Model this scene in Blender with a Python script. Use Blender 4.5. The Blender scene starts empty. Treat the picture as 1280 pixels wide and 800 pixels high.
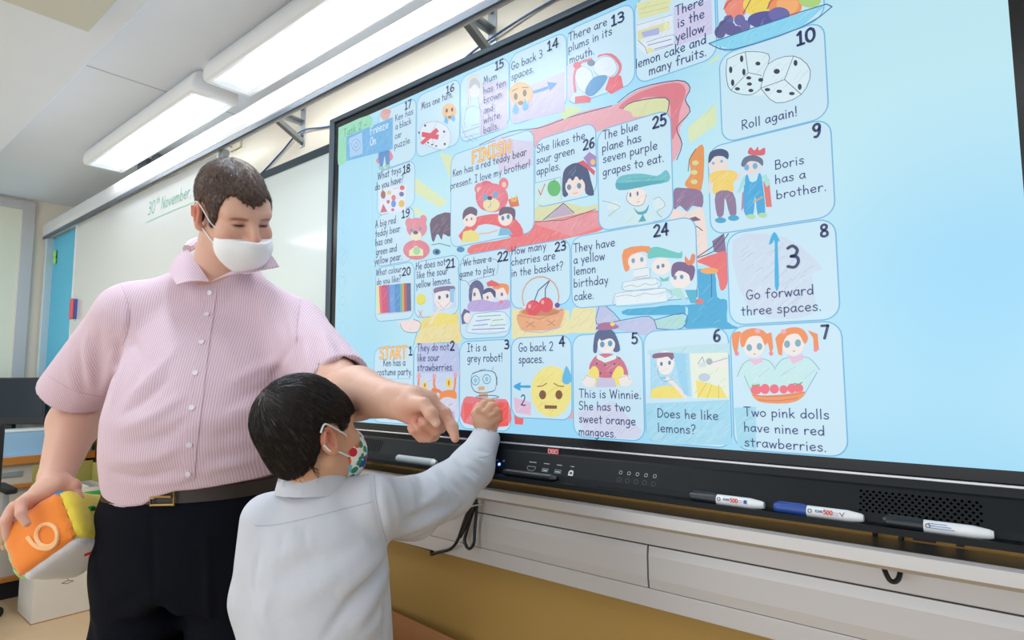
import bpy, bmesh, math, random
import numpy as np
from mathutils import Vector, Matrix
random.seed(7)
rng = np.random.default_rng(11)
S = bpy.context.scene
COL = S.collection
PI = math.pi

# ------------------------------------------------------------------ camera, world, lights, exposure
CAM = Vector((1.6454, -1.1135, 1.1997))
YAW, PITCH, ROLL, FPX = 0.692085, 0.091757, -0.0036345, 759.53
cy, sy, cp, sp, cr, sr = math.cos(YAW), math.sin(YAW), math.cos(PITCH), math.sin(PITCH), math.cos(ROLL), math.sin(ROLL)
FW = Vector((-sy * cp, cy * cp, sp))
r0 = Vector((cy, sy, 0)); u0 = r0.cross(FW)
RT = r0 * cr + u0 * sr
UP = u0 * cr - r0 * sr
cam_data = bpy.data.cameras.new('camera')
cam_data.sensor_width = 36.0
cam_data.lens = FPX / 1280 * 36.0
cam_data.clip_start = 0.02
cam = bpy.data.objects.new('camera', cam_data)
COL.objects.link(cam)
cam.matrix_world = Matrix(((RT.x, UP.x, -FW.x, CAM.x), (RT.y, UP.y, -FW.y, CAM.y), (RT.z, UP.z, -FW.z, CAM.z), (0, 0, 0, 1)))
S.camera = cam

S.view_settings.view_transform = 'Standard'
S.view_settings.look = 'None'
S.view_settings.exposure = 0.0
S.view_settings.gamma = 1.0
S.view_settings.use_curve_mapping = False

w = bpy.data.worlds.new('world'); S.world = w; w.use_nodes = True
w.node_tree.nodes['Background'].inputs[0].default_value = (0.86, 0.93, 1.0, 1)
w.node_tree.nodes['Background'].inputs[1].default_value = 0.66

def area(name, loc, target, sx, syy, power, color=(1, 1, 1)):
    l = bpy.data.lights.new(name, 'AREA'); l.shape = 'RECTANGLE'; l.size = sx; l.size_y = syy
    l.energy = power; l.color = color
    o = bpy.data.objects.new(name, l); COL.objects.link(o)
    o.location = loc
    d = Vector(target) - Vector(loc)
    o.rotation_euler = d.to_track_quat('-Z', 'Y').to_euler()
    return o
# ceiling lamps of the room behind the camera, and daylight from the window side
area('ceiling_lamp_light', (0.6, -1.9, 2.30), (0.6, -1.9, 0), 3.2, 0.3, 9, (0.96, 0.98, 1.0))
area('ceiling_lamp_light', (-1.6, -1.5, 2.30), (-1.6, -1.5, 0), 2.6, 0.3, 13, (0.96, 0.98, 1.0))
area('window_daylight', (0.2, -4.6, 1.5), (-0.6, 0, 1.9), 5.4, 1.6, 62, (0.92, 0.97, 1.0))
area('board_lamp_light', (-1.3, -0.11, 2.262), (-1.3, -0.11, 0), 1.15, 0.14, 6, (0.97, 0.99, 1.0))
area('board_lamp_light', (0.1, -0.11, 2.262), (0.1, -0.11, 0), 1.15, 0.14, 6, (0.97, 0.99, 1.0))

# ------------------------------------------------------------------ helpers
def lin(c):
    return c / 12.92 if c <= 0.04045 else ((c + 0.055) / 1.055) ** 2.4
def rgb(h):
    if isinstance(h, str):
        h = [int(h[i:i + 2], 16) for i in (0, 2, 4)]
    return tuple(lin(v / 255) for v in h) + (1.0,)

MATS = {}
def mat(name, col, rough=0.5, metal=0.0, spec=0.5, emit=0.0, noise=0.0, nscale=8.0, bump=0.0, bscale=60.0, sheen=0.0, coat=0.0, sss=0.0, stretch=None, trans=0.0):
    if name in MATS: return MATS[name]
    m = bpy.data.materials.new(name); m.use_nodes = True
    nt = m.node_tree; b = nt.nodes['Principled BSDF']
    c = rgb(col)
    b.inputs['Base Color'].default_value = c
    b.inputs['Roughness'].default_value = rough
    b.inputs['Metallic'].default_value = metal
    b.inputs['Specular IOR Level'].default_value = spec
    b.inputs['Coat Weight'].default_value = coat
    b.inputs['Sheen Weight'].default_value = sheen
    b.inputs['Transmission Weight'].default_value = trans
    if sss:
        b.inputs['Subsurface Weight'].default_value = sss
        b.inputs['Subsurface Radius'].default_value = (0.010, 0.004, 0.002)
        b.inputs['Subsurface Scale'].default_value = 0.6
    if emit:
        b.inputs['Emission Color'].default_value = c
        b.inputs['Emission Strength'].default_value = emit
    if noise or bump:
        tc = nt.nodes.new('ShaderNodeTexCoord')
        mp = nt.nodes.new('ShaderNodeMapping')
        if stretch: mp.inputs['Scale'].default_value = stretch
        nt.links.new(tc.outputs['Object'], mp.inputs[0])
        if noise:
            n = nt.nodes.new('ShaderNodeTexNoise'); n.inputs['Scale'].default_value = nscale; n.inputs['Detail'].default_value = 5
            nt.links.new(mp.outputs[0], n.inputs['Vector'])
            mx = nt.nodes.new('ShaderNodeMix'); mx.data_type = 'RGBA'
            mx.inputs[6].default_value = tuple(max(0, v * (1 - noise)) for v in c[:3]) + (1,)
            mx.inputs[7].default_value = tuple(min(1, v * (1 + noise)) for v in c[:3]) + (1,)
            nt.links.new(n.outputs[0], mx.inputs[0]); nt.links.new(mx.outputs[2], b.inputs['Base Color'])
        if bump:
            n2 = nt.nodes.new('ShaderNodeTexNoise'); n2.inputs['Scale'].default_value = bscale; n2.inputs['Detail'].default_value = 4
            nt.links.new(mp.outputs[0], n2.inputs['Vector'])
            bp = nt.nodes.new('ShaderNodeBump'); bp.inputs['Strength'].default_value = bump; bp.inputs['Distance'].default_value = 0.01
            nt.links.new(n2.outputs[0], bp.inputs['Height']); nt.links.new(bp.outputs[0], b.inputs['Normal'])
    MATS[name] = m
    return m

def screen_mat(hexcol):
    """one colour of the lit picture on the display panel (gives off light, under glossy glass)"""
    n = 'screen_' + hexcol
    if n in MATS: return MATS[n]
    m = bpy.data.materials.new(n); m.use_nodes = True
    b = m.node_tree.nodes['Principled BSDF']
    b.inputs['Base Color'].default_value = (0.004, 0.005, 0.006, 1)
    b.inputs['Roughness'].default_value = 0.30
    b.inputs['Specular IOR Level'].default_value = 0.5
    b.inputs['Emission Color'].default_value = rgb(hexcol)
    b.inputs['Emission Strength'].default_value = 0.97
    MATS[n] = m
    return m

def link(name, me, m=None, parent=None, smooth=False):
    o = bpy.data.objects.new(name, me); COL.objects.link(o)
    if m is not None:
        for x in (m if isinstance(m, (list, tuple)) else [m]): me.materials.append(x)
    if parent is not None:
        o.parent = parent
        o.matrix_parent_inverse = Matrix.Translation(-Vector(parent.location)) if not parent.get('_rot') else parent.matrix_basis.inverted()
    if smooth:
        me.polygons.foreach_set('use_smooth', [True] * len(me.polygons))
    return o
def tag(o, label, cat, group=None):
    o['label'] = label; o['category'] = cat
    if group: o['group'] = group
    return o
def thing(name, loc, label, cat, group=None):
    o = bpy.data.objects.new(name, None); COL.objects.link(o); o.location = loc
    o.empty_display_size = 0.05
    return tag(o, label, cat, group)
def structure(o):
    o['kind'] = 'structure'; return o

class MB:
    """collects shapes in world coordinates into one mesh"""
    def __init__(self): self.bm = bmesh.new()
    def box(self, x0, x1, y0, y1, z0, z1, bev=0.0, seg=2, M=None):
        t = bmesh.new()
        bmesh.ops.create_cube(t, size=1)
        for v in t.verts:
            v.co = Vector((x0 + (v.co.x + .5) * (x1 - x0), y0 + (v.co.y + .5) * (y1 - y0), z0 + (v.co.z + .5) * (z1 - z0)))
        if bev:
            bmesh.ops.bevel(t, geom=t.edges[:], offset=bev, segments=seg, profile=.5, affect='EDGES')
        self.merge(t, M); return self
    def merge(self, t, M=None):
        if M is not None: t.transform(M)
        me = bpy.data.meshes.new('t'); t.to_mesh(me); t.free(); self.bm.from_mesh(me); bpy.data.meshes.remove(me)
    def cyl(self, a, b, r, r2=None, n=16, caps=True):
        a, b = Vector(a), Vector(b); d = b - a
        t = bmesh.new()
        bmesh.ops.create_cone(t, cap_ends=caps, segments=n, radius1=r, radius2=r if r2 is None else r2, depth=d.length)
        self.merge(t, Matrix.Translation((a + b) / 2) @ d.to_track_quat('Z', 'Y').to_matrix().to_4x4()); return self
    def sphere(self, c, r, sc=(1, 1, 1), n=16, M=None):
        t = bmesh.new(); bmesh.ops.create_uvsphere(t, u_segments=n, v_segments=n // 2 + 2, radius=r)
        for v in t.verts: v.co = Vector((v.co.x * sc[0], v.co.y * sc[1], v.co.z * sc[2]))
        if M is not None: t.transform(M)
        self.merge(t, Matrix.Translation(c)); return self
    def tube(self, pts, r, n=8, smooth=6, closed=False):
        P = spline(pts, smooth, closed) if smooth > 1 else [Vector(p) for p in pts]
        N = len(P); rings = []
        prev = None
        for i in range(N):
            if closed: T = P[(i + 1) % N] - P[i - 1]
            else: T = P[min(i + 1, N - 1)] - P[max(i - 1, 0)]
            T.normalize()
            if prev is None:
                a = T.orthogonal().normalized()
            else:
                a = (prev - T * prev.dot(T)).normalized()
            prev = a; bq = T.cross(a)
            rr = r[min(int(i / max(1, N - 1) * (len(r) - 1) + .5), len(r) - 1)] if isinstance(r, (list, tuple)) else r
            rings.append([self.bm.verts.new(P[i] + a * math.cos(2 * PI * k / n) * rr + bq * math.sin(2 * PI * k / n) * rr) for k in range(n)])
        for i in range(N if closed else N - 1):
            A, B = rings[i], rings[(i + 1) % N]
            for k in range(n): self.bm.faces.new((A[k], A[(k + 1) % n], B[(k + 1) % n], B[k]))
        if not closed:
            self.bm.faces.new(rings[0][::-1]); self.bm.faces.new(rings[-1])
        return self
    def prism(self, prof, x0, x1, axis='X', smooth=False):
        """extrude a closed profile of (y,z) along X, or (x,z) along Y, or (x,y) along Z"""
        def mk(t, a, b):
            return {'X': (t, a, b), 'Y': (a, t, b), 'Z': (a, b, t)}[axis]
        A = [self.bm.verts.new(mk(x0, a, b)) for a, b in prof]; B = [self.bm.verts.new(mk(x1, a, b)) for a, b in prof]
        n = len(prof)
        for i in range(n): self.bm.faces.new((A[i], A[(i + 1) % n], B[(i + 1) % n], B[i]))
        self.bm.faces.new(A[::-1]); self.bm.faces.new(B)
        return self
    def poly(self, pts):
        self.bm.faces.new([self.bm.verts.new(p) for p in pts]); return self
    def build(self, name, m, parent=None, smooth=False):
        bmesh.ops.recalc_face_normals(self.bm, faces=self.bm.faces[:])
        me = bpy.data.meshes.new(name); self.bm.to_mesh(me); self.bm.free()
        o = link(name, me, m, parent, smooth)
        if smooth:
            try: me.set_sharp_from_angle(angle=0.7)
            except Exception: pass
        return o
def spline(pts, k=6, closed=False):
    P = [Vector(p) for p in pts]; n = len(P); out = []
    rngi = range(n) if closed else range(n - 1)
    for i in rngi:
        g = (lambda j: P[j % n]) if closed else (lambda j: P[max(0, min(n - 1, j))])
        a, b, c, d = g(i - 1), g(i), g(i + 1), g(i + 2)
        for s in range(k):
            t = s / k
            out.append(0.5 * ((2 * b) + (c - a) * t + (2 * a - 5 * b + 4 * c - d) * t * t + (3 * b - a - 3 * c + d) * t ** 3))
    if not closed: out.append(P[-1].copy())
    return out
def at(px, py, t):
    """world point seen at photo position (px, py), t metres along the view axis"""
    return CAM + (FW + RT * ((px - 640) / FPX) - UP * ((py - 400) / FPX)) * t

# ------------------------------------------------------------------ stroke lettering (rounded handwriting style)
G = {
'a': (.56, '~.47,.48 .3,.57 .12,.45 .06,.22 .2,.03 .36,.1 .46,.3;.48,.56 .46,.25 .53,.02'),
'b': (.6, '.1,1 .1,.02;~.1,.35 .25,.52 .45,.45 .52,.25 .42,.06 .22,.02 .1,.12'),
'c': (.54, '~.46,.48 .3,.57 .12,.42 .08,.22 .2,.04 .36,.03 .47,.12'),
'd': (.6, '~.47,.42 .3,.54 .12,.42 .07,.22 .2,.03 .36,.06 .47,.25;.5,1 .5,.02'),
'e': (.56, '~.08,.27 .3,.3 .48,.36 .42,.52 .28,.57 .12,.46 .07,.25 .18,.05 .34,.02 .48,.1'),
'f': (.5, '~.48,.9 .36,1 .25,.88 .22,.6 .22,0;.05,.55 .42,.56'),
'g': (.58, '~.47,.45 .3,.57 .12,.45 .07,.25 .2,.06 .36,.12 .46,.3;~.49,.55 .48,.1 .44,-.2 .28,-.34 .1,-.26'),
'h': (.57, '.1,1 .1,0;~.1,.32 .26,.54 .42,.46 .46,.2 .46,0'),
'i': (.25, '.12,.55 .12,0;.12,.8 .12,.84'),
'k': (.54, '.1,1 .1,0;.45,.55 .12,.26;.2,.32 .48,0'),
'l': (.25, '.12,1 .12,0'),
'm': (.8, '.08,.55 .08,0;~.08,.35 .22,.55 .36,.45 .38,0;~.38,.35 .52,.55 .66,.45 .7,0'),
'n': (.55, '.08,.55 .1,0;~.1,.32 .26,.55 .42,.45 .45,0'),
'o': (.57, '~.28,.57 .1,.46 .06,.25 .2,.03 .38,.05 .5,.25 .45,.46 .28,.57'),
'p': (.57, '.1,.55 .1,-.38;~.1,.4 .26,.56 .46,.46 .5,.25 .38,.05 .22,.04 .1,.16'),
'r': (.47, '.1,.55 .1,0;~.1,.3 .2,.5 .34,.56 .44,.5'),
's': (.5, '~.42,.5 .26,.58 .1,.46 .22,.33 .4,.22 .38,.06 .2,.01 .06,.1'),
't': (.46, '.22,.85 .22,.05 .28,0;.05,.58 .42,.58'),
'u': (.56, '~.08,.55 .08,.2 .2,.02 .36,.08 .45,.3;.46,.55 .47,0'),
'v': (.52, '.05,.55 .25,0 .46,.55'), 'w': (.73, '.05,.55 .2,0 .36,.5 .52,0 .68,.55'),
'x': (.5, '.06,.55 .44,0;.44,.55 .06,0'),
'y': (.53, '.06,.55 .27,.1;.48,.55 .2,-.35'), 'z': (.52, '.06,.55 .42,.55 .06,0 .46,0'),
'A': (.74, '.06,0 .36,1 .66,0;.16,.35 .58,.35'),
'B': (.64, '.1,1 .1,0;~.1,.97 .4,1 .5,.8 .4,.58 .12,.53;~.12,.53 .45,.52 .57,.28 .45,.04 .1,.02'),
'D': (.7, '.1,1 .1,0;~.1,1 .4,.95 .62,.65 .58,.3 .38,.06 .1,.02'),
'E': (.6, '.54,1 .1,1 .1,0 .54,0;.1,.52 .46,.52'),
'F': (.6, '.55,1 .1,1 .1,0;.1,.52 .46,.52'),
'G': (.72, '~.6,.85 .42,1 .2,.9 .07,.5 .2,.1 .42,.02 .6,.2 .62,.42;.38,.42 .66,.44'),
'H': (.74, '.1,1 .1,0;.62,1 .62,0;.1,.52 .62,.52'),
'I': (.5, '.05,1 .45,1;.25,1 .25,0;.05,0 .45,0'),
'K': (.62, '.1,1 .1,0;.52,1 .12,.42;.24,.55 .56,0'),
'M': (.86, '.08,0 .2,1 .42,.2 .64,1 .77,0'),
'N': (.76, '.1,0 .1,1 .62,0 .62,1'),
'O': (.78, '~.4,1 .14,.85 .07,.48 .2,.1 .42,.02 .64,.15 .7,.55 .6,.9 .4,1'),
'R': (.66, '.1,1 .1,0;~.1,.98 .4,1 .54,.78 .4,.55 .1,.48;.22,.48 .6,0'),
'S': (.64, '~.54,.88 .36,1 .14,.88 .14,.64 .36,.52 .54,.34 .46,.08 .24,.01 .08,.14'),
'T': (.66, '.04,1 .64,1;.34,1 .34,0'),
'W': (.96, '.06,1 .26,0 .48,.85 .68,0 .9,1'),
'X': (.66, '.06,1 .6,0;.6,1 .06,0'),
'0': (.6, '~.3,1 .1,.82 .08,.3 .22,.02 .4,.05 .52,.35 .48,.82 .3,1'),
'1': (.44, '.08,.82 .24,1 .24,0;.06,0 .42,0'),
'2': (.58, '~.08,.82 .28,1 .48,.86 .46,.6 .28,.3 .07,.02;.07,.02 .53,.02'),
'3': (.56, '~.1,.92 .3,1 .48,.8 .4,.58 .22,.53;~.22,.53 .46,.46 .5,.22 .34,.02 .07,.08'),
'4': (.6, '.42,0 .42,1 .06,.32 .55,.32'),
'5': (.58, '.48,1 .16,1 .12,.55;~.12,.55 .34,.62 .5,.4 .46,.12 .26,.01 .08,.1'),
'6': (.58, '~.46,.96 .24,.85 .1,.45 .12,.14 .28,.01 .46,.12 .5,.35 .36,.52 .2,.46 .11,.3'),
'7': (.56, '.06,1 .5,1 .22,0'),
'8': (.58, '~.28,.53 .12,.68 .14,.92 .3,1 .46,.9 .44,.68 .28,.53 .1,.34 .1,.1 .28,.01 .48,.1 .48,.36 .28,.53'),
'9': (.58, '~.48,.7 .36,.5 .18,.52 .08,.75 .18,.96 .36,1 .48,.85 .48,.7 .44,.3 .3,.02 .14,.02'),
'.': (.24, '.1,.0 .1,.04'), ',': (.24, '.12,.04 .06,-.14'), '!': (.26, '.12,1 .12,.28;.12,.0 .12,.04'), '-': (.4, '.06,.35 .34,.35'),
'?': (.5, '~.06,.84 .22,1 .42,.88 .38,.62 .22,.45 .2,.28;.2,.0 .2,.04'), ' ': (.32, ''),
}
def text_strokes(s):
    x = 0; out = []
    for ch in s:
        wd, d = G.get(ch, G[' '])
        for st in d.split(';'):
            if not st: continue
            sm = st[0] == '~'
            p = [tuple(map(float, q.split(','))) for q in st.lstrip('~').split()]
            p = [Vector((a + x, b, 0)) for a, b in p]
            if sm: p = spline(p, 4)
            out.append(p)
        x += wd + .06
    return out, x - .06
def ribbon(P, wd, cap=True):
    """2-D polyline -> list of quads/triangles (points), round ends; sharp corners start a new stroke"""
    for i in range(1, len(P) - 1):
        a, b = P[i] - P[i - 1], P[i + 1] - P[i]
        if a.length > 1e-9 and b.length > 1e-9 and a.normalized().dot(b.normalized()) < .55:
            return ribbon(P[:i + 1], wd, cap) + ribbon(P[i:], wd, cap)
    n = len(P); L = []; R = []; h = wd / 2
    for i in range(n):
        T = P[min(i + 1, n - 1)] - P[max(i - 1, 0)]
        if T.length < 1e-9: T = Vector((1, 0, 0))
        T.normalize(); N = Vector((-T.y, T.x, 0))
        L.append(P[i] + N * h); R.append(P[i] - N * h)
    F = [[L[i], R[i], R[i + 1], L[i + 1]] for i in range(n - 1)]
    if cap:
        for i, sg in ((0, -1), (n - 1, 1)):
            T = (P[1] - P[0]) if i == 0 else (P[-1] - P[-2])
            if T.length < 1e-9: T = Vector((1, 0, 0))
            a0 = math.atan2(T.y, T.x) + (PI if sg < 0 else 0)
            F.append([P[i] + Vector((math.cos(a0 + k * PI / 6 - PI / 2), math.sin(a0 + k * PI / 6 - PI / 2), 0)) * h for k in range(7)])
    return F
class Paint:
    """flat picture or lettering on a plane: origin, right and up vectors, all faces in ONE mesh with one slot per colour"""
    def __init__(self, org, rt, up, out, step=5e-6, base=0.0004, mk=screen_mat):
        self.o, self.r, self.u, self.n = map(Vector, (org, rt, up, out)); self.step = step; self.base = base
        self.v = []; self.f = []; self.mi = []; self.mats = []; self.i = 0; self.mk = mk
    def add(self, hexcol, faces):
        m = self.mk(hexcol)
        if m not in self.mats: self.mats.append(m)
        k = self.mats.index(m); h = self.base + self.i * self.step; self.i += 1
        for F in faces:
            b = len(self.v)
            for p in F: self.v.append(self.o + self.r * p[0] + self.u * p[1] + self.n * h)
            self.f.append(tuple(range(b, b + len(F)))); self.mi.append(k)
    def fill(self, c, pts):
        from mathutils.geometry import tessellate_polygon
        P = [Vector((p[0], p[1], 0)) for p in pts]
        self.add(c, [[P[a], P[b], P[d]] for a, b, d in tessellate_polygon([P])])
    def line(self, c, wd, pts, closed=False):
        P = [Vector((p[0], p[1], 0)) for p in pts]
        if closed: P.append(P[0].copy())
        self.add(c, ribbon(P, wd))
    def text(self, c, s, x0, x1, z, h, wd, slant=0):
        st, W = text_strokes(s); k = (x1 - x0) / W; F = []
        for p in st:
            F += ribbon([Vector((x0 + q.x * k + q.y * slant * h, z + q.y * h, 0)) for q in p], wd * h)
        self.add(c, F)
    def rrect(self, x0, x1, z0, z1, r):
        out = []
        for cx, cz, a in ((x1 - r, z1 - r, 0), (x0 + r, z1 - r, 90), (x0 + r, z0 + r, 180), (x1 - r, z0 + r, 270)):
            for k in range(6):
                t = math.radians(a + k * 18); out.append((cx + r * math.cos(t), cz + r * math.sin(t)))
        return out
    def build(self, name, parent=None):
        me = bpy.data.meshes.new(name); me.from_pydata(self.v, [], self.f)
        o = link(name, me, self.mats, parent)
        me.polygons.foreach_set('material_index', self.mi)
        return o
# ================================================================== ROOM
CEIL = 2.36; WY = 0.15; WX = -3.27; XR = 4.2; YR = -5.0
m_cream = mat('cream_wall_paint', 'f3ecdc', .7, noise=.03, bump=.05, bscale=90)
m_tan = mat('ochre_wall_paint', 'b4904c', .6, noise=.05, nscale=5, bump=.05, bscale=90)
m_ceil = mat('ceiling_paint', 'e9f2fe', .8, noise=.02, bump=.06, bscale=40)
m_floor = mat('floor_vinyl', 'd8bd98', .45, noise=.08, nscale=4)
m_alu = mat('anodised_aluminium', 'd2d3d6', .38, metal=.75, noise=.03, stretch=(.2, 6, 6))
m_alu2 = mat('trunking_grey', 'cdcbcc', .42, metal=.25, noise=.03, nscale=3)
m_white = mat('white_enamel', 'eceef0', .35)
m_dark = mat('dark_gap', '26221e', .7)
m_black = mat('black_plastic', '0d1014', .3, noise=.0)
m_blackm = mat('black_matte', '15181c', .5)
m_steel = mat('galvanised_steel', 'b4bcc2', .4, metal=.6)

structure(MB().box(WX - .1, XR, YR, WY + .1, -.06, 0).build('floor', m_floor))
c = MB().box(WX - .1, XR, YR, WY + .1, CEIL, CEIL + .1)
c = structure(c.build('ceiling', m_ceil))
# panel joint and downstand beam of the ceiling
sj = MB().box(-.962, -.958, -.48, WY, CEIL - .0012, CEIL + .01).build('trim_1', mat('joint_grey', 'aeb4b8', .8)); structure(sj)
structure(MB().box(WX, XR, -1.06, -.48, CEIL - .05, CEIL, bev=.004).build('trim_2', m_ceil))
structure(MB().box(-.52, -.05, -1.4, -.565, CEIL - .09, CEIL, bev=.004).build('trim_3', mat('duct_paint', 'd4d6cc', .8)))
wb = MB()
wb.box(WX - .1, XR, WY, WY + .1, 1.15, CEIL)
structure(wb.build('wall_back', m_cream))
structure(MB().box(WX - .1, XR, WY, WY + .1, 0, 1.15).build('wall_back', m_tan))
structure(MB().box(WX - .1, WX, YR, WY, 0, CEIL).build('wall_left', m_cream))
structure(MB().box(WX, 2.6, WY - .012, WY, 0, .05, bev=.003).build('baseboard_back', mat('skirting', 'cdbb98', .5)))

# framed cream board on the side wall
t = thing('notice_board', (WX, -.6, 1.5), 'large cream notice board in a grey metal frame on the side wall', 'notice board')
MB().box(WX, WX + .012, -2.4, -.15, .62, 2.29).build('panel', mat('cream_board', 'eef0dc', .7, noise=.02), t)
f = MB()
f.box(WX, WX + .025, -.17, -.10, .58, 2.345, bev=.004); f.box(WX, WX + .025, -2.44, -2.38, .58, 2.345, bev=.004)
f.box(WX, WX + .0249, -2.39, -.165, 2.285, 2.345, bev=.004); f.box(WX, WX + .0249, -2.39, -.165, .58, .63, bev=.004)
f.build('frame', m_alu2, t)

# ------------------------------------------------------------------ board wall: top rail, boards, ledge, trunking
RZ0, RZ1 = 2.118, 2.212
t = thing('board_rail', (-.3, 0, RZ0), 'long white aluminium top rail running above the boards and the display', 'rail')
prof = [(-.056, RZ0 + .010), (-.060, RZ0 + .03), (-.060, RZ1 - .02), (-.052, RZ1 - .004), (-.04, RZ1), (-.022, RZ1), (-.018, RZ1 - .006), (-.018, RZ0), (-.026, RZ0), (-.026, RZ0 + .02), (-.044, RZ0 + .02), (-.044, RZ0)]
MB().prism(prof, WX + .03, 2.6).build('channel', mat('rail_white', 'e6e8ec', .3, metal=.25), t)
MB().box(WX + .03, 2.6, -.0561, -.048, RZ0 - .012, RZ0 + .004).build('lower_lip', mat('rail_dark', '5a6674', .4, metal=.3), t)
# steel brackets from the wall under the rail
for i, (bx, lb) in enumerate(((-.47, 'steel angle bracket with diagonal strut under the rail, above the display corner'), (.53, 'steel angle bracket with diagonal strut under the rail, above the display top edge'))):
    t = thing('rail_bracket', (bx, WY, 2.18), lb, 'bracket', 'brackets under the rail')
    MB().box(bx - .016, bx + .016, WY - .004, WY, 2.10, 2.27, bev=.001).build('wall_plate', m_steel, t)
    b = MB().box(bx - .012, bx + .012, -.017, WY - .004, 2.206, 2.21); b.box(bx - .012, bx - .009, -.017, WY - .004, 2.19, 2.209)
    b.build('arm', m_steel, t)
    b = MB(); b.prism([(-.012, 2.192), (.004, 2.204), (WY - .002, 2.132), (WY - .002, 2.116), (WY - .012, 2.116)], bx - .011, bx + .011); b.build('strut', mat('strut_grey', '9aa0a4', .45, metal=.4), t)
    for z in (2.112, 2.145, 2.255): MB().cyl((bx, WY - .009, z), (bx, WY - .004, z), .006, n=10).build('bolt', mat('bolt_dark', '4a5055', .4, metal=.6), t)
# cable clipped along the wall
cb = [(-.93, WY - .006, 2.045), (-.8, WY - .006, 2.055), (-.62, WY - .006, 2.115), (-.47, WY - .012, 2.16), (-.3, WY - .006, 2.135), (-.05, WY - .006, 2.10), (.12, WY - .006, 2.135), (.3, WY - .006, 2.12), (.5, WY - .012, 2.165), (.75, WY - .006, 2.20), (1.0, WY - .006, 2.19), (1.6, WY - .006, 2.2)]
tag(MB().tube(cb, .0035, n=6).build('cable', mat('blue_cable', '1f4f8c', .4), smooth=True), 'thin dark blue cable draped along the wall above the display', 'cable')
# wall hooks and holder seen under the rail
for x, lb in ((-1.02, 'small cream hook plate on the wall, left of the steel bracket'), (1.02, 'white round-holed wall plate above the top of the display')):
    t = thing('wall_hook', (x, WY, 2.25), lb, 'hook', 'hook plates on the wall')
    MB().box(x - .05, x + .05, WY - .012, WY, 2.225, 2.27, bev=.004).build('plate', mat('cream_plastic', 'e6dcc0', .5), t)
    MB().tube([(x - .02, WY - .012, 2.24), (x - .02, WY - .03, 2.235), (x - .02, WY - .034, 2.215), (x - .02, WY - .02, 2.205)], .003, n=6).build('hook', m_steel, t, True)

# sliding white board on the left
t = thing('whiteboard', (-1.7, -.03, .95), 'wide white writing board with a green handwritten date, behind the man', 'whiteboard')
m_wb = mat('whiteboard_face', 'd9dddd', .12, coat=.3)
MB().box(-2.62, -.80, -.030, -.012, .97, 2.105, bev=.002).build('panel', m_wb, t)
fr = MB(); fr.box(-2.63, -2.615, -.033, -.010, .96, 2.11); fr.box(-.805, -.79, -.033, -.010, .96, 2.11); fr.box(-2.615, -.805, -.033, -.010, .952, .972)
fr.build('edge_trim', m_white, t)
p = Paint((0, -.0305, 0), (1, 0, 0), (0, 0, 1), (0, -1, 0), mk=lambda h: mat('pen_' + h, h, .5))
p.text('4fa890', '30', -1.52, -1.43, 1.972, .06, .075, .15)
p.text('4fa890', 'th', -1.42, -1.375, 2.01, .035, .09, .15)
p.text('4fa890', 'November, 2020', -1.36, -.86, 1.972, .058, .075, .15)
p.line('8cc8b4', .004, [(-1.53, 1.94), (-1.2, 1.943), (-.84, 1.938)])
p.build('handwriting', t)
h = MB().box(-.785, -.765, -.030, .0, 2.02, 2.117, bev=.002); h.box(-.845, -.7651, -.009, .0, 2.05, 2.117, bev=.002)
tag(h.build('board_hanger', m_steel), 'grey steel hanger between the top rail and the whiteboard corner', 'hanger')
# blue pin board at the far end
t = thing('pin_board', (-2.9, 0, .95), 'sky blue felt pin board in the corner beside the whiteboard', 'pin board')
MB().box(-3.2, -2.60, -.004, .012, .95, 2.115).build('felt_panel', mat('blue_felt', '63bfe0', .9, noise=.06, nscale=120, bump=.2, bscale=300), t)
MB().box(-3.238, -3.195, -.045, .014, .93, 2.116, bev=.004).build('side_frame', mat('frame_pale', 'cdd9de', .4, metal=.2), t)
# fixed board between whiteboard and display
t = thing('whiteboard', (-.5, .09, .95), 'narrow white board with a black top edge, between the man and the display', 'whiteboard')
MB().box(-1.0, -.075, .075, .09, .97, 1.985).build('panel', mat('whiteboard_face_pale', 'dae4e2', .12, coat=.3), t)
MB().box(-1.0, -.075, .066, .092, 1.985, 2.012, bev=.002).build('top_edge', mat('dark_frame', '2c3f49', .4), t)
# things on the boards
t = thing('board_eraser', (-2.53, -.03, 1.60), 'small red and blue magnetic eraser stuck on the whiteboard', 'eraser')
MB().box(-2.565, -2.515, -.058, -.044, 1.535, 1.655, bev=.008, seg=3).build('grip', mat('eraser_red', 'd9606a', .6), t)
MB().box(-2.563, -2.517, -.044, -.030, 1.537, 1.653, bev=.004).build('felt', mat('eraser_blue', '4a67b4', .9), t)
t = thing('magnet', (-3.12, -.01, 1.98), 'bright green toy magnet on the blue pin board', 'magnet')
mg = MB(); mg.sphere((-3.12, -.012, 2.0), .022, (1, .4, 1.3)); mg.sphere((-3.115, -.012, 1.955), .022, (1, .4, 1.2))
mg.build('body', mat('lime_plastic', '9be06a', .5), t, True)
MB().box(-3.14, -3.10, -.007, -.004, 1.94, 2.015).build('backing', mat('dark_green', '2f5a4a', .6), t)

structure(MB().box(-2.3, 2.6, .082, WY, .9285, .985).build('trim_added', m_tan))  # added wall-coloured strip, set forward of the wall to catch more light
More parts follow.
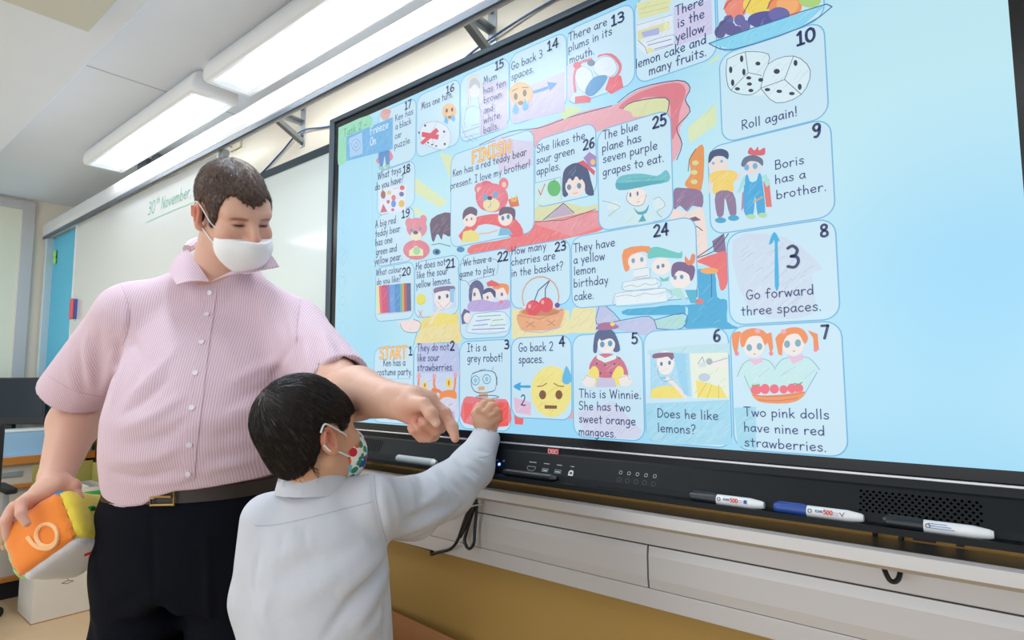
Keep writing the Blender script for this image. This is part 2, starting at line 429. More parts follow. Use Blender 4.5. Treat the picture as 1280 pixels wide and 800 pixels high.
# pen ledge
t = thing('pen_ledge', (0, .02, .9), 'long silver aluminium pen ledge under the display', 'ledge')
prof = [(.060, .928), (.060, .934), (.052, .934), (-.020, .934), (-.022, .939), (-.030, .939), (-.033, .934), (-.033, .914), (-.026, .907), (-.014, .907), (-.014, .913), (-.024, .917), (-.024, .928)]
MB().prism(prof, -3.15, 2.6).build('extrusion', m_alu, t)
for x in (-2.4, -.9, .1, 1.9):
    MB().box(x - .015, x + .015, -.012, .0765, .9, .927).build('support', m_steel, t)
# trunking below the ledge
TY = .078
t = thing('cable_trunking', (0, .1, .72), 'long pale grey three-strip cable trunking on the wall below the ledge', 'trunking')
MB().box(-2.3, 2.6, TY + .004, WY - .001, .722, .925).build('back_box', m_dark, t)
MB().box(-2.3, 2.6, TY, TY + .02, .8465, .927, bev=.002).build('cover_strip', m_alu2, t)
for a, b in ((-2.3, -.45), (-.446, 1.0245), (1.0285, 2.6)):
    MB().prism([(TY + .02, .7595), (TY - .001, .7595), (TY - .004, .78), (TY - .004, .825), (TY - .001, .8445), (TY + .02, .8445)], a, b).build('cover_panel', m_alu2, t)
MB().box(-2.3, 2.6, TY + .001, TY + .02, .719, .7575, bev=.002).build('cover_strip', m_alu2, t)

# ------------------------------------------------------------------ lamps over the boards
def lamp(x0, x1, label, y0=-.20, y1=-.015, zb=2.268, emit=.68, dname='lamp_diffuser'):
    t = thing('ceiling_lamp', ((x0 + x1) / 2, (y0 + y1) / 2, CEIL), label, 'lamp', 'ceiling lamps')
    body = [(y0 + .03, CEIL - .004), (y0 + .010, CEIL - .02), (y0 + .001, zb + .045), (y0, zb + .02), (y0 + .004, zb + .006), (y0 + .014, zb), (y0 + .026, zb + .003), (y0 + .030, zb + .02),
            (y1 - .030, zb + .02), (y1 - .026, zb + .003), (y1 - .014, zb), (y1 - .004, zb + .006), (y1, zb + .02), (y1 - .001, zb + .045), (y1 - .010, CEIL - .02), (y1 - .03, CEIL - .004)]
    MB().prism(body, x0 + .03, x1 - .03).build('housing', m_white, t, True)
    full = body[:6] + body[10:]
    for a, b, c in ((x0, x0 + .012, x0 + .030), (x1, x1 - .012, x1 - .030)):
        m_ = MB(); ym, zm = (y0 + y1) / 2, (zb + CEIL) / 2 + .01
        rings = [[m_.bm.verts.new((x, ym + (y - ym) * k, zm + (z - zm) * k)) for y, z in full] for x, k in ((a, .86), ((a + b) / 2 * .6 + a * .4, .95), (b, 1.0), (c, 1.0))]
        for i in range(3):
            for q in range(len(full)):
                m_.bm.faces.new((rings[i][q], rings[i][(q + 1) % len(full)], rings[i + 1][(q + 1) % len(full)], rings[i + 1][q]))
        m_.bm.faces.new(rings[0]); m_.bm.faces.new(rings[3])
        m_.build('end_cap', m_white, t, True)
    top = []
    for k in range(11):
        q = k / 10; top.append((y0 + .031 + q * (y1 - y0 - .062), zb + .006 + .011 * math.sin(PI * q)))
    MB().prism(top + [(top[-1][0], zb + .0195), (top[0][0], zb + .0195)], x0 + .034, x1 - .034).build('diffuser', mat(dname, 'd6e8f6', .4, emit=emit), t, True)
    return t
lamp(-1.93, -.66, 'white fluorescent ceiling lamp with a lit trough, further one near the corner')
lamp(-.575, .70, 'white fluorescent ceiling lamp with a lit trough, nearer one above the display')
lamp(-.04, .66, 'bright fluorescent ceiling lamp on the beam, casting glare on the top of the display', y0=-.67, y1=-.48, zb=2.225, emit=25, dname='lamp_diffuser_bright')
MB_ = MB().box(-1.78, -1.66, -.0, .06, 2.225, 2.30, bev=.004); MB_.box(-1.60, -1.52, .0, .05, 2.235, 2.29, bev=.004)
tag(MB_.build('rail_motor_box', mat('dark_steel', '5a6068', .5, metal=.3)), 'small dark grey metal box on top of the rail under the far lamp', 'box')

# ================================================================== INTERACTIVE DISPLAY
DZ = 1.065; DW, DH = 1.6676, 0.938
display = thing('interactive_display', (DW / 2, .09, DZ), 'large black interactive display showing a colourful board game', 'display')
b = MB()
b.box(-.024, DW + .024, -.001, .06, DZ - .020, DZ + DH + .022, bev=.002)
b.build('bezel', mat('bezel_glass_black', '06080d', .22), display)
b = MB()
b.box(-.052, -.026, -.006, .07, DZ - .10, DZ + DH + .04, bev=.003); b.box(DW + .026, DW + .052, -.006, .07, DZ - .10, DZ + DH + .04, bev=.003)
b.box(-.0265, DW + .0265, -.006, .07, DZ + DH + .024, DZ + DH + .04, bev=.003)
b.build('outer_frame', mat('frame_gunmetal', '4d5a64', .35, metal=.6), display)
MB().box(-.04, DW + .04, .06, .10, DZ - .07, DZ + DH + .02).build('back_housing', m_blackm, display)
MB().box(-.026, DW + .026, -.0085, -.001, DZ - .0235, DZ - .0195, bev=.001).build('chrome_strip', mat('chrome_strip', 'd8dade', .25, metal=.7), display)
# speaker bar with pen tray
b = MB(); b.prism([(.06, DZ - .0235), (-.006, DZ - .0235), (-.008, DZ - .036), (-.012, DZ - .039), (-.032, DZ - .078), (-.036, DZ - .088), (-.066, DZ - .090), (-.068, DZ - .086), (-.071, DZ - .086), (-.071, DZ - .096), (-.03, DZ - .100), (.06, DZ - .100)], -.026, DW + .026)
b.build('speaker_bar', mat('bar_black', '0e1418', .45, spec=.25), display)
# slope of the bar: point at height z in front of it
def bar(x, z, out=.0006):
    k = ((DZ - .039) - z) / .039
    return (x, -.012 - .020 * k - out * .89, z - out * .45)
def grille(x0, x1, name):
    b = MB()
    rows = 7
    for r in range(rows):
        z = DZ - .046 - r * .0045
        n = int((x1 - x0) / .0085)
        for i in range(n):
            x = x0 + (i + (.5 if r % 2 else 0)) * .0085
            c = Vector(bar(x, z)); e = Vector((0, -.456, -.89)); n1 = Vector((1, 0, 0))
            vs = [b.bm.verts.new(c + n1 * math.cos(a * PI / 3) * .0021 + e * math.sin(a * PI / 3) * .0021) for a in range(6)]
            b.bm.faces.new(vs)
    b.build('speaker_grille', mat('grille_hole', '010101', 1, spec=0), display)
grille(.10, .27, ''); grille(1.445, 1.60, '')
# small red badge with pale lettering
b = MB().box(.832, .862, -.0105, -.0075, DZ - .0375, DZ - .0255, bev=.001); b.build('badge', mat('badge_red', 'c8323c', .4), display)
pp = Paint((0, -.0106, 0), (1, 0, 0), (0, 0, 1), (0, -1, 0), mk=lambda h: mat('print_' + h, h, .5), base=.0002)
for k, s in enumerate('OEO'):
    pp.line('f4e8e8', .0011, pp.rrect(.8345 + k * .0092, .8412 + k * .0092, DZ - .0352, DZ - .0278, .0015), True)
    if s == 'E': pp.line('f4e8e8', .001, [(.8455, DZ - .0315), (.849, DZ - .0315)])
pp.build('badge_lettering', display)
# ports, buttons, light: laid on the sloped bar face
e = Vector((0, .456, .89)); nn = Vector((0, -.89, .456))
o0 = Vector(bar(0, DZ - .070, 0))
def bar_paint(): return Paint(o0, (1, 0, 0), e, nn, mk=lambda h: mat('print_' + h, h, .5), base=.0004, step=2e-5)
for x, wd in ((.800, .022), (.838, .018), (.872, .016), (.906, .012)):
    pp = bar_paint(); pp.line('aab2b8', .0016, [(x - wd / 2 + .002, .014), (x + wd / 2 - .002, .014)]); pp.build('port_caption', display)
pp = bar_paint(); pp.line('9aa4ac', .0012, [(.789, .004), (.811, .004), (.811, -.001), (.806, -.005), (.794, -.005), (.789, -.001)], True); pp.build('video_port', display)
for x in (.838, .872):
    pp = bar_paint(); pp.line('8a949c', .0012, [(x - .008, .003), (x + .008, .003), (x + .008, -.004), (x - .008, -.004)], True); pp.line('c8d0d4', .002, [(x - .005, -.001), (x + .005, -.001)]); pp.build('data_port', display)
pp = bar_paint(); pp.fill('d8d8d0', [(.900, -.006), (.912, -.006), (.912, .003), (.909, .006), (.903, .006), (.900, .003)]); pp.fill('30343a', [(.903, -.003), (.909, -.003), (.909, .002), (.903, .002)]); pp.build('touch_port', display)
for i in range(5):
    x = 1.022 + i * .0185
    pp = bar_paint(); pp.line('98a2aa', .0012, pp.rrect(x - .003, x + .003, .010, .016, .002), True); pp.build('button_symbol', display)
    pp = bar_paint(); pp.line('343c44', .0012, pp.rrect(x - .004, x + .004, -.006, .002, .003), True); pp.build('button', display)
for x in (.684, .696, .716):
    pp = bar_paint(); pp.line('8aa0b0', .0016, pp.rrect(x - .002, x + .002, .008, .011, .001), True); pp.build('indicator_symbol', display)
pp = bar_paint(); pp.line('2a4a90', .0012, pp.rrect(.699, .711, -.004, .006, .005), True); pp.build('power_button', display)
b = MB().sphere(bar(.706, DZ - .069, .001), .003, n=10); b.build('power_light', mat('led_blue', '5c8cff', .3, emit=6), display, True)
for x in (.84, .856): MB().box(1.50 if x < .85 else 1.556, 1.53 if x < .85 else 1.566, .064, .080, .936, .967).build('mount_foot', m_blackm, display)
MB().box(.3, 1.4, .10, WY, 1.3, 1.8).build('wall_mount', m_blackm, display)

# the picture on the screen: one mesh, one emissive colour per slot
scr = Paint((0, -.001, DZ), (1, 0, 0), (0, 0, 1), (0, -1, 0))
MM = .001
def scr_base():
    m = screen_mat('aadcf4'); nt = m.node_tree; b = nt.nodes['Principled BSDF']
    tc = nt.nodes.new('ShaderNodeTexCoord'); n = nt.nodes.new('ShaderNodeTexNoise'); n.inputs['Scale'].default_value = 1.6; n.inputs['Detail'].default_value = 1
    cr_ = nt.nodes.new('ShaderNodeValToRGB'); cr_.color_ramp.elements[0].color = rgb('98d6f6'); cr_.color_ramp.elements[1].color = rgb('bce6f2')
    cr_.color_ramp.elements[0].position = .35; cr_.color_ramp.elements[1].position = .65
    nt.links.new(tc.outputs['Object'], n.inputs['Vector']); nt.links.new(n.outputs[0], cr_.inputs[0]); nt.links.new(cr_.outputs[0], b.inputs['Emission Color'])
scr_base()
scr.fill('aadcf4', [(0, 0), (DW, 0), (DW, DH), (0, DH)])
PIC = """
F e8a3ad 0 618 720 686 727 768 720 885 724 955 722 1020 715 1068 731 1153 724 1181 700 1172 678 1180 651 1158 624 1161 591 1146 562 1133 565 1133 640 1062 668 969 667 792 674 686 670 618 686
F dd6f7c 0 1025 709 1073 725 1148 721 1173 698 1159 657 1154 626 1141 604 1140 646 1134 689 1082 710 1034 700
F d9dca0 0 1032 701 1058 708 1130 695 1135 668 1127 660 1085 670 1057 676 1051 688
L 34406a 1.6 617.8 725.7 718.3 733.4 810.7 718.6 890.7 720.5 1005.4 715.0
L 34406a 1.6 1020.2 717.3 1068.3 733.4 1156.9 723.0 1182.2 699.6 1171.5 678.2 1180.6 650.9 1151.9 626.1 1162.1 590.6 1149.9 560.9
L 34406a 1.6 1032.0 700.5 1058.3 708.1 1130.3 694.9 1134.7 668.3 1127.1 658.8
F cfe4a8 0 869 741 891 749 934 729 902 722 880 719
F d8e6b0 0 1175 620 1232 652 1232 612 1178 587
F d5e6ac 0 1243 748 1178 717 1215 734 1239 738
F d9e4b0 0 364 699 502 598 471 587 365 653
F d9e4b0 0 470 741 516 721 513 656
F d9e4b0 0 370 611 424 573 366 589
F 5b4560 0 439 562 514 566 514 504 487 513 480 498 464 517 449 497 439 515
L 38486f 1.4 441.0 489.9 472.3 489.2 514.3 475.7
E 4a7fb0 0 460.9 467.9 15.5 -2.1 -0.1 8.8
E 23304e 0 462.5 467.7 7.0 -0.9 -0.1 4.9
E 4a7fb0 0 551.2 462.1 14.4 -2.0 -0.0 7.4
F ea6d70 0 592 468 718 468 791 497 967 491 984 449 891 442 718 433 588 444
F e98a92 0 791 491 967 488 978 455 898 444
F d8d9a2 0 799 530 873 527 930 506 964 505 964 494 853 492 798 496
F b9a3bd 0 819 495 873 524 905 494
L 34406a 1.5 819.1 495.0 876.4 523.8 905.0 496.7
L 34406a 1.3 798.2 494.6 879.1 484.9 960.7 494.8
F e48a3c 0 1165 506 1178 527 1176 556 1191 574 1206 572 1198 489
L 4a5560 1.4 1173.0 532.5 1176.2 555.7 1189.8 572.9
E d9d28c 0 1188.0 545.8 6.7 -1.5 0.2 4.7
E d9d28c 0 1185.0 527.4 6.7 -1.5 0.2 4.7
E d9d28c 0 1184.4 508.6 6.7 -1.4 0.2 4.7
F 84628a 0 1142 501 1162 501 1198 487 1199 456 1180 462 1168 453 1154 467 1141 462
F f0d9cf 0 1141 462 1170 450 1201 451 1200 345 1129 373 1130 430
F 6d4a5c 0 1160 437 1185 440 1196 431 1179 431
E 3f78b5 0 1158.1 414.0 15.5 -2.4 0.3 10.4
E 1d2f52 0 1160.5 412.2 6.3 -1.0 0.2 7.5
L 34406a 1.4 1141.0 421.5 1160.0 427.9 1183.9 421.7 1197.7 410.2
L 34406a 1.4 1183.2 398.5 1180.1 375.6
F 7a5a80 0 1216 387 1239 399 1242 358 1219 366
L 34406a 1.6 1186.7 360.9 1215.1 375.4 1236.2 395.0
F e9605f 0 1185 353 1225 363 1244 359 1242 304 1229 292 1223 323 1207 340
L 34406a 1.5 1182.7 357.8 1216.2 366.4 1233.9 381.2 1247.1 396.3
F 2b9fd0 0 1184 331 1198 336 1219 327 1222 280 1240 272 1239 233 1257 219 1158 225 1163 250 1159 268 1108 272 1032 259 1032 271 1166 270 1185 279
L 1d4f86 1.3 1182.6 283.7 1185.0 331.3
L 1d4f86 1.3 1211.0 281.2 1212.7 328.1
F 2b9fd0 0 1032 271 1159 268 1159 251 1032 258
E efa04e 0 1208.4 331.2 17.2 -2.0 0.2 6.0
E d96a5a 0 1187.6 274.6 7.9 -0.6 0.2 5.2
F a5d6d0 0 1092 242 1154 253 1158 233 1140 226 1095 228
L 3c5d90 1.4 1090.1 244.0 1154.5 254.5 1159.3 233.2 1139.7 223.4 1092.1 228.1
F b7bde0 0 965 281 985 281 1016 248 1083 251 1097 228 1072 215 1000 233 959 245
L 3c5d90 1.4 965.3 280.6 959.0 244.7 1016.3 248.5 1082.9 252.6 1098.0 227.7
L 3c5d90 1.4 981.9 281.7 1000.6 266.0 1016.3 248.5
F eadfa0 0 899 283 957 284 956 226 880 229
F eddc94 0 381 223 402 261 433 273 541 277 551 220 454 220
F e9d780 0 442 375 536 366 546 277 391 261 412 299
F eadfa4 0 724 294 889 279 888 227 724 223
F f2dcd8 0 303 288 369 291 402 282 391 258 337 257
L 56607a 1.2 314.6 283.8 331.8 260.9 386.1 254.6 401.6 278.7 369.5 291.4
L 56607a 1.2 386.1 254.6 370.7 215.9
F f0a8b0 0 727 63 762 58 758 28 731 27
F ea5a58 0 729 48 758 43 756 22 732 22
F e8a0a8 0 865 56 899 62 902 43 871 39
!
F cfc6e4 0 618 889 712 869 712 745 618 750
F cfc6e6 0 719 831 884 832 883 737 725 752
F d3c9e6 0 892 844 914 841 908 772 891 754
F cdc8ea 0 1153 878 1231 862 1231 793 1153 793
F 9bd5ec 0 1071 79 1238 90 1239 9 1091 -8 1070 15
F b8dce6 0 1077 185 1164 192 1242 193 1241 172 1076 176
F 9bd5ea 0 1246 76 1285 79 1282 4 1250 8
F cfd3ec 0 908 55 995 82 1062 24 1051 8 925 5
F b9c2e8 0 388 226 545 218 552 139 389 140
F e3b9d2 0 728 85 780 74 780 44 733 49
F c9d8ea 0 1255 382 1345 375 1402 315 1386 305 1383 236 1282 251
F d2cbe6 0 672 730 790 690 789 631 685 639
F c4e6e2 0 797 587 871 586 873 530 796 533
L 2f86b8 0.8 797.0 587.4 870.7 585.8 871.9 532.9
E 4fb15c 0 851.1 563.7 18.6 -3.8 0.2 19.0
L 2f6a3a 1.2 851.3 578.8 854.0 585.0
L d92f3c 2.0 807.3 568.1 812.8 555.6 825.4 578.6
F 2f3d66 0 875 543 877 593 894 608 919 608 941 592 951 560 958 527 937 534 931 559 893 567 890 540
E f0dcd4 0 909.1 555.7 26.3 -5.4 0.4 22.8
F 2f3d66 0 880 575 890 595 913 602 938 588 941 563 931 573 922 567 913 580 903 570 893 581 887 569
E 5b7f9c 0 893.1 557.4 5.8 -1.2 0.1 6.6
E 5b7f9c 0 919.9 555.1 5.6 -1.2 0.1 6.5
L c0606a 1.0 903.2 542.2 909.5 539.3 915.8 540.8
F d2485a 0 916 609 932 611 962 579 959 570 938 593
F 9a7ab8 0 932 616 948 626 966 611 965 587 947 593
E e6c060 0 956.6 601.0 6.1 -1.4 0.1 6.4
F 5cb8c0 0 1012 542 1026 555 1071 550 1108 537 1128 545 1132 520 1070 523 1020 525
F 3f9fb0 0 1012 542 1026 539 1070 533 1128 523 1070 521 1020 525
L 3f8fa0 0.8 1037.3 544.7 1102.2 534.3
E f2e3dc 0 1061.2 501.8 22.6 -4.4 0.5 19.1
F c9e6ea 0 1024 448 1033 472 1052 481 1080 478 1097 455 1095 444
F 3f9fb0 0 1053 483 1063 471 1079 471 1088 482 1082 465 1063 465
F 3f9fb0 0 1063 449 1074 464 1081 448
L 4a6580 0.9 1041.1 515.8 1037.4 501.3 1052.6 485.8 1074.3 484.2 1082.8 502.5
E 45607c 0 1046.5 509.7 2.2 -0.4 0.1 5.1
E 45607c 0 1063.0 509.0 2.2 -0.4 0.1 5.0
L d07a7a 1.0 1061.0 491.7 1068.0 491.4
E d6e8ea 0 1007.7 491.5 17.0 -3.1 0.3 12.3
E c6e2e8 0 1001.6 477.1 11.5 -2.0 0.2 10.3
L 5a8a9a 0.8 978.9 509.8 1002.1 500.2 1021.9 488.9 1007.5 481.2 992.8 473.4
E d6e8ea 0 1111.1 477.4 13.3 -2.5 0.4 14.6
E c6e2e8 0 1110.6 460.4 11.3 -2.0 0.2 8.7
L 5a8a9a 0.8 1098.4 489.6 1111.5 492.0 1123.8 472.6 1105.5 463.7 1115.5 449.8
E e0596e 0 642.1 586.9 36.7 -7.2 -0.0 38.8
E e36e80 0 618.0 609.8 16.5 -3.4 -0.0 14.7
E f0c0a0 0 618.0 607.2 8.3 -1.7 -0.0 7.3
E e36e80 0 699.7 605.9 15.4 -3.2 0.0 15.2
E f0c0a0 0 701.0 603.1 7.1 -1.5 0.0 7.1
E e6677a 0 662.2 577.8 52.1 -10.1 0.0 36.9
E e8d9a0 0 658.9 560.6 27.7 -5.1 0.0 17.4
E 2f3d5a 0 653.5 578.5 8.7 -1.7 0.0 5.1
E 5aa0d0 0 638.7 583.4 8.1 -1.6 -0.0 8.3
E 5aa0d0 0 673.5 583.3 7.9 -1.6 0.0 8.2
L a06060 1.0 655.5 571.4 657.5 558.2 648.8 554.7
F e65a62 0 604 537 685 533 739 509 761 471 723 469 692 497 639 515 590 513
F e65a62 0 544 499 573 521 618 540 611 510 562 478
F e9d978 0 556 479 562 507 590 508 618 493 617 475
F 6fb5d8 0 682 478 688 497 717 490 728 474
E f2e0d4 0 584.6 537.5 23.9 -4.1 -0.1 21.0
F 5a4560 0 560 539 563 562 587 569 610 557 608 541 590 550 572 547
E f2e0d4 0 704.6 519.6 22.8 -3.9 0.1 20.0
F 5a4560 0 685 528 689 545 711 546 736 534 733 507 724 524 705 530
E 3f7fb5 0 696.9 519.9 5.1 -0.9 0.0 6.0
E 3f7fb5 0 714.2 520.4 5.1 -0.9 0.0 6.0
E 54607a 0 574.6 536.6 2.9 -0.5 -0.0 3.7
E 54607a 0 591.6 536.3 2.8 -0.5 -0.0 3.7
L e0b8a8 3.0 618.2 493.0 652.1 490.3 678.6 492.8
F d9653c 0 714 563 743 565 749 541 721 542
F e8b04a 0 724 571 733 559 743 573 740 553 724 556
F dfe6f6 0 212 692 335 679 333 603 219 614
F c85a6a 0 219 618 232 643 253 615
E e06a70 0 279.5 651.8 9.9 -1.9 -0.2 8.4
E 5a8ad0 0 279.8 633.9 10.8 -2.0 -0.2 10.8
E a05a50 0 231.4 670.2 11.2 -2.2 -0.3 12.2
E d9c84a 0 259.1 670.7 9.2 -1.8 -0.1 6.0
E e05a5a 0 317.2 673.9 10.5 -2.1 -0.1 7.1
E 5a68a0 0 314.9 655.5 10.5 -2.1 -0.1 7.1
E e0b84a 0 315.5 627.2 13.1 -2.5 -0.2 10.6
E d05a70 0 255.1 644.5 7.3 -1.4 -0.1 6.0
E d05a70 0 276.6 616.6 7.2 -1.3 -0.1 4.8
L d07a7a 1.0 277.0 679.1 299.5 677.5
E e0808f 0 381.0 546.5 42.7 -6.8 -0.5 28.5
E e0808f 0 349.5 566.0 17.0 -2.8 -0.2 13.9
E e0808f 0 407.9 564.8 14.6 -2.5 -0.2 13.6
E e07888 0 380.3 484.4 55.3 -7.6 -0.5 28.3
E efe0c0 0 378.8 524.2 23.2 -3.5 -0.2 13.7
E 46506a 0 377.0 533.5 10.8 -1.7 -0.1 5.1
E 5a90b8 0 360.1 543.0 5.9 -0.9 -0.1 5.2
E 5a90b8 0 395.9 541.9 5.8 -0.9 -0.1 5.1
F e6e9b0 0 351 486 380 496 409 480 409 464 351 471
E a8d0a0 0 382.8 481.2 14.8 -2.0 -0.2 11.3
F e08090 0 195 785 228 796 256 802 275 773 252 766 238 788 210 770
F 4f88c8 0 209 813 251 808 259 758 243 756 236 788 227 758 212 762
E 9fc8a8 0 221.8 753.4 14.1 -3.2 -0.1 4.9
E 9fc8a8 0 249.8 753.1 13.9 -3.2 -0.1 4.9
E d8a8a8 0 234.8 915.0 22.5 -6.4 -0.4 17.5
E e09a90 0 242.1 922.2 20.6 -5.9 -0.2 8.7
F dfe9f6 0 388 816 404 838 461 830 508 795 508 751 470 749 405 785
L 8090b0 0.8 387.6 815.7 404.0 837.5 460.9 830.5 507.9 795.1 508.3 750.5 469.6 749.0 404.7 785.2 387.6 815.7
L 8090b0 0.8 387.6 815.7 437.2 802.6 460.9 830.5
L 8090b0 0.8 437.2 802.6 449.7 765.2
E 2a3050 0 412.3 832.4 4.1 -1.1 -0.0 3.5
E 2a3050 0 387.6 818.7 3.4 -0.9 -0.1 3.5
E 2a3050 0 488.7 794.6 3.9 -1.0 -0.0 3.4
E 2a3050 0 491.3 759.2 3.9 -1.0 -0.0 3.4
E 2a3050 0 425.3 779.9 4.1 -1.0 -0.0 2.3
E 2a3050 0 441.6 770.1 4.0 -1.0 -0.0 2.3
E 2a3050 0 457.6 762.1 4.0 -1.0 -0.0 2.3
F e0485a 0 392 788 457 814 469 801 405 779
F e0485a 0 400 818 469 791 465 778 398 804
E edb878 0 507.5 845.5 26.6 -7.7 -0.2 23.6
E 5a4038 0 498.3 851.0 4.6 -1.3 -0.0 5.6
E 5a4038 0 519.0 847.7 4.6 -1.3 -0.0 5.6
E 7a5a4a 0 510.0 829.1 7.6 -2.2 -0.0 3.9
F 62b0e8 0 488 823 494 841 505 821 500 811
F 62b0e8 0 515 821 521 839 531 819 526 811
E edb878 0 755.5 819.3 36.8 -11.4 0.2 29.4
E 6a5044 0 739.7 816.5 6.3 -1.9 0.0 8.7
E 6a5044 0 767.9 816.5 6.2 -1.9 0.1 8.6
L 8a6a50 2.0 728.4 833.9 745.5 835.1
L 8a6a50 2.0 760.0 833.1 778.5 827.3
E 8a6a5a 0 755.3 795.6 8.7 -2.6 0.0 5.6
F 62b0e8 0 728 782 738 803 749 783 744 772 733 774
F 62b0e8 0 760 782 769 805 779 782 775 772 764 773
F 4f94d0 0 792 814 838 812 838 805 795 807
F 4f94d0 0 835 823 864 811 842 800
F d4d9d8 0 572 853 577 913 600 921 623 902 632 844 618 839 612 876 589 883 586 844
E e6e2ec 0 600.6 874.8 19.3 -6.0 -0.1 19.6
F b8bcc4 0 582 885 586 906 603 909 620 890 620 873 606 890 595 890
L 7a86a8 0.8 571.8 844.4 563.3 803.1 569.2 784.0
L 7a86a8 0.8 569.0 832.1 595.0 835.3 628.9 810.4 634.4 766.4
L a06a80 0.8 580.5 863.6 576.6 829.9
L a06a80 0.8 614.8 853.1 620.5 817.1
L 7a86a8 0.8 589.4 782.9 617.7 781.5
L 7a7aa0 0.8 556.4 842.3 553.0 804.9 567.8 762.7 596.7 739.0
L 7a7aa0 0.8 617.7 829.7 628.2 784.0 624.8 747.8
L a06a80 1.0 556.8 773.7 617.8 773.5
L 7a86a8 0.8 560.5 759.1 617.8 754.9
L 7a86a8 0.8 575.2 739.1 589.5 757.0 610.8 738.1
L de6f7c 5.0 913.4 775.2 911.3 813.7 925.2 837.4 957.0 835.8
L de6f7c 6.0 977.7 835.5 1007.8 827.2 1029.3 797.1 1021.6 777.3 1006.7 773.1
F e65f6a 0 991 755 1002 779 1031 774 1036 746 1006 740
F e65f6a 0 912 747 913 763 940 758 955 748 953 738
E dfeafa 0 937.8 795.6 23.5 -7.6 0.5 31.7
E dfeafa 0 992.4 807.5 28.6 -9.7 0.5 25.0
L 7a8ac0 0.8 919.6 825.1 935.7 826.7 956.5 808.1 961.1 778.7 945.2 762.9 924.2 776.5 914.9 803.0
L 7a8ac0 0.8 964.6 823.9 982.7 831.5 1007.7 822.7 1022.0 795.1 1011.8 780.5 981.8 785.8 964.2 805.5
E 6f7a90 0 956.8 827.5 10.3 -3.6 0.1 7.4
F 4f8fc8 0 943 775 964 792 997 785 987 766 961 751 942 759
E e65f70 0 919.7 834.6 10.7 -3.7 0.1 8.5
F dfe9f2 0 1071 876 1150 864 1151 796 1095 796 1070 823
F dedfa0 0 1071 921 1123 908 1149 897 1144 873 1077 882
F d9dca0 0 1071 858 1144 852 1143 835 1073 837
F a8aee0 0 1081 852 1121 847 1121 832 1085 839
L 6a86c0 0.8 1070.8 871.4 1150.4 862.8
L 6a86c0 0.8 1091.4 826.1 1151.3 819.8 1150.7 800.1 1092.2 801.8
L 5a6ab0 1.2 1095.8 818.0 1146.7 812.1
L 5a6ab0 1.2 1109.0 804.5 1148.6 800.8
L 3a4a90 0.8 1073.2 837.2 1088.9 816.1 1093.1 801.5
E e6e090 0 1100.0 805.5 6.3 -2.2 0.2 6.0
E e8e6b0 0 1136.8 843.7 6.1 -2.3 0.2 8.5
L 9ab8a0 0.7 1077.2 904.5 1140.4 893.9
L 9ab8a0 0.7 1077.0 893.5 1142.3 882.4
E f0806a 0 1277.0 826.5 21.6 -8.8 0.8 22.1
E f2d24a 0 1317.9 815.3 26.9 -11.0 0.9 21.5
E f08a4a 0 1363.6 793.9 28.6 -11.7 0.9 22.0
E f5a860 0 1368.4 794.5 18.5 -7.6 0.8 17.7
E a8d070 0 1405.2 787.2 17.6 -7.3 0.6 13.2
L 2a3558 1.4 1254.8 832.8 1264.3 843.0 1272.4 845.3
L 2a3558 1.4 1291.0 809.7 1300.3 822.5 1305.8 831.3
L 2a3558 1.4 1333.8 800.7 1340.1 811.6 1345.2 814.9
E 54508a 0 1246.1 789.2 10.7 -4.1 0.4 12.3
E 625c9c 0 1263.0 806.9 9.5 -3.7 0.4 10.0
E 54508a 0 1265.0 789.3 11.5 -4.4 0.5 13.3
E 625c9c 0 1283.8 798.7 10.2 -4.0 0.4 10.9
E 54508a 0 1277.9 778.9 11.3 -4.3 0.4 10.9
E 625c9c 0 1293.7 783.8 9.1 -3.5 0.4 10.9
E 54508a 0 1254.6 799.0 10.6 -4.1 0.4 11.1
E 4a4690 0 1333.9 779.1 35.6 -14.0 0.7 17.0
E 5f5aa4 0 1353.5 782.0 17.8 -7.1 0.6 13.6
L 2a3558 1.2 1237.8 785.6 1243.8 800.3 1257.7 809.0 1268.6 814.3
F 7fd2f0 0 1224 775 1431 769 1390 744 1269 746
L 2a5c90 1.6 1223.6 774.9 1431.2 769.7 1390.5 743.8 1268.7 746.2 1223.6 774.9
F d4ecf2 0 1258 733 1292 734 1332 715 1327 645 1296 649 1262 668
L 3a5070 0.9 1257.5 730.7 1291.7 733.5 1332.2 714.8 1329.4 692.4
L 3a5070 0.9 1257.5 730.7 1254.8 701.0 1262.2 668.3 1296.1 648.5 1316.4 654.0
L 3a5070 0.9 1291.7 733.5 1295.3 692.0 1324.7 675.3
L 3a5070 0.9 1295.3 692.0 1262.2 668.3
F d8eef4 0 1316 655 1330 696 1375 696 1400 661 1384 622 1342 620
L 3a5070 0.9 1316.5 655.1 1331.5 695.9 1374.5 696.2 1400.4 660.6 1384.2 622.5 1341.9 619.8 1316.5 655.1
L 3a5070 0.9 1316.5 655.1 1357.8 658.1 1374.5 696.2
L 3a5070 0.9 1357.8 658.1 1384.2 622.5
E 1d2440 0 1284.6 722.4 3.1 -1.1 0.2 6.5
E 1d2440 0 1263.6 708.1 3.1 -1.1 0.2 6.6
E 1d2440 0 1287.7 695.6 3.0 -1.0 0.2 6.5
E 1d2440 0 1266.4 681.8 3.1 -1.0 0.2 6.5
E 1d2440 0 1313.4 703.2 4.4 -1.5 0.1 3.7
E 1d2440 0 1295.9 681.5 4.5 -1.5 0.1 3.2
E 1d2440 0 1296.9 669.3 4.5 -1.4 0.1 3.2
E 1d2440 0 1274.7 667.1 4.6 -1.5 0.1 3.2
E 1d2440 0 1299.0 656.3 4.5 -1.4 0.1 3.2
E 1d2440 0 1317.1 670.8 4.4 -1.4 0.1 3.7
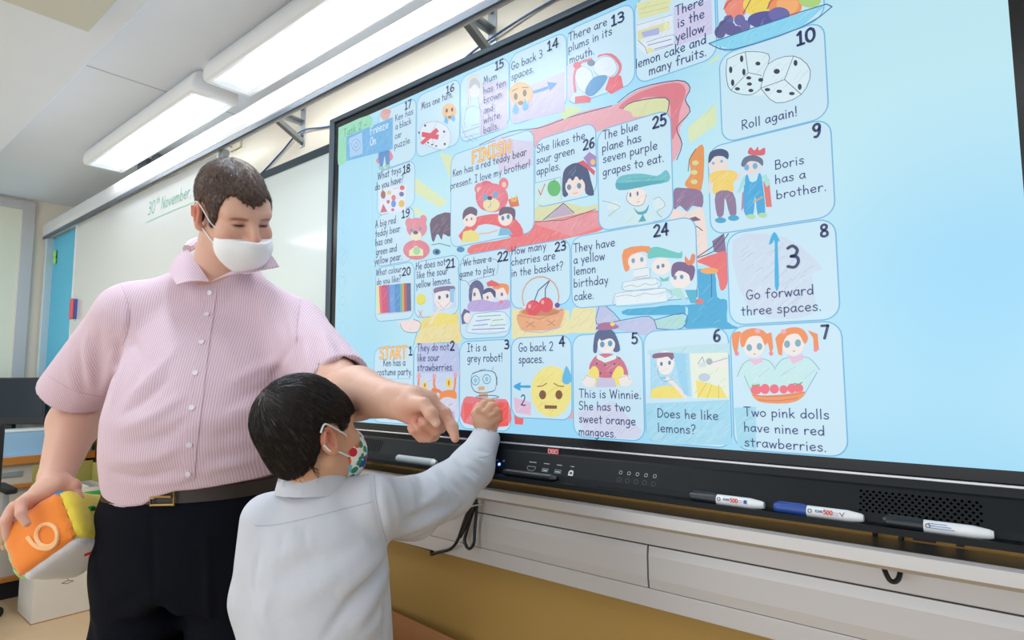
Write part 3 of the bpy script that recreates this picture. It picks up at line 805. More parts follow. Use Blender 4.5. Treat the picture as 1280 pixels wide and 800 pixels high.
E 1d2440 0 1345.3 677.5 5.2 -1.7 0.2 4.7
E 1d2440 0 1377.2 682.3 3.2 -1.1 0.2 5.6
E 1d2440 0 1382.1 636.9 3.2 -1.0 0.2 5.6
E 1d2440 0 1328.1 648.8 4.8 -1.5 0.1 3.1
E 1d2440 0 1348.0 639.4 4.7 -1.5 0.1 3.1
E 1d2440 0 1368.8 628.8 4.6 -1.4 0.1 3.1
E ecd8ce 0 1232.7 531.1 18.0 -4.1 0.5 15.2
F 2c3a64 0 1215 544 1219 559 1238 561 1253 551 1252 537 1243 545 1227 548 1217 538
F f2cc58 0 1216 516 1237 519 1263 512 1271 496 1261 492 1258 472 1223 476 1222 501 1217 496
L ecd0c0 3.0 1217.2 507.2 1213.5 480.5
L ecd0c0 3.0 1267.3 496.4 1275.3 505.3
F 84688c 0 1227 477 1259 472 1264 431 1252 431 1244 466 1240 433 1228 434
E 2f9cc8 0 1234.2 423.6 10.5 -1.8 0.2 5.3
E 2f9cc8 0 1258.4 423.8 10.2 -1.7 0.2 5.3
E e9d6d0 0 1294.4 512.7 15.8 -3.6 0.5 13.6
F 54607e 0 1276 521 1282 533 1299 534 1314 523 1314 510 1306 519 1291 524 1281 516
E 5fa8d8 0 1285.8 513.6 4.5 -1.0 0.2 5.8
E 5fa8d8 0 1300.9 512.8 4.4 -1.0 0.2 5.7
E 5fa8d8 0 1224.2 535.8 2.7 -0.6 0.1 2.7
E 5fa8d8 0 1240.3 535.9 2.6 -0.6 0.1 2.7
F d8505c 0 1289 539 1294 550 1301 542 1307 548 1309 540 1319 543 1318 530 1304 532
F e0685f 0 1314 481 1324 484 1327 432 1317 434
F d06a90 0 1276 468 1282 472 1278 441 1273 434
F 2f9fd8 0 1282 493 1287 500 1291 486 1302 485 1307 498 1312 487 1315 422 1302 422 1299 458 1294 424 1280 426 1277 452
F 9fdcd8 0 1277 494 1282 501 1282 483 1271 469 1267 470
F 9fdcd8 0 1312 492 1320 493 1326 474 1319 470
E a8d8a0 0 1289.8 421.0 7.9 -1.4 0.2 4.7
E a8d8a0 0 1310.5 420.0 7.7 -1.3 0.2 4.6
L e8a040 2.2 1296.8 447.3 1310.9 452.9
F 20a8dc 0 1329 367 1325 367 1319 366 1329 387 1339 365 1334 366 1333 291 1326 290
F f08a4a 0 1029 354 1029 396 1087 395 1089 374 1076 385 1051 382 1040 352
E f2e6e0 0 1059.7 366.4 21.2 -2.6 0.4 17.7
E 6a98b8 0 1050.5 369.9 4.1 -0.5 0.1 5.2
E 6a98b8 0 1070.0 369.8 4.0 -0.5 0.1 5.1
F 5cc0b8 0 1084 370 1087 388 1106 391 1149 373 1156 377 1156 363 1144 363 1106 370
E f2e6e0 0 1112.6 350.8 20.0 -2.4 0.5 17.2
E 5a7a98 0 1105.3 350.3 3.4 -0.4 0.1 4.1
E 5a7a98 0 1116.0 351.7 3.4 -0.4 0.1 4.1
F 5cc0b8 0 1107 331 1117 325 1129 329 1126 320 1112 320
E f2e6e0 0 1151.9 319.5 20.5 -2.1 0.5 16.8
F 6a4a78 0 1133 337 1137 352 1153 355 1180 343 1179 323 1172 315 1168 329 1148 338 1136 326
E 4a86b8 0 1140.4 325.1 3.7 -0.4 0.1 4.4
E 4a86b8 0 1154.4 325.0 3.7 -0.4 0.1 4.4
F e8784a 0 1162 354 1163 365 1171 355 1176 367 1183 364 1180 349 1169 346
F 3fa8c8 0 1160 299 1183 297 1182 271 1171 272
F a8dcd4 0 1114 303 1151 304 1164 276 1132 292
F e0ecf0 0 1050 353 1083 354 1088 331 1050 330
F e0ecf0 0 1026 330 1100 329 1104 309 1028 311
F e2eef2 0 1007 308 1119 307 1123 280 1009 280
L 7a9ab8 0.8 1050.1 351.1 1083.1 351.9
L 7a9ab8 0.8 1048.6 331.6 1087.5 331.2 1088.0 350.4
L 7a9ab8 0.8 1026.0 327.8 1099.8 328.1 1104.1 307.6 1028.2 310.1 1026.0 327.8
L 7a9ab8 0.8 1006.9 305.9 1118.5 306.3 1122.5 279.9 1009.0 278.7 1006.9 305.9
L 7a9ab8 0.8 1028.4 316.7 1044.1 319.9 1059.4 314.7 1074.7 319.6 1089.6 315.4 1103.4 317.7
L 7a9ab8 0.8 1009.4 298.6 1033.3 300.3 1053.8 295.7 1074.2 299.9 1094.0 295.8 1118.3 299.1
L b06a88 0.8 1052.2 334.5 1082.7 335.4
E f0e4de 0 1286.1 185.4 18.4 -0.6 0.7 19.0
F f0803a 0 1263 188 1264 209 1282 218 1302 214 1312 199 1305 187 1298 203 1278 202 1269 186
F f0803a 0 1248 189 1249 210 1264 213 1261 201 1256 176 1253 172
F f0803a 0 1306 207 1317 209 1319 182 1314 170 1311 187
E f0e4de 0 1351.5 187.2 18.5 -0.7 0.8 19.1
F f0803a 0 1331 190 1332 208 1349 216 1367 213 1376 198 1370 187 1361 204 1343 202 1334 186
F f0803a 0 1323 198 1330 208 1335 190 1333 168 1327 170
F f0803a 0 1376 210 1391 203 1392 176 1384 176 1384 196
E f0a0b0 0 1293.6 212.8 4.8 -0.2 0.2 4.1
E f0a0b0 0 1337.3 209.8 4.6 -0.2 0.2 4.0
E f07a8a 0 1255.2 173.8 3.8 -0.1 0.2 4.2
E f07a8a 0 1314.9 172.2 3.5 -0.1 0.2 4.1
E f07a8a 0 1386.8 176.9 3.2 -0.1 0.2 3.9
E 6fa0b0 0 1277.9 183.6 4.9 -0.2 0.2 6.2
E 6fa0b0 0 1295.7 185.0 4.8 -0.2 0.2 6.2
E 6fa0b0 0 1342.1 187.5 4.9 -0.2 0.3 6.4
E 6fa0b0 0 1359.7 188.8 4.8 -0.2 0.3 6.3
E d09090 0 1286.8 171.7 2.4 -0.1 0.0 1.2
E d09090 0 1352.8 175.2 2.2 -0.1 0.1 1.2
F bfe6e6 0 1255 147 1268 159 1308 162 1321 150 1318 114 1266 111 1267 134 1255 134
F bfe6e6 0 1323 154 1347 163 1373 165 1390 149 1389 141 1377 139 1370 114 1326 114
L 6a98a8 0.8 1254.5 131.9 1267.9 156.8 1288.4 162.6 1310.1 160.1 1321.1 143.8
L 6a98a8 0.8 1321.3 147.8 1333.4 161.7 1354.2 165.2 1376.1 162.8 1391.4 143.2
L 6a98a8 0.8 1267.0 133.9 1280.0 101.1
L 6a98a8 0.8 1387.6 139.3 1366.2 102.4
F e8b8d0 0 1274 165 1286 152 1300 158 1301 166 1288 163
F e8b8d0 0 1341 170 1350 153 1367 161 1366 171 1352 165
E f05a6a 0 1287.1 109.3 9.6 0.1 0.4 9.0
E f05a6a 0 1302.2 110.3 7.8 0.1 0.4 8.9
E f05a6a 0 1317.8 110.5 7.7 0.1 0.3 8.0
E f05a6a 0 1333.1 109.9 6.8 0.1 0.3 7.2
E f05a6a 0 1346.4 112.0 7.4 0.1 0.3 7.9
E f05a6a 0 1357.5 112.1 7.3 0.1 0.3 7.8
L 4f9a5a 1.5 1280.6 116.6 1287.4 115.5 1292.7 118.4
L 4f9a5a 1.5 1350.4 119.9 1357.8 118.7 1363.4 121.9
F ee8a4a 0 1279 102 1294 99 1329 101 1367 107 1358 93 1336 86 1301 86 1286 91
L c8603a 1.0 1281.9 99.1 1305.6 97.4 1344.0 100.1 1365.6 105.5
L c8603a 1.0 1289.6 91.1 1320.8 89.7 1354.9 95.2
F a0d4ec 0 1084 178 1136 179 1164 176 1166 95 1082 93
E f0e8e4 0 1115.7 159.3 18.3 -0.3 0.7 23.6
F 7a4a6a 0 1089 169 1094 178 1133 178 1130 164 1121 171 1106 169
F f2dc60 0 1082 90 1085 107 1105 114 1134 114 1152 91
L f0e0d8 6.0 1119.6 127.7 1133.7 116.5 1154.2 94.7
L 6a88a8 0.8 1100.7 152.7 1100.3 136.8 1112.2 123.1 1129.2 127.7
L 6a88a8 1.2 1107.5 129.9 1114.8 129.9
E 3a6a98 0 1107.3 157.2 2.9 -0.0 0.1 4.1
E 3a6a98 0 1124.4 159.1 2.9 -0.0 0.1 4.1
F 8fcbea 0 1133 177 1157 176 1161 95 1152 99 1143 125
F e6ecd8 0 1166 176 1239 176 1238 93 1170 91
F f2dc60 0 1176 126 1179 93 1236 93 1224 113
F f0e8e0 0 1208 160 1237 166 1237 149 1212 149
L 6a88a8 0.9 1208.3 157.8 1238.0 165.7
L 6a88a8 0.9 1181.4 156.0 1190.9 168.9 1194.9 155.8
E d0d8e0 0 1190.4 153.7 8.0 -0.1 0.1 4.3
E 9aa8b8 0 1203.9 160.0 6.2 -0.1 0.2 6.0
L c8b840 1.0 1179.3 93.0 1198.2 121.2
L c8b840 1.0 1197.2 92.0 1206.9 117.0
L c8b840 1.0 1219.1 92.5 1220.0 117.1
E b8c8d8 0 1193.2 130.7 11.5 -0.0 0.3 7.8
F 3a4a78 0 951 187 955 219 967 231 995 231 1009 214 1016 187 1000 185 998 212 967 211 960 184
E f2e6e0 0 983.4 200.4 21.1 -0.8 0.4 18.5
F 3a4a78 0 958 199 961 221 984 230 1006 219 1008 197 1000 209 989 212 972 208 967 213
E 3f8fb8 0 973.8 200.2 5.6 -0.2 0.1 6.4
E 3f8fb8 0 992.9 201.5 5.5 -0.2 0.1 6.3
F a05a8a 0 958 233 970 245 990 246 1009 240 1012 233 987 230
E f0d060 0 999.3 242.0 5.5 -0.3 0.1 4.4
F c8607a 0 940 150 954 174 975 181 1002 178 1024 163 1034 135 1018 132 996 130 962 132
L d8ecec 8.0 964.2 174.0 979.9 166.4 1002.2 173.2
E 3a3558 0 959.9 159.4 2.3 -0.0 0.0 2.0
E 3a3558 0 979.7 156.7 2.2 -0.0 0.0 1.9
E 3a3558 0 1001.9 158.8 2.2 -0.0 0.0 1.9
E 3a3558 0 968.1 139.8 2.3 -0.0 0.0 1.9
E 3a3558 0 993.2 140.6 2.2 -0.0 0.0 1.9
E 3a3558 0 1014.2 170.5 2.2 -0.0 0.0 1.9
F f4dc60 0 936 137 951 155 964 145 962 120 950 113 939 123
F f4dc60 0 996 135 1010 154 1023 147 1020 121 1004 113 997 123
E f0e6e2 0 939.0 122.7 16.2 0.0 0.2 12.3
E f0e6e2 0 1027.1 124.3 14.8 0.0 0.3 11.8
L 8aa8b8 0.8 924.4 125.1 933.4 135.0 950.8 130.1
L 8aa8b8 0.8 1038.7 125.3 1031.0 134.7 1012.2 130.0
F c8c0dc 0 959 130 1001 130 1006 111 956 110
E f2e27c 0 838.6 99.8 55.6 0.7 0.7 56.8
F 58b4e4 0 882 156 893 138 896 126 885 116 872 119 870 130 874 142
E 7a4a2e 0 815.6 92.0 9.8 0.2 0.1 10.2
E 7a4a2e 0 860.6 92.8 9.4 0.2 0.1 10.0
L a0702e 2.0 800.8 110.4 815.8 112.1 827.1 117.7
L a0702e 2.0 847.5 117.8 859.4 112.4 873.5 111.0
F 7a4a2e 0 821 69 855 69 855 62 821 61
F 30a0dc 0 730 110 753 120 752 113 779 113 779 107 752 107 752 100
F e8717a 0 568 78 607 83 654 77 687 80 714 73 713 17 568 18
F f04a48 0 665 71 714 73 713 17 676 17
F ef5a58 0 568 69 601 66 595 48 571 18
L 5a7090 1.2 598.0 141.4 630.6 148.5 667.9 145.2 677.4 130.4 675.2 107.3 662.2 96.6 613.0 93.8 595.1 108.7 593.9 130.5 598.0 141.4
E c4e4f2 0 630.6 121.9 35.6 0.1 -0.0 24.9
L 5a7090 1.3 598.0 140.1 630.6 147.7 666.2 144.8 676.3 130.4 675.2 107.3 662.2 97.4 613.0 95.1 596.3 108.7 593.9 130.5 598.0 140.1
O 5a7ea0 1.6 608.2 124.0 13.0 0.0 -0.0 11.3
O 5a7ea0 1.6 645.6 127.0 12.6 0.0 0.0 11.1
E 8ac0e0 0 608.2 124.0 5.9 0.0 -0.0 6.1
E 8ac0e0 0 645.6 127.0 5.7 0.0 0.0 6.0
F d8a878 0 617 108 638 110 639 101 618 99
F c89a80 0 619 94 648 96 651 82 620 81
O 4a5570 1.5 647.9 83.7 36.7 0.7 0.0 4.2
L 5a7090 1.0 662.2 147.4 667.9 156.7
L 5a7090 1.0 621.8 148.6 642.2 151.9
L 5a7090 1.6 679.1 132.5 679.1 113.6
F c8d4ee 0 389 143 546 144 553 29 395 32
L e88a5a 6.0 399.9 140.1 397.6 107.1 404.2 90.7
L e88a5a 7.0 460.4 135.2 458.7 112.2 468.9 94.0
L e88a5a 6.0 538.4 139.5 536.7 112.7 530.5 90.3
L e87a40 7.0 456.8 100.7 442.2 84.4 468.9 98.5 495.3 85.3
F f08a40 0 397 88 421 98 449 96 469 89 469 71 422 79
F f08a40 0 479 67 482 90 508 99 537 97 543 82 527 77 502 83 486 62
E d8d4ea 0 511.6 63.1 31.6 0.8 -0.2 25.1
F f08a40 0 479 71 489 92 515 97 540 90 541 77 515 81 495 79
E f2d24a 0 423.4 109.6 10.3 0.1 -0.1 10.3
E f2d24a 0 514.4 117.1 11.5 0.1 -0.1 12.6
E d8502a 0 423.3 111.0 2.8 0.0 -0.1 5.6
E d8502a 0 514.4 117.1 2.6 0.0 -0.1 7.2
L 5a6a98 1.0 492.3 62.6 502.0 59.3
L 5a6a98 1.0 514.9 59.7 527.6 64.5
E e8a0b0 0 400.0 134.4 8.4 -0.0 -0.1 6.6
E e8a0b0 0 459.1 135.2 8.0 -0.0 -0.1 6.5
E e8a0b0 0 538.4 137.2 7.5 -0.0 -0.0 6.3
F c8a8d8 0 509 38 534 46 540 15 515 14
F d4dcf0 0 275 116 361 119 365 88 276 86
F f0a050 0 291 107 354 111 356 100 295 96
F e86a3a 0 310 110 321 110 321 99 311 99
L 88b0d8 0.8 219.8 125.8 364.5 128.3
F e8e09a 0 209 399 221 399 229 317 216 316
F e8607a 0 221 399 233 398 240 317 229 317
F d04a70 0 233 398 257 398 264 317 240 317
F 8a6ab0 0 257 398 269 397 275 316 264 317
F 6a9ad8 0 269 397 292 396 297 316 275 316
F 4a8ac8 0 292 396 315 396 318 315 297 316
F 5ab0a8 0 315 396 324 395 327 315 318 315
F e09a5a 0 324 395 333 395 336 315 327 315
F b05a5a 0 333 395 344 394 347 315 336 315
F 5a5a80 0 344 394 362 393 365 316 347 315
L a8b4d8 1.6 214.9 315.6 302.7 314.1 365.8 314.1
F c6d6f0 0 447 371 536 369 541 311 453 304
E f0e6e0 0 492.3 339.0 33.9 -2.9 -0.3 29.1
F 7a6a90 0 457 356 462 370 531 368 529 350 507 358 477 358
F 8fc4e6 0 516 361 533 361 531 325 517 327
F f0dc6a 0 433 270 443 297 483 302 541 291 546 270
L f0dcd4 6.0 443.0 276.3 467.9 302.7 482.6 319.0
L 7a88b0 0.8 467.6 334.1 492.6 311.3 516.7 326.6
E 4a5a88 0 477.5 342.3 5.0 -0.4 -0.1 5.6
E 4a5a88 0 506.9 343.9 4.9 -0.4 -0.0 5.5
E e6de60 0 404.8 343.5 19.9 -1.7 -0.2 15.8
L c8b040 0.8 388.0 337.0 403.0 328.6 421.7 335.7
L e04050 1.6 395.8 313.4 409.7 295.3
L e04050 1.6 409.5 312.4 397.1 295.4
E f0e2de 0 609.4 342.3 23.0 -2.1 -0.0 18.5
F 5a5a88 0 585 331 589 364 614 375 636 356 632 321 618 351 600 353 594 320
E f0e2de 0 653.2 331.9 20.5 -1.8 0.0 15.6
F 4a4a78 0 633 337 639 349 658 351 675 340 673 324 658 341
E f0e2de 0 695.5 334.6 19.8 -1.8 0.1 16.6
F f08a50 0 664 350 683 359 716 352 714 327 701 347 683 345
F e0605a 0 645 365 662 370 683 361 691 352 649 355
F b8a0d8 0 587 321 632 324 675 314 716 317 714 295 592 297
F 5a5a88 0 558 290 569 306 589 298 583 268 561 266
E f0e0da 0 579.8 281.6 12.7 -0.8 -0.1 13.3
F dceaf4 0 605 290 704 288 714 242 578 245
L 5a98b8 0.9 605.0 289.9 703.6 287.6 714.1 241.8 578.1 245.3 605.0 289.9
L 7ac0a8 2.0 615.7 282.6 691.2 280.9
L 7aa0d8 2.0 609.5 271.9 657.5 272.8
L 9ac87a 2.0 666.0 269.8 699.5 270.2
L 7aa0d8 2.0 600.6 260.6 648.9 261.1
L 7ac0a8 2.0 657.5 257.4 706.0 257.3
L 8890c8 2.0 596.2 251.0 703.5 248.6
E 5a70a0 0 604.9 339.4 4.5 -0.4 -0.0 5.3
E 5a70a0 0 648.9 327.7 3.4 -0.3 0.0 3.9
E 5a70a0 0 695.5 331.4 4.1 -0.4 0.0 4.5
E e87a98 0 693.0 312.5 6.6 -0.5 0.0 5.1
L 5a6a98 1.0 554.3 381.1 577.6 375.3 591.3 357.2 588.6 374.2 673.0 381.7
L 5a6a98 1.0 554.3 381.1 554.1 422.0 674.7 420.4 678.9 383.0
O d09a7a 2.6 811.3 315.1 52.6 -4.5 0.5 47.2
E d8e8f4 0 810.9 275.9 58.1 -3.9 0.3 30.1
F e8a070 0 744 280 809 267 875 285 867 246 846 238 771 239 752 246
E e8a070 0 810.9 279.0 62.4 -4.3 0.1 14.4
E c87a50 0 810.9 280.2 53.9 -3.8 0.1 9.0
L b86a40 1.2 771.2 260.3 794.1 246.9
L b86a40 1.2 794.2 258.9 771.1 248.1
L b86a40 1.2 831.4 259.7 853.0 246.6
L b86a40 1.2 853.1 258.4 831.3 247.8
L b86a40 1.2 746.3 277.2 809.3 264.0 873.4 281.6
E e0404e 0 791.4 291.2 21.8 -1.6 0.2 18.2
E e0404e 0 827.4 295.7 20.4 -1.6 0.2 17.3
E f8a0a0 0 780.8 295.7 4.6 -0.3 0.0 4.9
E f8a0a0 0 818.6 302.4 4.4 -0.4 0.1 4.8
L 4a5068 2.4 794.6 307.4 806.2 330.7 836.1 348.9
L 4a5068 2.4 826.1 312.6 826.3 331.8 838.3 349.8
E 5a3a88 0 859.3 292.1 7.1 -0.5 0.1 5.9
L b4b8c4 2.0 763.3 238.1 816.4 233.1 867.2 242.9
O a4c4e4 0.9 40.0 508.8 21.9 -2.8 -0.9 25.0
O a4c4e4 0.9 41.4 434.4 21.8 -2.3 -1.0 26.4
O a4c4e4 0.9 44.2 356.4 21.7 -1.7 -1.0 26.2
O a4c4e4 0.9 47.0 279.1 21.6 -1.1 -0.9 24.3
L 8aa8d0 1.0 29.4 497.7 50.4 524.0
L 8aa8d0 1.0 31.2 447.8 50.6 441.6 51.4 421.1
L 8aa8d0 1.0 34.6 357.1 53.7 355.6
O a4c4e4 0.9 34.0 668.1 21.3 -3.9 -1.0 26.1
O a4c4e4 0.9 37.9 588.7 21.2 -3.3 -0.9 24.6
O a4c4e4 0.9 40.5 518.0 21.1 -2.8 -0.9 24.4
L 8aa8d0 1.0 33.6 676.6 34.4 657.0
L 8aa8d0 1.0 36.5 598.6 37.2 579.2
F 8fd8b4 0 -24 942 162 934 166 881 109 857 48 814 3 814 -9 880
F 66aee2 0 45 896 274 895 276 798 48 815
F a8cdf2 0 59 886 126 888 132 819 67 822
O 5a9ad8 1.5 96.7 855.1 22.7 -5.7 -0.6 18.3
O 5a9ad8 1.5 96.7 855.1 9.3 -2.3 -0.3 7.8
L 8ac4f0 1.0 148.4 888.5 152.8 839.7
L 9ec2e6 1.0 175.2 919.3 190.4 504.2
"""
CARDS = [(202,372,294,453),(202,368,457,611),(202,370,611,744),(202,372,747,928),(376,546,747,928),(549,717,747,928),(720,890,747,928),(893,1063,747,928),(1066,1238,743,928),(1242,1427,746,936),
 (1242,1425,571,744),(1214,1427,399,569),(1244,1426,226,396),(1244,1427,2,223),(1069,1240,3,223),(897,1066,4,223),(722,893,38,224),(551,720,4,222),(376,548,4,222),(202,373,4,217),
 (376,546,294,450),(552,720,228,444),(722,893,294,441),(897,1185,282,441),(515,793,471,722),(797,965,527,690),(969,1140,444,668)]
hr = random.Random(3)
def hatch(c, P):
    """crayon strokes inside a coloured area of the drawing"""
    xs = [p[0] for p in P]; zs = [p[1] for p in P]
    area_ = abs(sum(P[i][0] * P[(i + 1) % len(P)][1] - P[(i + 1) % len(P)][0] * P[i][1] for i in range(len(P)))) / 2
    if area_ < .0012: return
    def inside(x, z):
        r = False
        for i in range(len(P)):
            (x1, z1), (x2, z2) = P[i], P[i - 1]
            if (z1 > z) != (z2 > z) and x < (x2 - x1) * (z - z1) / (z2 - z1) + x1: r = not r
        return r
    v = [int(c[i:i + 2], 16) for i in (0, 2, 4)]
    tones = {}
    for _ in range(int(min(240, area_ * 16000))):
        x, z = hr.uniform(min(xs), max(xs)), hr.uniform(min(zs), max(zs)); L = hr.uniform(.010, .028); a = math.radians(hr.gauss(38, 9))
        q = [(x, z), (x + L * math.cos(a) * .5, z + L * math.sin(a) * .5 + .0008), (x + L * math.cos(a), z + L * math.sin(a))]
        if all(inside(*k) for k in q):
            tones.setdefault(hr.choice((0, 1, 1, 2)), []).append(q)
    for k, st in tones.items():
        f = (lambda t: int(t * .93)) if k == 0 else ((lambda t: int(t + (240 - t) * .30)) if k == 1 else (lambda t: int(t + (240 - t) * .15)))
        hx = '%02x%02x%02x' % tuple(max(0, min(255, f(t))) for t in v)
        F_ = []
        for q in st: F_ += ribbon([Vector((a, b, 0)) for a, b in q], .0012, False)
        scr.add(hx, F_)
def draw_cards():
    for x0, x1, z0, z1 in CARDS:
        q = scr.rrect(x0 * MM, x1 * MM, max(z0 * MM, .001), min(z1 * MM, DH - .001), .026)
        scr.fill('c6e4f4', q); scr.line('74b4dc', .0022, q, True)
def soft(c):
    v = [int(c[i:i + 2], 16) for i in (0, 2, 4)]; g = (0xcc, 0xe4, 0xf4)
    return '%02x%02x%02x' % tuple(int(a * .88 + b * .12) for a, b in zip(v, g))
for ln in PIC.strip().split('\n'):
    if ln == '!': draw_cards(); continue
    q = ln.split(); k, c, wd = q[0], soft(q[1]), float(q[2]); v = [float(x) * MM for x in q[3:]]
    if k in 'EO':
        n = 18
        P = [(v[0] + v[2] * math.cos(a * 2 * PI / n) + v[4] * math.sin(a * 2 * PI / n), v[1] + v[3] * math.cos(a * 2 * PI / n) + v[5] * math.sin(a * 2 * PI / n)) for a in range(n)]
    else: P = [(v[i], v[i + 1]) for i in range(0, len(v), 2)]
    P = [(min(max(x, .0005), DW), min(max(z, .0005), DH - .0005)) for x, z in P]
    if k == 'L':
        if len(P) > 3: P = [(a.x, a.y) for a in spline([(x, z, 0) for x, z in P], 3)]
        scr.line(c, wd * .00125, P)
    elif k == 'O': scr.line(c, wd * .00125, P, True)
    else:
        Q = P
        if len(P) >= 6: Q = [(a.x, a.y) for a in spline([(x, z, 0) for x, z in P], 3, True)]; Q = [(min(max(x, .0005), DW), min(max(z, .0005), DH - .0005)) for x, z in Q]
        scr.fill(c, Q); hatch(c, P)
TXT = """
10|2a3660|b|1381 1412 712 23
Roll again!|3c4876|n|1280 1377 586 17
9|2a3660|b|1399 1413 540 22
Boris|3c4876|n|1335 1384 498 16
has a|3c4876|n|1334 1385 472 16
brother.|3c4876|n|1335 1417 444 16
8|2a3660|b|1403 1416 366 20
3|2a3660|m|1347 1369 319 38
Go forward|3c4876|n|1276 1389 270 17
three spaces.|3c4876|n|1266 1400 242 17
7|2a3660|b|1397 1409 195 21
Two pink dolls|3c4876|n|1264 1403 62 16
have nine red|3c4876|n|1263 1395 35 16
strawberries.|3c4876|n|1263 1397 9 16
6|2a3660|b|1213 1227 197 22
Does he like|3c4876|n|1096 1218 53 17
lemons?|3c4876|n|1096 1174 25 17
5|2a3660|b|1043 1058 199 21
This is Winnie.|3c4876|n|914 1063 88 18
She has two|3c4876|n|913 1038 62 18
sweet orange|3c4876|n|913 1049 35 18
mangoes.|3c4876|n|912 1004 8 18
4|2a3660|b|863 879 200 21
Go back 2|3c4876|n|747 847 191 20
spaces.|3c4876|n|747 821 164 20
2|3c4876|n|753 767 67 24
3|2a3660|b|703 718 199 21
It is a|3c4876|n|581 645 196 20
grey robot!|3c4876|n|581 698 170 20
They do not|3c4876|n|392 516 202 20
2|2a3660|b|519 535 201 23
like sour|3c4876|n|392 479 175 20
strawberries.|3c4876|n|393 533 149 20
START|f0a860|s|230 349 185 32
1|2a3660|b|358 372 193 22
Ken has a|3c4876|n|248 344 164 20
costume party.|3c4876|n|219 374 138 20
23|2a3660|b|854 885 415 20
How many|3c4876|n|726 830 424 19
cherries are|3c4876|n|726 856 398 19
in the basket?|3c4876|n|726 877 371 19
22|2a3660|b|682 716 413 22
We have a|3c4876|n|565 662 416 18
game to play|3c4876|n|552 673 388 18
21|2a3660|b|501 535 418 22
He does not|3c4876|n|383 501 427 20
like the sour|3c4876|n|387 509 402 20
yellow lemons.|3c4876|n|384 523 376 20
What colour|3c4876|n|208 323 429 19
do you like?|3c4876|n|212 321 402 19
20|2a3660|b|325 362 417 21
19|2a3660|b|320 356 584 21
A big red|3c4876|n|200 295 574 22
teddy bear|3c4876|n|201 315 546 21
has one|3c4876|n|202 281 519 22
green and|3c4876|n|206 301 491 21
yellow pear.|3c4876|n|199 325 464 21
What toys|3c4876|n|208 316 719 22
18|2a3660|b|323 355 713 22
do you have?|3c4876|n|196 326 689 22
17|2a3660|b|328 356 902 22
Ken has|3c4876|n|285 365 879 19
a black|3c4876|n|287 357 853 19
car|3c4876|n|285 315 825 19
puzzle.|3c4876|n|283 358 797 19
16|2a3660|b|498 530 897 20
Miss one turn.|3c4876|n|399 524 881 20
15|2a3660|b|675 704 904 21
Mum|3c4876|n|635 682 880 19
has ten|3c4876|n|635 711 853 19
brown|3c4876|n|636 697 828 19
and|3c4876|n|636 669 801 19
white|3c4876|n|636 691 775 19
balls.|3c4876|n|635 687 749 19
14|2a3660|b|838 871 896 22
Go back 3|3c4876|n|728 824 886 20
spaces.|3c4876|n|728 799 859 20
13|2a3660|b|1011 1043 891 22
There are|3c4876|n|899 1001 898 19
plums in its|3c4876|n|898 1013 872 19
mouth.|3c4876|n|901 968 844 19
There|3c4876|n|1158 1217 856 20
is the|3c4876|n|1162 1218 829 20
yellow|3c4876|n|1157 1217 801 20
lemon cake and|3c4876|n|1067 1220 776 20
many fruits.|3c4876|n|1097 1220 751 20
25|2a3660|b|1102 1133 636 23
The blue|3c4876|n|985 1070 643 19
plane has|3c4876|n|982 1077 616 19
seven purple|3c4876|n|984 1112 591 19
grapes to eat.|3c4876|n|983 1126 562 19
26|2a3660|b|934 964 632 22
She likes the|3c4876|n|805 940 657 19
sour green|3c4876|n|804 912 630 19
apples.|3c4876|n|804 873 603 19
FINISH|f2b04a|s|595 726 680 31
Ken has a red teddy bear|3c4876|n|526 775 660 19
present. I love my brother!|3c4876|n|517 786 628 19
24|2a3660|b|1098 1131 412 23
They have|3c4876|n|905 1010 406 19
a yellow|3c4876|n|905 985 380 19
lemon|3c4876|n|905 962 355 19
birthday|3c4876|n|904 992 328 19
cake.|3c4876|n|905 957 299 19
Freeze|d8ecff|n|167 255 868 25
On|d8ecff|n|168 197 834 25
Task 2 -|6aa890|n|28 148 899 24
"""
for ln in TXT.strip().split('\n'):
    s, c, st, q = ln.split('|'); x0, x1, z, h = [float(x) * MM for x in q.split()]
    if st == 's':
        scr.text('e8923c', s, x0, x1, z, h, .22); scr.text('f8dc8a', s, x0, x1, z, h, .09)
    else:
        scr.text(c, s, x0, x1, z, h, {'n': .122, 'b': .21, 'm': .14}[st])
scr.build('screen_picture', display)

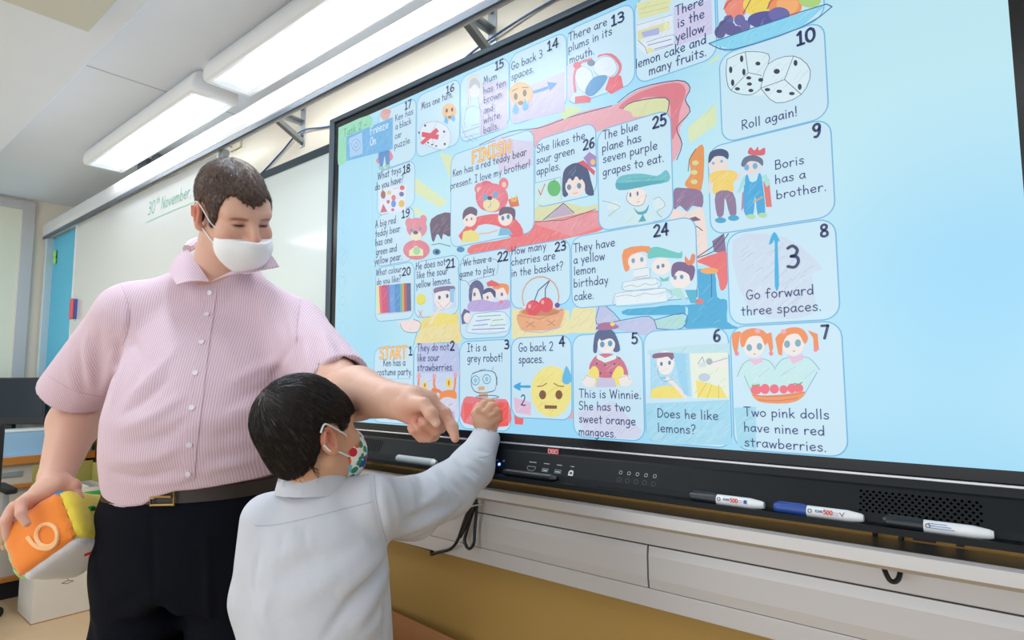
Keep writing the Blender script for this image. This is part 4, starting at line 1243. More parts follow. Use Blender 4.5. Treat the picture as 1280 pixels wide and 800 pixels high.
# pens lying on the tray of the display
def marker(x0, capcol, label, red, blue_print):
    y, z, L = -.0535, DZ - .0905 + .0098, .1285
    t = thing('marker_pen', (x0, y, DZ - .09), label, 'marker pen', 'marker pens on the display tray')
    capm = mat('cap_' + capcol, capcol, .35)
    MB().cyl((x0, y, z), (x0 + .004, y, z), .0065, .0085).cyl((x0 + .004, y, z), (x0 + .050, y, z), .0085, .0095).build('cap', capm, t, True)
    MB().cyl((x0 + .048, y, z), (x0 + L - .022, y, z), .0092).cyl((x0 + L - .022, y, z), (x0 + L - .004, y, z), .0092, .0066).cyl((x0 + L - .004, y, z), (x0 + L, y, z), .0066, .005).build('barrel', mat('marker_white', 'eef0f2', .3), t, True)
    MB().box(x0 + .006, x0 + .046, y - .0012, y + .0012, z + .008, z + .0105, bev=.0008).build('clip', capm, t)
    q = Paint((0, y - .0096, z + .0035), (1, 0, 0), (0, .3, .95), (0, -.95, .3), mk=lambda h: mat('print_' + h, h, .5), base=.0003, step=2e-5)
    q.line('4a5a70', .0012, q.rrect(x0 + .053, x0 + .058, -.003, .002, .002), True)
    if red:
        q.text('3a5a9a', 'CROWN', x0 + .062, x0 + .074, -.0018, .0038, .16)
        q.text('d83a3a', '500', x0 + .075, x0 + .088, -.003, .0062, .22)
        q.line('9aa8b4', .0008, [(x0 + .089, .001), (x0 + .097, .001)]); q.line('9aa8b4', .0008, [(x0 + .089, -.002), (x0 + .096, -.002)])
        if blue_print: q.fill('2f4f9a', [(x0 + .098, -.003), (x0 + .103, -.003), (x0 + .103, .003), (x0 + .098, .003)])
        else: q.line('8a4a6a', .001, [(x0 + .098, .002), (x0 + .101, -.003), (x0 + .104, .003)])
    else:
        for k in range(3): q.line('6a86b4', .0009, [(x0 + .056, .003 - k * .003), (x0 + .078 + .004 * k, .003 - k * .003)])
    q.build('print', t)
marker(1.180, '24282e', 'black capped white marker on the display tray, leftmost of the three markers', True, True)
marker(1.325, '2a4f9e', 'white marker with a blue cap on the display tray', True, False)
marker(1.479, '1c2026', 'black capped white marker on the display tray, rightmost of the three markers', False, False)
t = thing('stylus', (.744, -.0535, DZ - .09), 'black stylus on the display tray below the blue power light', 'stylus')
MB().cyl((.752, -.0535, DZ - .0805), (.875, -.0535, DZ - .0805), .0085).cyl((.875, -.0535, DZ - .0805), (.889, -.0535, DZ - .0805), .0085, .004).build('barrel', mat('stylus_black', '11161c', .35), t, True)
MB().cyl((.744, -.0535, DZ - .0805), (.752, -.0535, DZ - .0805), .007, .0085).build('end_cap', m_blackm, t, True)
t = thing('stylus', (.376, -.0535, DZ - .09), 'thick pale grey stylus on the display tray beside the pointing hand', 'stylus')
MB().cyl((.380, -.0535, DZ - .080), (.510, -.0535, DZ - .080), .0098).sphere((.380, -.0535, DZ - .080), .0098).build('barrel', mat('stylus_grey', 'a9b4ba', .4), t, True)
MB().cyl((.510, -.0535, DZ - .080), (.522, -.0535, DZ - .080), .0095, .005).build('tip', mat('stylus_tip', 'd4dadc', .4), t, True)

# cables hanging below
k = thing('power_cable', (.52, .06, .80), 'bundled black power cable hanging in a loop below the pen ledge', 'cable')
bl = mat('cable_black', '101318', .4)
cy_ = .066
loop = [(.573, cy_, .99), (.565, cy_, .93), (.553, .058, .88), (.520, .058, .80), (.512, .058, .772), (.528, .056, .757), (.546, .056, .772), (.548, .058, .81), (.556, .058, .875)]
MB().tube(loop, .0042, n=8).build('loop', bl, k, True)
MB().tube([(.578, cy_, .99), (.569, cy_, .93), (.557, .052, .88), (.530, .05, .83), (.512, .05, .795), (.500, .052, .782), (.507, .05, .80), (.545, .05, .862), (.562, cy_, .93)], .0042, n=8).build('loop', bl, k, True)
MB().tube([(.566, .062, .905), (.552, .046, .88), (.525, .044, .83), (.495, .05, .775), (.455, .062, .742), (.40, .07, .722), (.365, .08, .708), (.34, .10, .700), (.30, .13, .70), (.16, .14, .70)], .0042, n=8).build('tail', bl, k, True)
MB().tube([(.550, .036, .868), (.562, .05, .872), (.568, .066, .872), (.556, .066, .868), (.545, .05, .864)], .002, n=6, closed=True).build('tie', mat('tie_clear', 'c8ccd0', .4), k, True)
tag(MB().tube([(1.452, .066, .99), (1.447, .066, .935), (1.452, .062, .91), (1.462, .044, .885), (1.470, .042, .872), (1.480, .044, .878), (1.484, .058, .905), (1.484, .066, .935), (1.490, .066, .99)], .004, n=8).build('cable_loop', bl, None, True), 'short black cable loop dipping below the ledge under the right marker', 'cable')
# ================================================================== FAR LEFT CORNER: desk, monitor, cartons, chair
m_wood = mat('beech_edge', 'c8843e', .4, noise=.1, nscale=30, stretch=(1, .1, 1))
m_panel = mat('desk_panel', 'cfc9bd', .6, noise=.03)
desk = thing('desk', (-2.95, -.6, 0), 'white topped teacher desk with orange wooden edges against the side wall', 'desk')
MB().box(-3.24, -2.655, -1.5, .135, .742, .765).build('desk_top', mat('desk_white', 'e6e8ea', .35), desk)
MB().box(-2.655, -2.632, -1.5, .138, .722, .766, bev=.003).build('edge_band', m_wood, desk)
MB().box(-3.2, -2.662, -1.5, .06, .615, .722).build('drawer_front', m_panel, desk)
MB().box(-3.2, -2.640, -1.5, .065, .592, .615, bev=.003).build('shelf_edge', m_wood, desk)
MB().box(-3.2, -2.668, -1.5, .06, .12, .592).build('cabinet_door', m_panel, desk)
MB().box(-3.2, -2.64, -1.5, .065, .095, .12, bev=.003).build('shelf_edge', m_wood, desk)
MB().box(-3.2, -2.67, -1.5, .06, 0, .095).build('plinth', m_blackm, desk)
MB().box(-2.68, -2.638, .066, .092, 0, .722, bev=.003).build('post', m_wood, desk)
MB().box(-3.2, -2.72, .092, .13, .0, .72).build('opening_shade', m_dark, desk)  # solid dark block: shade of the opening put into its colour
MB().box(-2.6625, -2.655, -.30, -.20, .655, .685, bev=.002).build('label_holder', mat('label_grey', '9ab0b4', .3, metal=.3), desk)
# monitor
mc = Vector((-2.80, -.085, 0)); ml = Vector((-.77, -.638, 0)); mf = Vector((.638, -.77, 0)); W_, H_ = .52, .275
t = thing('computer_monitor', (-3.0, -.25, .765), 'black computer monitor on the teacher desk by the notice board', 'monitor')
MM_ = Matrix(((ml.x, mf.x, 0, mc.x), (ml.y, mf.y, 0, mc.y), (0, 0, 1, .925), (0, 0, 0, 1)))
MB().box(0, W_, -.035, 0, 0, H_, bev=.004, M=MM_).build('casing', m_black, t)
MB().box(.012, W_ - .012, 0, .0015, .040, H_ - .010, M=MM_).build('screen', mat('dark_screen', '16222c', .15), t)
MB().box(.22, .30, -.07, -.036, -.13, .12, bev=.004, M=MM_).build('stand', m_blackm, t)
MB().box(.14, .38, -.14, .04, -.159, -.14, bev=.006, M=MM_).build('foot', m_blackm, t)
# pale blue storage box in front of the monitor
t = thing('storage_box', (-2.78, -.3, .766), 'clear pale blue plastic storage box on the desk under the monitor', 'box')
def open_box(x0, x1, y0, y1, z0, z1, th):
    b = MB(); b.box(x0, x1, y0, y1, z0, z0 + th)
    b.box(x0, x0 + th, y0, y1, z0 + th, z1); b.box(x1 - th, x1, y0, y1, z0 + th, z1)
    b.box(x0 + th, x1 - th, y0, y0 + th, z0 + th, z1); b.box(x0 + th, x1 - th, y1 - th, y1, z0 + th, z1)
    return b
open_box(-2.80, -2.69, -.52, -.06, .7665, .895, .004).build('bin', mat('pale_blue_plastic', '9cc8ea', .3), t)
MB().box(-2.804, -2.686, -.524, -.056, .895, .910, bev=.004).build('lid', mat('lid_white', 'e4eef4', .3), t)
# blue bottle and pale cup at the end of the desk
t = thing('water_bottle', (-2.76, .055, .766), 'blue plastic bottle standing at the far end of the desk', 'bottle')
MB().cyl((-2.76, .055, .7665), (-2.76, .055, .86), .032).cyl((-2.76, .055, .86), (-2.76, .055, .885), .032, .016).build('bottle_body', mat('teal_plastic', '2f8fc0', .2), t, True)
MB().cyl((-2.76, .055, .885), (-2.76, .055, .91), .017).build('cap', mat('cap_white', 'dfeef4', .3), t, True)
t = thing('plastic_tray', (-2.74, .0, .766), 'small teal plastic tray on the desk beside the blue bottle', 'tray')
open_box(-2.72, -2.66, -.06, .125, .7665, .815, .004).build('bin', mat('teal_plastic_pale', '58b0cc', .3), t)
# cartons on the floor
def carton(name, x0, x1, y0, y1, z0, z1, m_out, m_in, parent, M=None):
    th = .005
    for nm, q in (('base', (x0, x1, y0, y1, z0, z0 + th)), ('side', (x0, x0 + th, y0, y1, z0 + th, z1)), ('side', (x1 - th, x1, y0, y1, z0 + th, z1)), ('side', (x0 + th, x1 - th, y0, y0 + th, z0 + th, z1)), ('side', (x0 + th, x1 - th, y1 - th, y1, z0 + th, z1))):
        MB().box(*q, M=M).build(nm, m_out if nm == 'side' else m_in, parent)
m_cw = mat('carton_white', 'dcd8d0', .75, noise=.03); m_cb = mat('carton_brown', 'b07a4c', .8, noise=.06, nscale=20); m_co = mat('carton_olive', 'b0a55a', .8)
t = thing('cardboard_box', (-2.25, -.09, 0), 'white cardboard carton with a wine glass symbol on the floor by the desk', 'box')
carton('c', -2.39, -2.125, -.24, .06, 0, .33, m_cw, m_cb, t)
MB().box(-2.392, -2.1225, -.242, .062, .318, .336).build('gap_band', mat('gap_black', '1a1c20', .5), t)  # black band painting the dark gap along the carton's top edge
gp = Paint((-2.125, 0, 0), (0, 1, 0), (0, 0, 1), (1, 0, 0), mk=lambda h: mat('print_' + h, h, .6), base=.0006, step=2e-5)
gp.line('6a6a68', .003, [(-.125, .30), (-.118, .255), (-.100, .235), (-.082, .255), (-.075, .30)]); gp.line('6a6a68', .003, [(-.100, .235), (-.100, .175)])
gp.line('6a6a68', .003, [(-.125, .168), (-.10, .176), (-.075, .168), (-.10, .161), (-.125, .168)])
gp.build('symbol', t)
t = thing('cardboard_box', (-2.22, -.08, .337), 'open white paper carton with green print stacked on the wine glass carton', 'box')
for q in ((-2.37, -2.11, -.22, -.215, .337, .63), (-2.37, -2.11, .045, .05, .337, .63), (-2.115, -2.11, -.215, .045, .337, .63), (-2.37, -2.365, -.215, .045, .337, .63)): MB().box(*q).build('side', m_cw, t)
MB().box(-2.365, -2.115, -.215, .045, .337, .342).build('base', m_cb, t)
for q, a in (((-2.37, -2.365, -.22, .05, .63, .74), 0), ((-2.36, -2.12, .046, .050, .63, .73), 0)): MB().box(*q).build('flap', m_co, t)
gp = Paint((-2.11, 0, 0), (0, 1, 0), (0, 0, 1), (1, 0, 0), mk=lambda h: mat('print_' + h, h, .6), base=.0006, step=2e-5)
gp.text('2c3440', 'BOX', -.135, .0, .50, .05, .16)
gp.fill('3fae5a', [(-.2, .44), (.03, .44), (.03, .462), (-.2, .462)]); gp.fill('3fae5a', [(-.06, .585), (.02, .585), (.02, .61), (-.06, .61)])
gp.build('print', t)
for k, y in enumerate((-.16, -.11, -.06)):
    tag(MB().box(-2.35, -2.13, y, y + .03, .343, .615 + .01 * k, bev=.002).build('paper_stack', mat(('paper_a', 'paper_b', 'paper_c')[k], ('e4dcc8', 'd8b08c', 'dfe6d8')[k], .8)), ('cream paper bundle, leftmost in the open carton', 'tan paper bundle, middle one in the open carton', 'pale green paper bundle, rightmost in the open carton')[k], 'papers', 'paper bundles in the open carton')
# brown carton under the ledge, behind the boy
t = thing('cardboard_box', (.2, 0, 0), 'open brown cardboard carton on the floor below the ledge behind the boy', 'box')
Rb = Matrix.Translation((.20, -.02, 0)) @ Matrix.Rotation(math.radians(-5), 4, 'Z')
carton('c', -.24, .245, -.17, .13, 0, .50, m_cb, m_cb, t, Rb)
MB().box(.2455, .2475, -.17, .13, .0, .50, M=Rb).build('printed_end', mat('carton_print_white', 'dfe4e6', .6), t)
MB().box(-.23, -.02, -.16, .12, .30, .305, M=Rb).build('inner_flap', m_cb, t); MB().box(.0, .235, -.16, .12, .36, .365, M=Rb).build('inner_flap', m_cb, t)
# office chair at the left edge
cx, cy0 = -2.31, -.615
chair = thing('office_chair', (cx, cy0, 0), 'black office chair on castors at the left edge in front of the desk', 'chair')
m_ch = mat('chair_black', '14171c', .6, bump=.1)
MB().box(cx - .24, cx + .22, cy0 - .23, cy0 + .23, .44, .51, bev=.035, seg=4).build('seat', m_ch, chair, True)
bk = MB(); bk.box(cx + .19, cx + .25, cy0 - .215, cy0 + .215, .66, 1.0, bev=.028, seg=4); bk.build('backrest', m_ch, chair, True)
MB().tube([(cx + .10, cy0, .44), (cx + .24, cy0, .45), (cx + .27, cy0, .55), (cx + .245, cy0, .70)], .02, n=8).build('back_bar', m_blackm, chair, True)
MB().cyl((cx, cy0, .12), (cx, cy0, .44), .026).build('gas_lift', m_steel, chair, True)
for sy_ in (-1, 1):
    MB().tube([(cx + .05, cy0 + sy_ * .20, .45), (cx + .05, cy0 + sy_ * .265, .47), (cx + .05, cy0 + sy_ * .27, .64)], .014, n=8).build('arm_post', mat('chair_grey', 'aab2b8', .4), chair, True)
    MB().box(cx - .10, cx + .16, cy0 + sy_ * .27 - .025, cy0 + sy_ * .27 + .025, .635, .665, bev=.01).build('armrest', m_ch, chair, True)
for k in range(5):
    a = math.radians(32 + 72 * k); ex_, ey_ = cx + .29 * math.cos(a), cy0 + .29 * math.sin(a)
    lg = MB().tube([(cx, cy0, .12), (cx + .15 * math.cos(a), cy0 + .15 * math.sin(a), .105), (ex_, ey_, .078)], [.024, .02, .016], n=8).build('leg', m_blackm, chair, True)
    px_, py_ = -math.sin(a), math.cos(a)
    cs = MB()
    for s_ in (-1, 1): cs.cyl((ex_ + px_ * s_ * .006, ey_ + py_ * s_ * .006, .029), (ex_ + px_ * s_ * .024, ey_ + py_ * s_ * .024, .029), .0285, n=18)
    cs.cyl((ex_, ey_, .03), (ex_, ey_, .075), .010); cs.build('castor', m_black, lg, True)
# ================================================================== SMOOTH BODIES (distance fields turned into one continuous mesh)
class Field:
    def __init__(s, lo, hi, h):
        s.lo = np.array(lo, np.float32); s.h = h
        s.n = np.ceil((np.array(hi) - s.lo) / h).astype(int) + 1
        s.d = np.full(s.n, .5, np.float32)
        s.R = np.eye(3, dtype=np.float32); s.T = np.zeros(3, np.float32); s.sc = 1.0
    def frame(s, R=None, T=(0, 0, 0), sc=1.0):
        s.R = np.eye(3, dtype=np.float32) if R is None else np.array(R, np.float32)
        s.T = np.array(T, np.float32); s.sc = sc
    def sub(s, c, rad):
        c = s.R @ (np.array(c, np.float32) * s.sc) + s.T; rad = rad * s.sc
        a = np.maximum(np.floor((c - rad - s.lo) / s.h).astype(int), 0)
        b = np.minimum(np.ceil((c + rad - s.lo) / s.h).astype(int) + 1, s.n)
        if (b <= a).any(): return None
        sl = tuple(slice(int(i), int(j)) for i, j in zip(a, b))
        ax = [(s.lo[k] + s.h * np.arange(a[k], b[k], dtype=np.float32)) - s.T[k] for k in range(3)]
        X, Y, Z = ax[0][:, None, None], ax[1][None, :, None], ax[2][None, None, :]
        L = [(X * s.R[0, k] + Y * s.R[1, k] + Z * s.R[2, k]) / s.sc for k in range(3)]
        return sl, L
    def put(s, sl, d, k, op='u'):
        d = (d * s.sc).astype(np.float32); o = s.d[sl]
        if op == 'u':
            if k <= 0: s.d[sl] = np.minimum(o, d)
            else:
                h = np.clip(.5 + .5 * (d - o) / k, 0, 1); s.d[sl] = d * (1 - h) + o * h - k * h * (1 - h)
        elif op == 's':
            d = -d
            if k <= 0: s.d[sl] = np.maximum(o, d)
            else:
                h = np.clip(.5 - .5 * (d - o) / k, 0, 1); s.d[sl] = d * (1 - h) + o * h + k * h * (1 - h)
        elif op == 'i': s.d[sl] = np.maximum(o, d)
        elif op == '+': s.d[sl] = o + d
    def ell(s, c, r, k=.01, op='u', R=None):
        m = max(r); q = s.sub(c, m + k * 2 + .03)
        if q is None: return
        sl, L = q; P = [L[i] - c[i] for i in range(3)]
        if R is not None:
            R = np.array(R, np.float32); P = [P[0] * R[0, i] + P[1] * R[1, i] + P[2] * R[2, i] for i in range(3)]
        a = np.sqrt(sum((P[i] / r[i]) ** 2 for i in range(3))); b = np.sqrt(sum((P[i] / r[i] ** 2) ** 2 for i in range(3))) + 1e-9
        s.put(sl, a * (a - 1) / b, k, op)
    def cone(s, a, b, ra, rb, k=.01, op='u', flat=None):
        """tapered capsule; flat=(axis vector, factor) squeezes its section"""
        a, b = np.array(a, np.float32), np.array(b, np.float32)
        q = s.sub((a + b) / 2, float(np.linalg.norm(b - a)) / 2 + max(ra, rb) + k * 2 + .03)
        if q is None: return
        sl, L = q; ab = b - a; l2 = float(ab @ ab) + 1e-12
        P = [L[i] - a[i] for i in range(3)]
        t = np.clip((P[0] * ab[0] + P[1] * ab[1] + P[2] * ab[2]) / l2, 0, 1)
        V = [P[i] - t * ab[i] for i in range(3)]
        dist2 = V[0] ** 2 + V[1] ** 2 + V[2] ** 2
        if flat is not None:
            f = np.array(flat[0], np.float32); f /= np.linalg.norm(f)
            w_ = V[0] * f[0] + V[1] * f[1] + V[2] * f[2]
            dist2 = dist2 + w_ ** 2 * (flat[1] ** 2 - 1)
        s.put(sl, np.sqrt(dist2) - (ra + (rb - ra) * t), k, op)
    def chain(s, pts, rad, k=.01, k0=None, op='u', flat=None):
        for i in range(len(pts) - 1): s.cone(pts[i], pts[i + 1], rad[i], rad[i + 1], (k0 if (i == 0 and k0 is not None) else k), op, flat)
    def loft(s, secs, k=.02, op='u', p=2.3):
        """secs: rows (z, cx, cy, rx, ry, yaw degrees)"""
        a = np.array(secs, np.float32); o = np.argsort(a[:, 0]); a = a[o]
        c = (a[:, 1].mean(), a[:, 2].mean(), (a[0, 0] + a[-1, 0]) / 2)
        q = s.sub(c, float(max((a[-1, 0] - a[0, 0]) / 2, np.abs(a[:, 3]).max() + np.ptp(a[:, 1]), a[:, 4].max())) * 1.45 + .05)
        if q is None: return
        sl, L = q; z = L[2]
        # smooth interpolation of the section values
        zz = np.linspace(a[0, 0], a[-1, 0], 200); kern = np.hanning(23); kern /= kern.sum()
        def g(col):
            v = np.interp(zz, a[:, 0], a[:, col]); v = np.convolve(np.pad(v, 11, mode='edge'), kern, 'valid')
            return np.interp(z, zz, v).astype(np.float32)
        cx, cy_, rx, ry, yw = (g(i) for i in (1, 2, 3, 4, 5)); yw = np.radians(yw)
        dx, dy = L[0] - cx, L[1] - cy_
        u = (dx * np.cos(yw) + dy * np.sin(yw)) / rx; v = (-dx * np.sin(yw) + dy * np.cos(yw)) / ry
        a0 = (np.abs(u) ** p + np.abs(v) ** p) ** (1 / p)
        d = (a0 - 1) * np.minimum(rx, ry)
        d = np.maximum(np.maximum(d, z - a[-1, 0]), a[0, 0] - z)
        s.put(sl, d, k, op)
    def crease(s, a, b, w_, depth):
        """soft groove (depth>0) or ridge (depth<0) along a segment"""
        a, b = np.array(a, np.float32), np.array(b, np.float32)
        q = s.sub((a + b) / 2, float(np.linalg.norm(b - a)) / 2 + w_ * 2.6)
        if q is None: return
        sl, L = q; ab = b - a; P = [L[i] - a[i] for i in range(3)]
        tt = (P[0] * ab[0] + P[1] * ab[1] + P[2] * ab[2]) / (float(ab @ ab) + 1e-12); t = np.clip(tt, 0, 1)
        d2 = sum((P[i] - t * ab[i]) ** 2 for i in range(3))
        fade = np.sin(np.clip(t, .02, .98) * PI) ** .5
        s.put(sl, depth * fade * np.exp(-d2 / w_ ** 2), 0, '+')
    def path(s, pts, w_, depth):
        """soft groove (depth>0) or ridge (depth<0) along a polyline, fading at both ends"""
        P_ = np.array(pts, np.float32); c = P_.mean(0); q = s.sub(c, float(np.linalg.norm(P_ - c, axis=1).max()) + w_ * 2.6)
        if q is None: return
        sl, L = q; best = None; n = len(P_) - 1
        for i in range(n):
            a, b = P_[i], P_[i + 1]; ab = b - a; P = [L[k] - a[k] for k in range(3)]
            t = np.clip((P[0] * ab[0] + P[1] * ab[1] + P[2] * ab[2]) / (float(ab @ ab) + 1e-12), 0, 1)
            d2 = sum((P[k] - t * ab[k]) ** 2 for k in range(3)); u = (i + t) / n
            if best is None: best, U = d2, u
            else:
                m = d2 < best; best = np.where(m, d2, best); U = np.where(m, u, U)
        s.put(sl, depth * np.sin(np.clip(U, .03, .97) * PI) ** .7 * np.exp(-best / w_ ** 2), 0, '+')
    def half(s, n, off, k=0.0):
        """keep only the side where n.p < off (world axes)"""
        n = np.array(n, np.float32)
        X = s.lo[0] + s.h * np.arange(s.n[0], dtype=np.float32); Y = s.lo[1] + s.h * np.arange(s.n[1], dtype=np.float32); Z = s.lo[2] + s.h * np.arange(s.n[2], dtype=np.float32)
        d = n[0] * X[:, None, None] + n[1] * Y[None, :, None] + n[2] * Z[None, None, :] - off
        s.d = np.maximum(s.d, d.astype(np.float32))
    def mesh(s):
        d = s.d; ins = d < 0
        c = np.zeros(np.array(d.shape) - 1, np.uint8)
        for i in (0, 1):
            for j in (0, 1):
                for k in (0, 1):
                    c += ins[i:d.shape[0] - 1 + i, j:d.shape[1] - 1 + j, k:d.shape[2] - 1 + k]
        act = (c > 0) & (c < 8)
        I = np.argwhere(act); idx = np.full(c.shape, -1, np.int32); idx[act] = np.arange(len(I))
        acc = np.zeros((len(I), 3), np.float64); cnt = np.zeros(len(I))
        corners = [(i, j, k) for i in (0, 1) for j in (0, 1) for k in (0, 1)]
        val = {q: d[I[:, 0] + q[0], I[:, 1] + q[1], I[:, 2] + q[2]] for q in corners}
        for p in corners:
            for ax in range(3):
                if p[ax]: continue
                q = tuple(p[i] + (i == ax) for i in range(3))
                a, b = val[p], val[q]; m = (a < 0) != (b < 0)
                t = np.where(m, a / np.where(m, a - b, 1), 0)
                pos = np.array(p, float)[None] + t[:, None] * np.eye(3)[ax][None]
                acc[m] += pos[m]; cnt[m] += 1
        V = (I + acc / cnt[:, None]) * s.h + s.lo
        F = []
        for ax in range(3):
            u, v = [(1, 2), (2, 0), (0, 1)][ax]
            sl0 = [slice(1, None)] * 3; sl1 = [slice(1, None)] * 3
            sl0[ax] = slice(0, -1); sl1[ax] = slice(1, None)
            # edges from (i) to (i+1) along ax, with u, v >= 1
            A = ins[tuple(slice(0, -1) if k == ax else slice(1, -1) for k in range(3))]
            B = ins[tuple(slice(1, None) if k == ax else slice(1, -1) for k in range(3))]
            E = np.argwhere(A != B); sg = A[A != B]
            off = np.array([0 if k == ax else 1 for k in range(3)]); E = E + off
            du = np.eye(3, dtype=int)[u]; dv = np.eye(3, dtype=int)[v]
            q = [E - du - dv, E - dv, E, E - du]
            ids = np.stack([idx[x[:, 0], x[:, 1], x[:, 2]] for x in q], 1)
            ids[~sg] = ids[~sg][:, ::-1]
            F.append(ids)
        F = np.concatenate(F); F = F[(F >= 0).all(1)]
        # two light smoothing passes
        for it in range(2):
            nb = np.zeros_like(V); nc = np.zeros(len(V))
            for i in range(4):
                a, b = F[:, i], F[:, (i + 1) % 4]
                np.add.at(nb, a, V[b]); np.add.at(nc, a, 1)
            V = V * .5 + .5 * nb / np.maximum(nc, 1)[:, None]
        return V.astype(np.float32), F.astype(np.int32)
def np_mesh(name, V, F, m, parent=None, colors=None):
    me = bpy.data.meshes.new(name)
    me.vertices.add(len(V)); me.vertices.foreach_set('co', V.astype(np.float32).ravel())
    me.loops.add(F.size); me.loops.foreach_set('vertex_index', F.ravel().astype(np.int32))
    me.polygons.add(len(F)); me.polygons.foreach_set('loop_start', np.arange(0, F.size, F.shape[1], dtype=np.int32))
    me.update(calc_edges=True)
    if colors is not None:
        ca = me.color_attributes.new('Col', 'FLOAT_COLOR', 'POINT')
        ca.data.foreach_set('color', np.concatenate([colors, np.ones((len(V), 1))], 1).astype(np.float32).ravel())
    return link(name, me, m, parent, True)
def rotz(a): a = math.radians(a); return np.array([[math.cos(a), -math.sin(a), 0], [math.sin(a), math.cos(a), 0], [0, 0, 1]])
def rotx(a): a = math.radians(a); return np.array([[1, 0, 0], [0, math.cos(a), -math.sin(a)], [0, math.sin(a), math.cos(a)]])
def roty(a): a = math.radians(a); return np.array([[math.cos(a), 0, math.sin(a)], [0, 1, 0], [-math.sin(a), 0, math.cos(a)]])
def lerp_col(c, t, w_): return c * (1 - w_[:, None]) + np.array(rgb(t)[:3])[None] * w_[:, None]

def skin_mat(name, col, rough=.42):
    m = bpy.data.materials.new(name); m.use_nodes = True; nt = m.node_tree; b = nt.nodes['Principled BSDF']
    a = nt.nodes.new('ShaderNodeVertexColor'); a.layer_name = 'Col'
    nt.links.new(a.outputs[0], b.inputs['Base Color'])
    b.inputs['Roughness'].default_value = rough; b.inputs['Specular IOR Level'].default_value = .35
    b.inputs['Subsurface Weight'].default_value = .12; b.inputs['Subsurface Radius'].default_value = (1, .35, .2); b.inputs['Subsurface Scale'].default_value = .006
    tc = nt.nodes.new('ShaderNodeTexCoord'); n = nt.nodes.new('ShaderNodeTexNoise'); n.inputs['Scale'].default_value = 260
    nt.links.new(tc.outputs['Object'], n.inputs['Vector']); bp = nt.nodes.new('ShaderNodeBump'); bp.inputs['Strength'].default_value = .12; bp.inputs['Distance'].default_value = .004
    nt.links.new(n.outputs[0], bp.inputs['Height']); nt.links.new(bp.outputs[0], b.inputs['Normal'])
    return m

# a head in its own frame: x to the left ear of the person, -y out of the face, z up, origin between the ears
def head_field(F, child=False):
    F.ell((0, .018, .048), (.076, .096, .082), .01)
    F.ell((0, -.030, -.030), (.064, .066, .088), .03)
    F.ell((0, -.045, .030), (.066, .05, .05), .02)
    F.cone((-.050, .005, -.055), (-.020, -.066, -.102), .020, .020, .02); F.cone((.050, .005, -.055), (.020, -.066, -.102), .020, .020, .02)
    F.ell((0, -.076, -.100), (.024, .020, .018), .02)
    for sx in (-1, 1):
        F.ell((sx * .043, -.062, -.032), (.026, .026, .024), .02)
        F.cone((sx * .014, -.090, .020), (sx * .048, -.074, .018), .010, .009, .014)
        F.ell((sx * .032, -.101, -.002), (.017, .014, .012), .010, 's')
        F.ell((sx * .032, -.0795, -.003), (.0150, .0140, .0120), .003)
        F.crease((sx * .018, -.0955, -.0035), (sx * .047, -.088, -.004), .0030, .0028)
    F.cone((0, -.094, .006), (0, -.113 if not child else -.104, -.034), .0085, .0115 if not child else .010, .012)
    for sx in (-1, 1): F.ell((sx * .013, -.100, -.040), (.009, .010, .008), .008)
    F.ell((0, -.092, -.068), (.022, .010, .006), .008); F.ell((0, -.091, -.078), (.019, .010, .006), .006)
    F.crease((-.022, -.098, -.073), (.022, -.098, -.073), .003, .003)
    for sx in (-1, 1):
        R = rotz(sx * 24) @ rotx(-8)
        F.ell((sx * .080, .020, -.006), (.010, .020, .034), .006, R=R)
        F.ell((sx * .087, .014, -.004), (.006, .010, .020), .004, 's', R=R)
        F.ell((sx * .079, .010, -.034), (.008, .010, .010), .006)
        F.cone((sx * .090, .030, .014), (sx * .086, .036, -.012), .0035, .0032, .003)
def head_cut(V, zh):
    return None
def hair_mesh(zh, thick, lo, hi, h, child):
    """hair shell grown off the scalp; zh gives the hairline height for each y"""
    F = Field(lo, hi, h)
    F.ell((0, .018, .048), (.076 + thick[0], .096 + thick[1], .082 + thick[2]), .01)
    F.ell((0, -.040, .034), (.066 + thick[0], .056 + thick[1] * .8, .052 + thick[2] * .6), .02)
    if not child: F.ell((0, -.030, -.030), (.0645 + thick[0], .066 + thick[1] * .5, .088), .03)
    F.ell((0, .045, -.020), (.056 + thick[0], .055 + thick[1] * .7, .06), .025)
    sl, L = F.sub((0, 0, 0), 5)
    ys, zs = zip(*zh)
    cut = np.interp(L[1] + 0 * L[0], ys, zs).astype(np.float32) - L[2]
    if not child: cut = cut + .014 * np.exp(-((np.abs(L[0]) - .045) / .016) ** 2) * (L[1] < -.03) - .006 * np.exp(-(L[0] / .02) ** 2) * (L[1] < -.03)
    edge = .0035 * np.sin(L[0] * 420) * np.sin(L[1] * 380 + 1)
    F.d = np.maximum(F.d, cut * .75 + edge)
    F.d += ((.0012 if child else .0005) * np.sin(L[0] * 260 + 2 * np.sin(L[2] * 90)) * np.sin(L[1] * 230 + L[2] * 120)).astype(np.float32)
    return F.mesh()
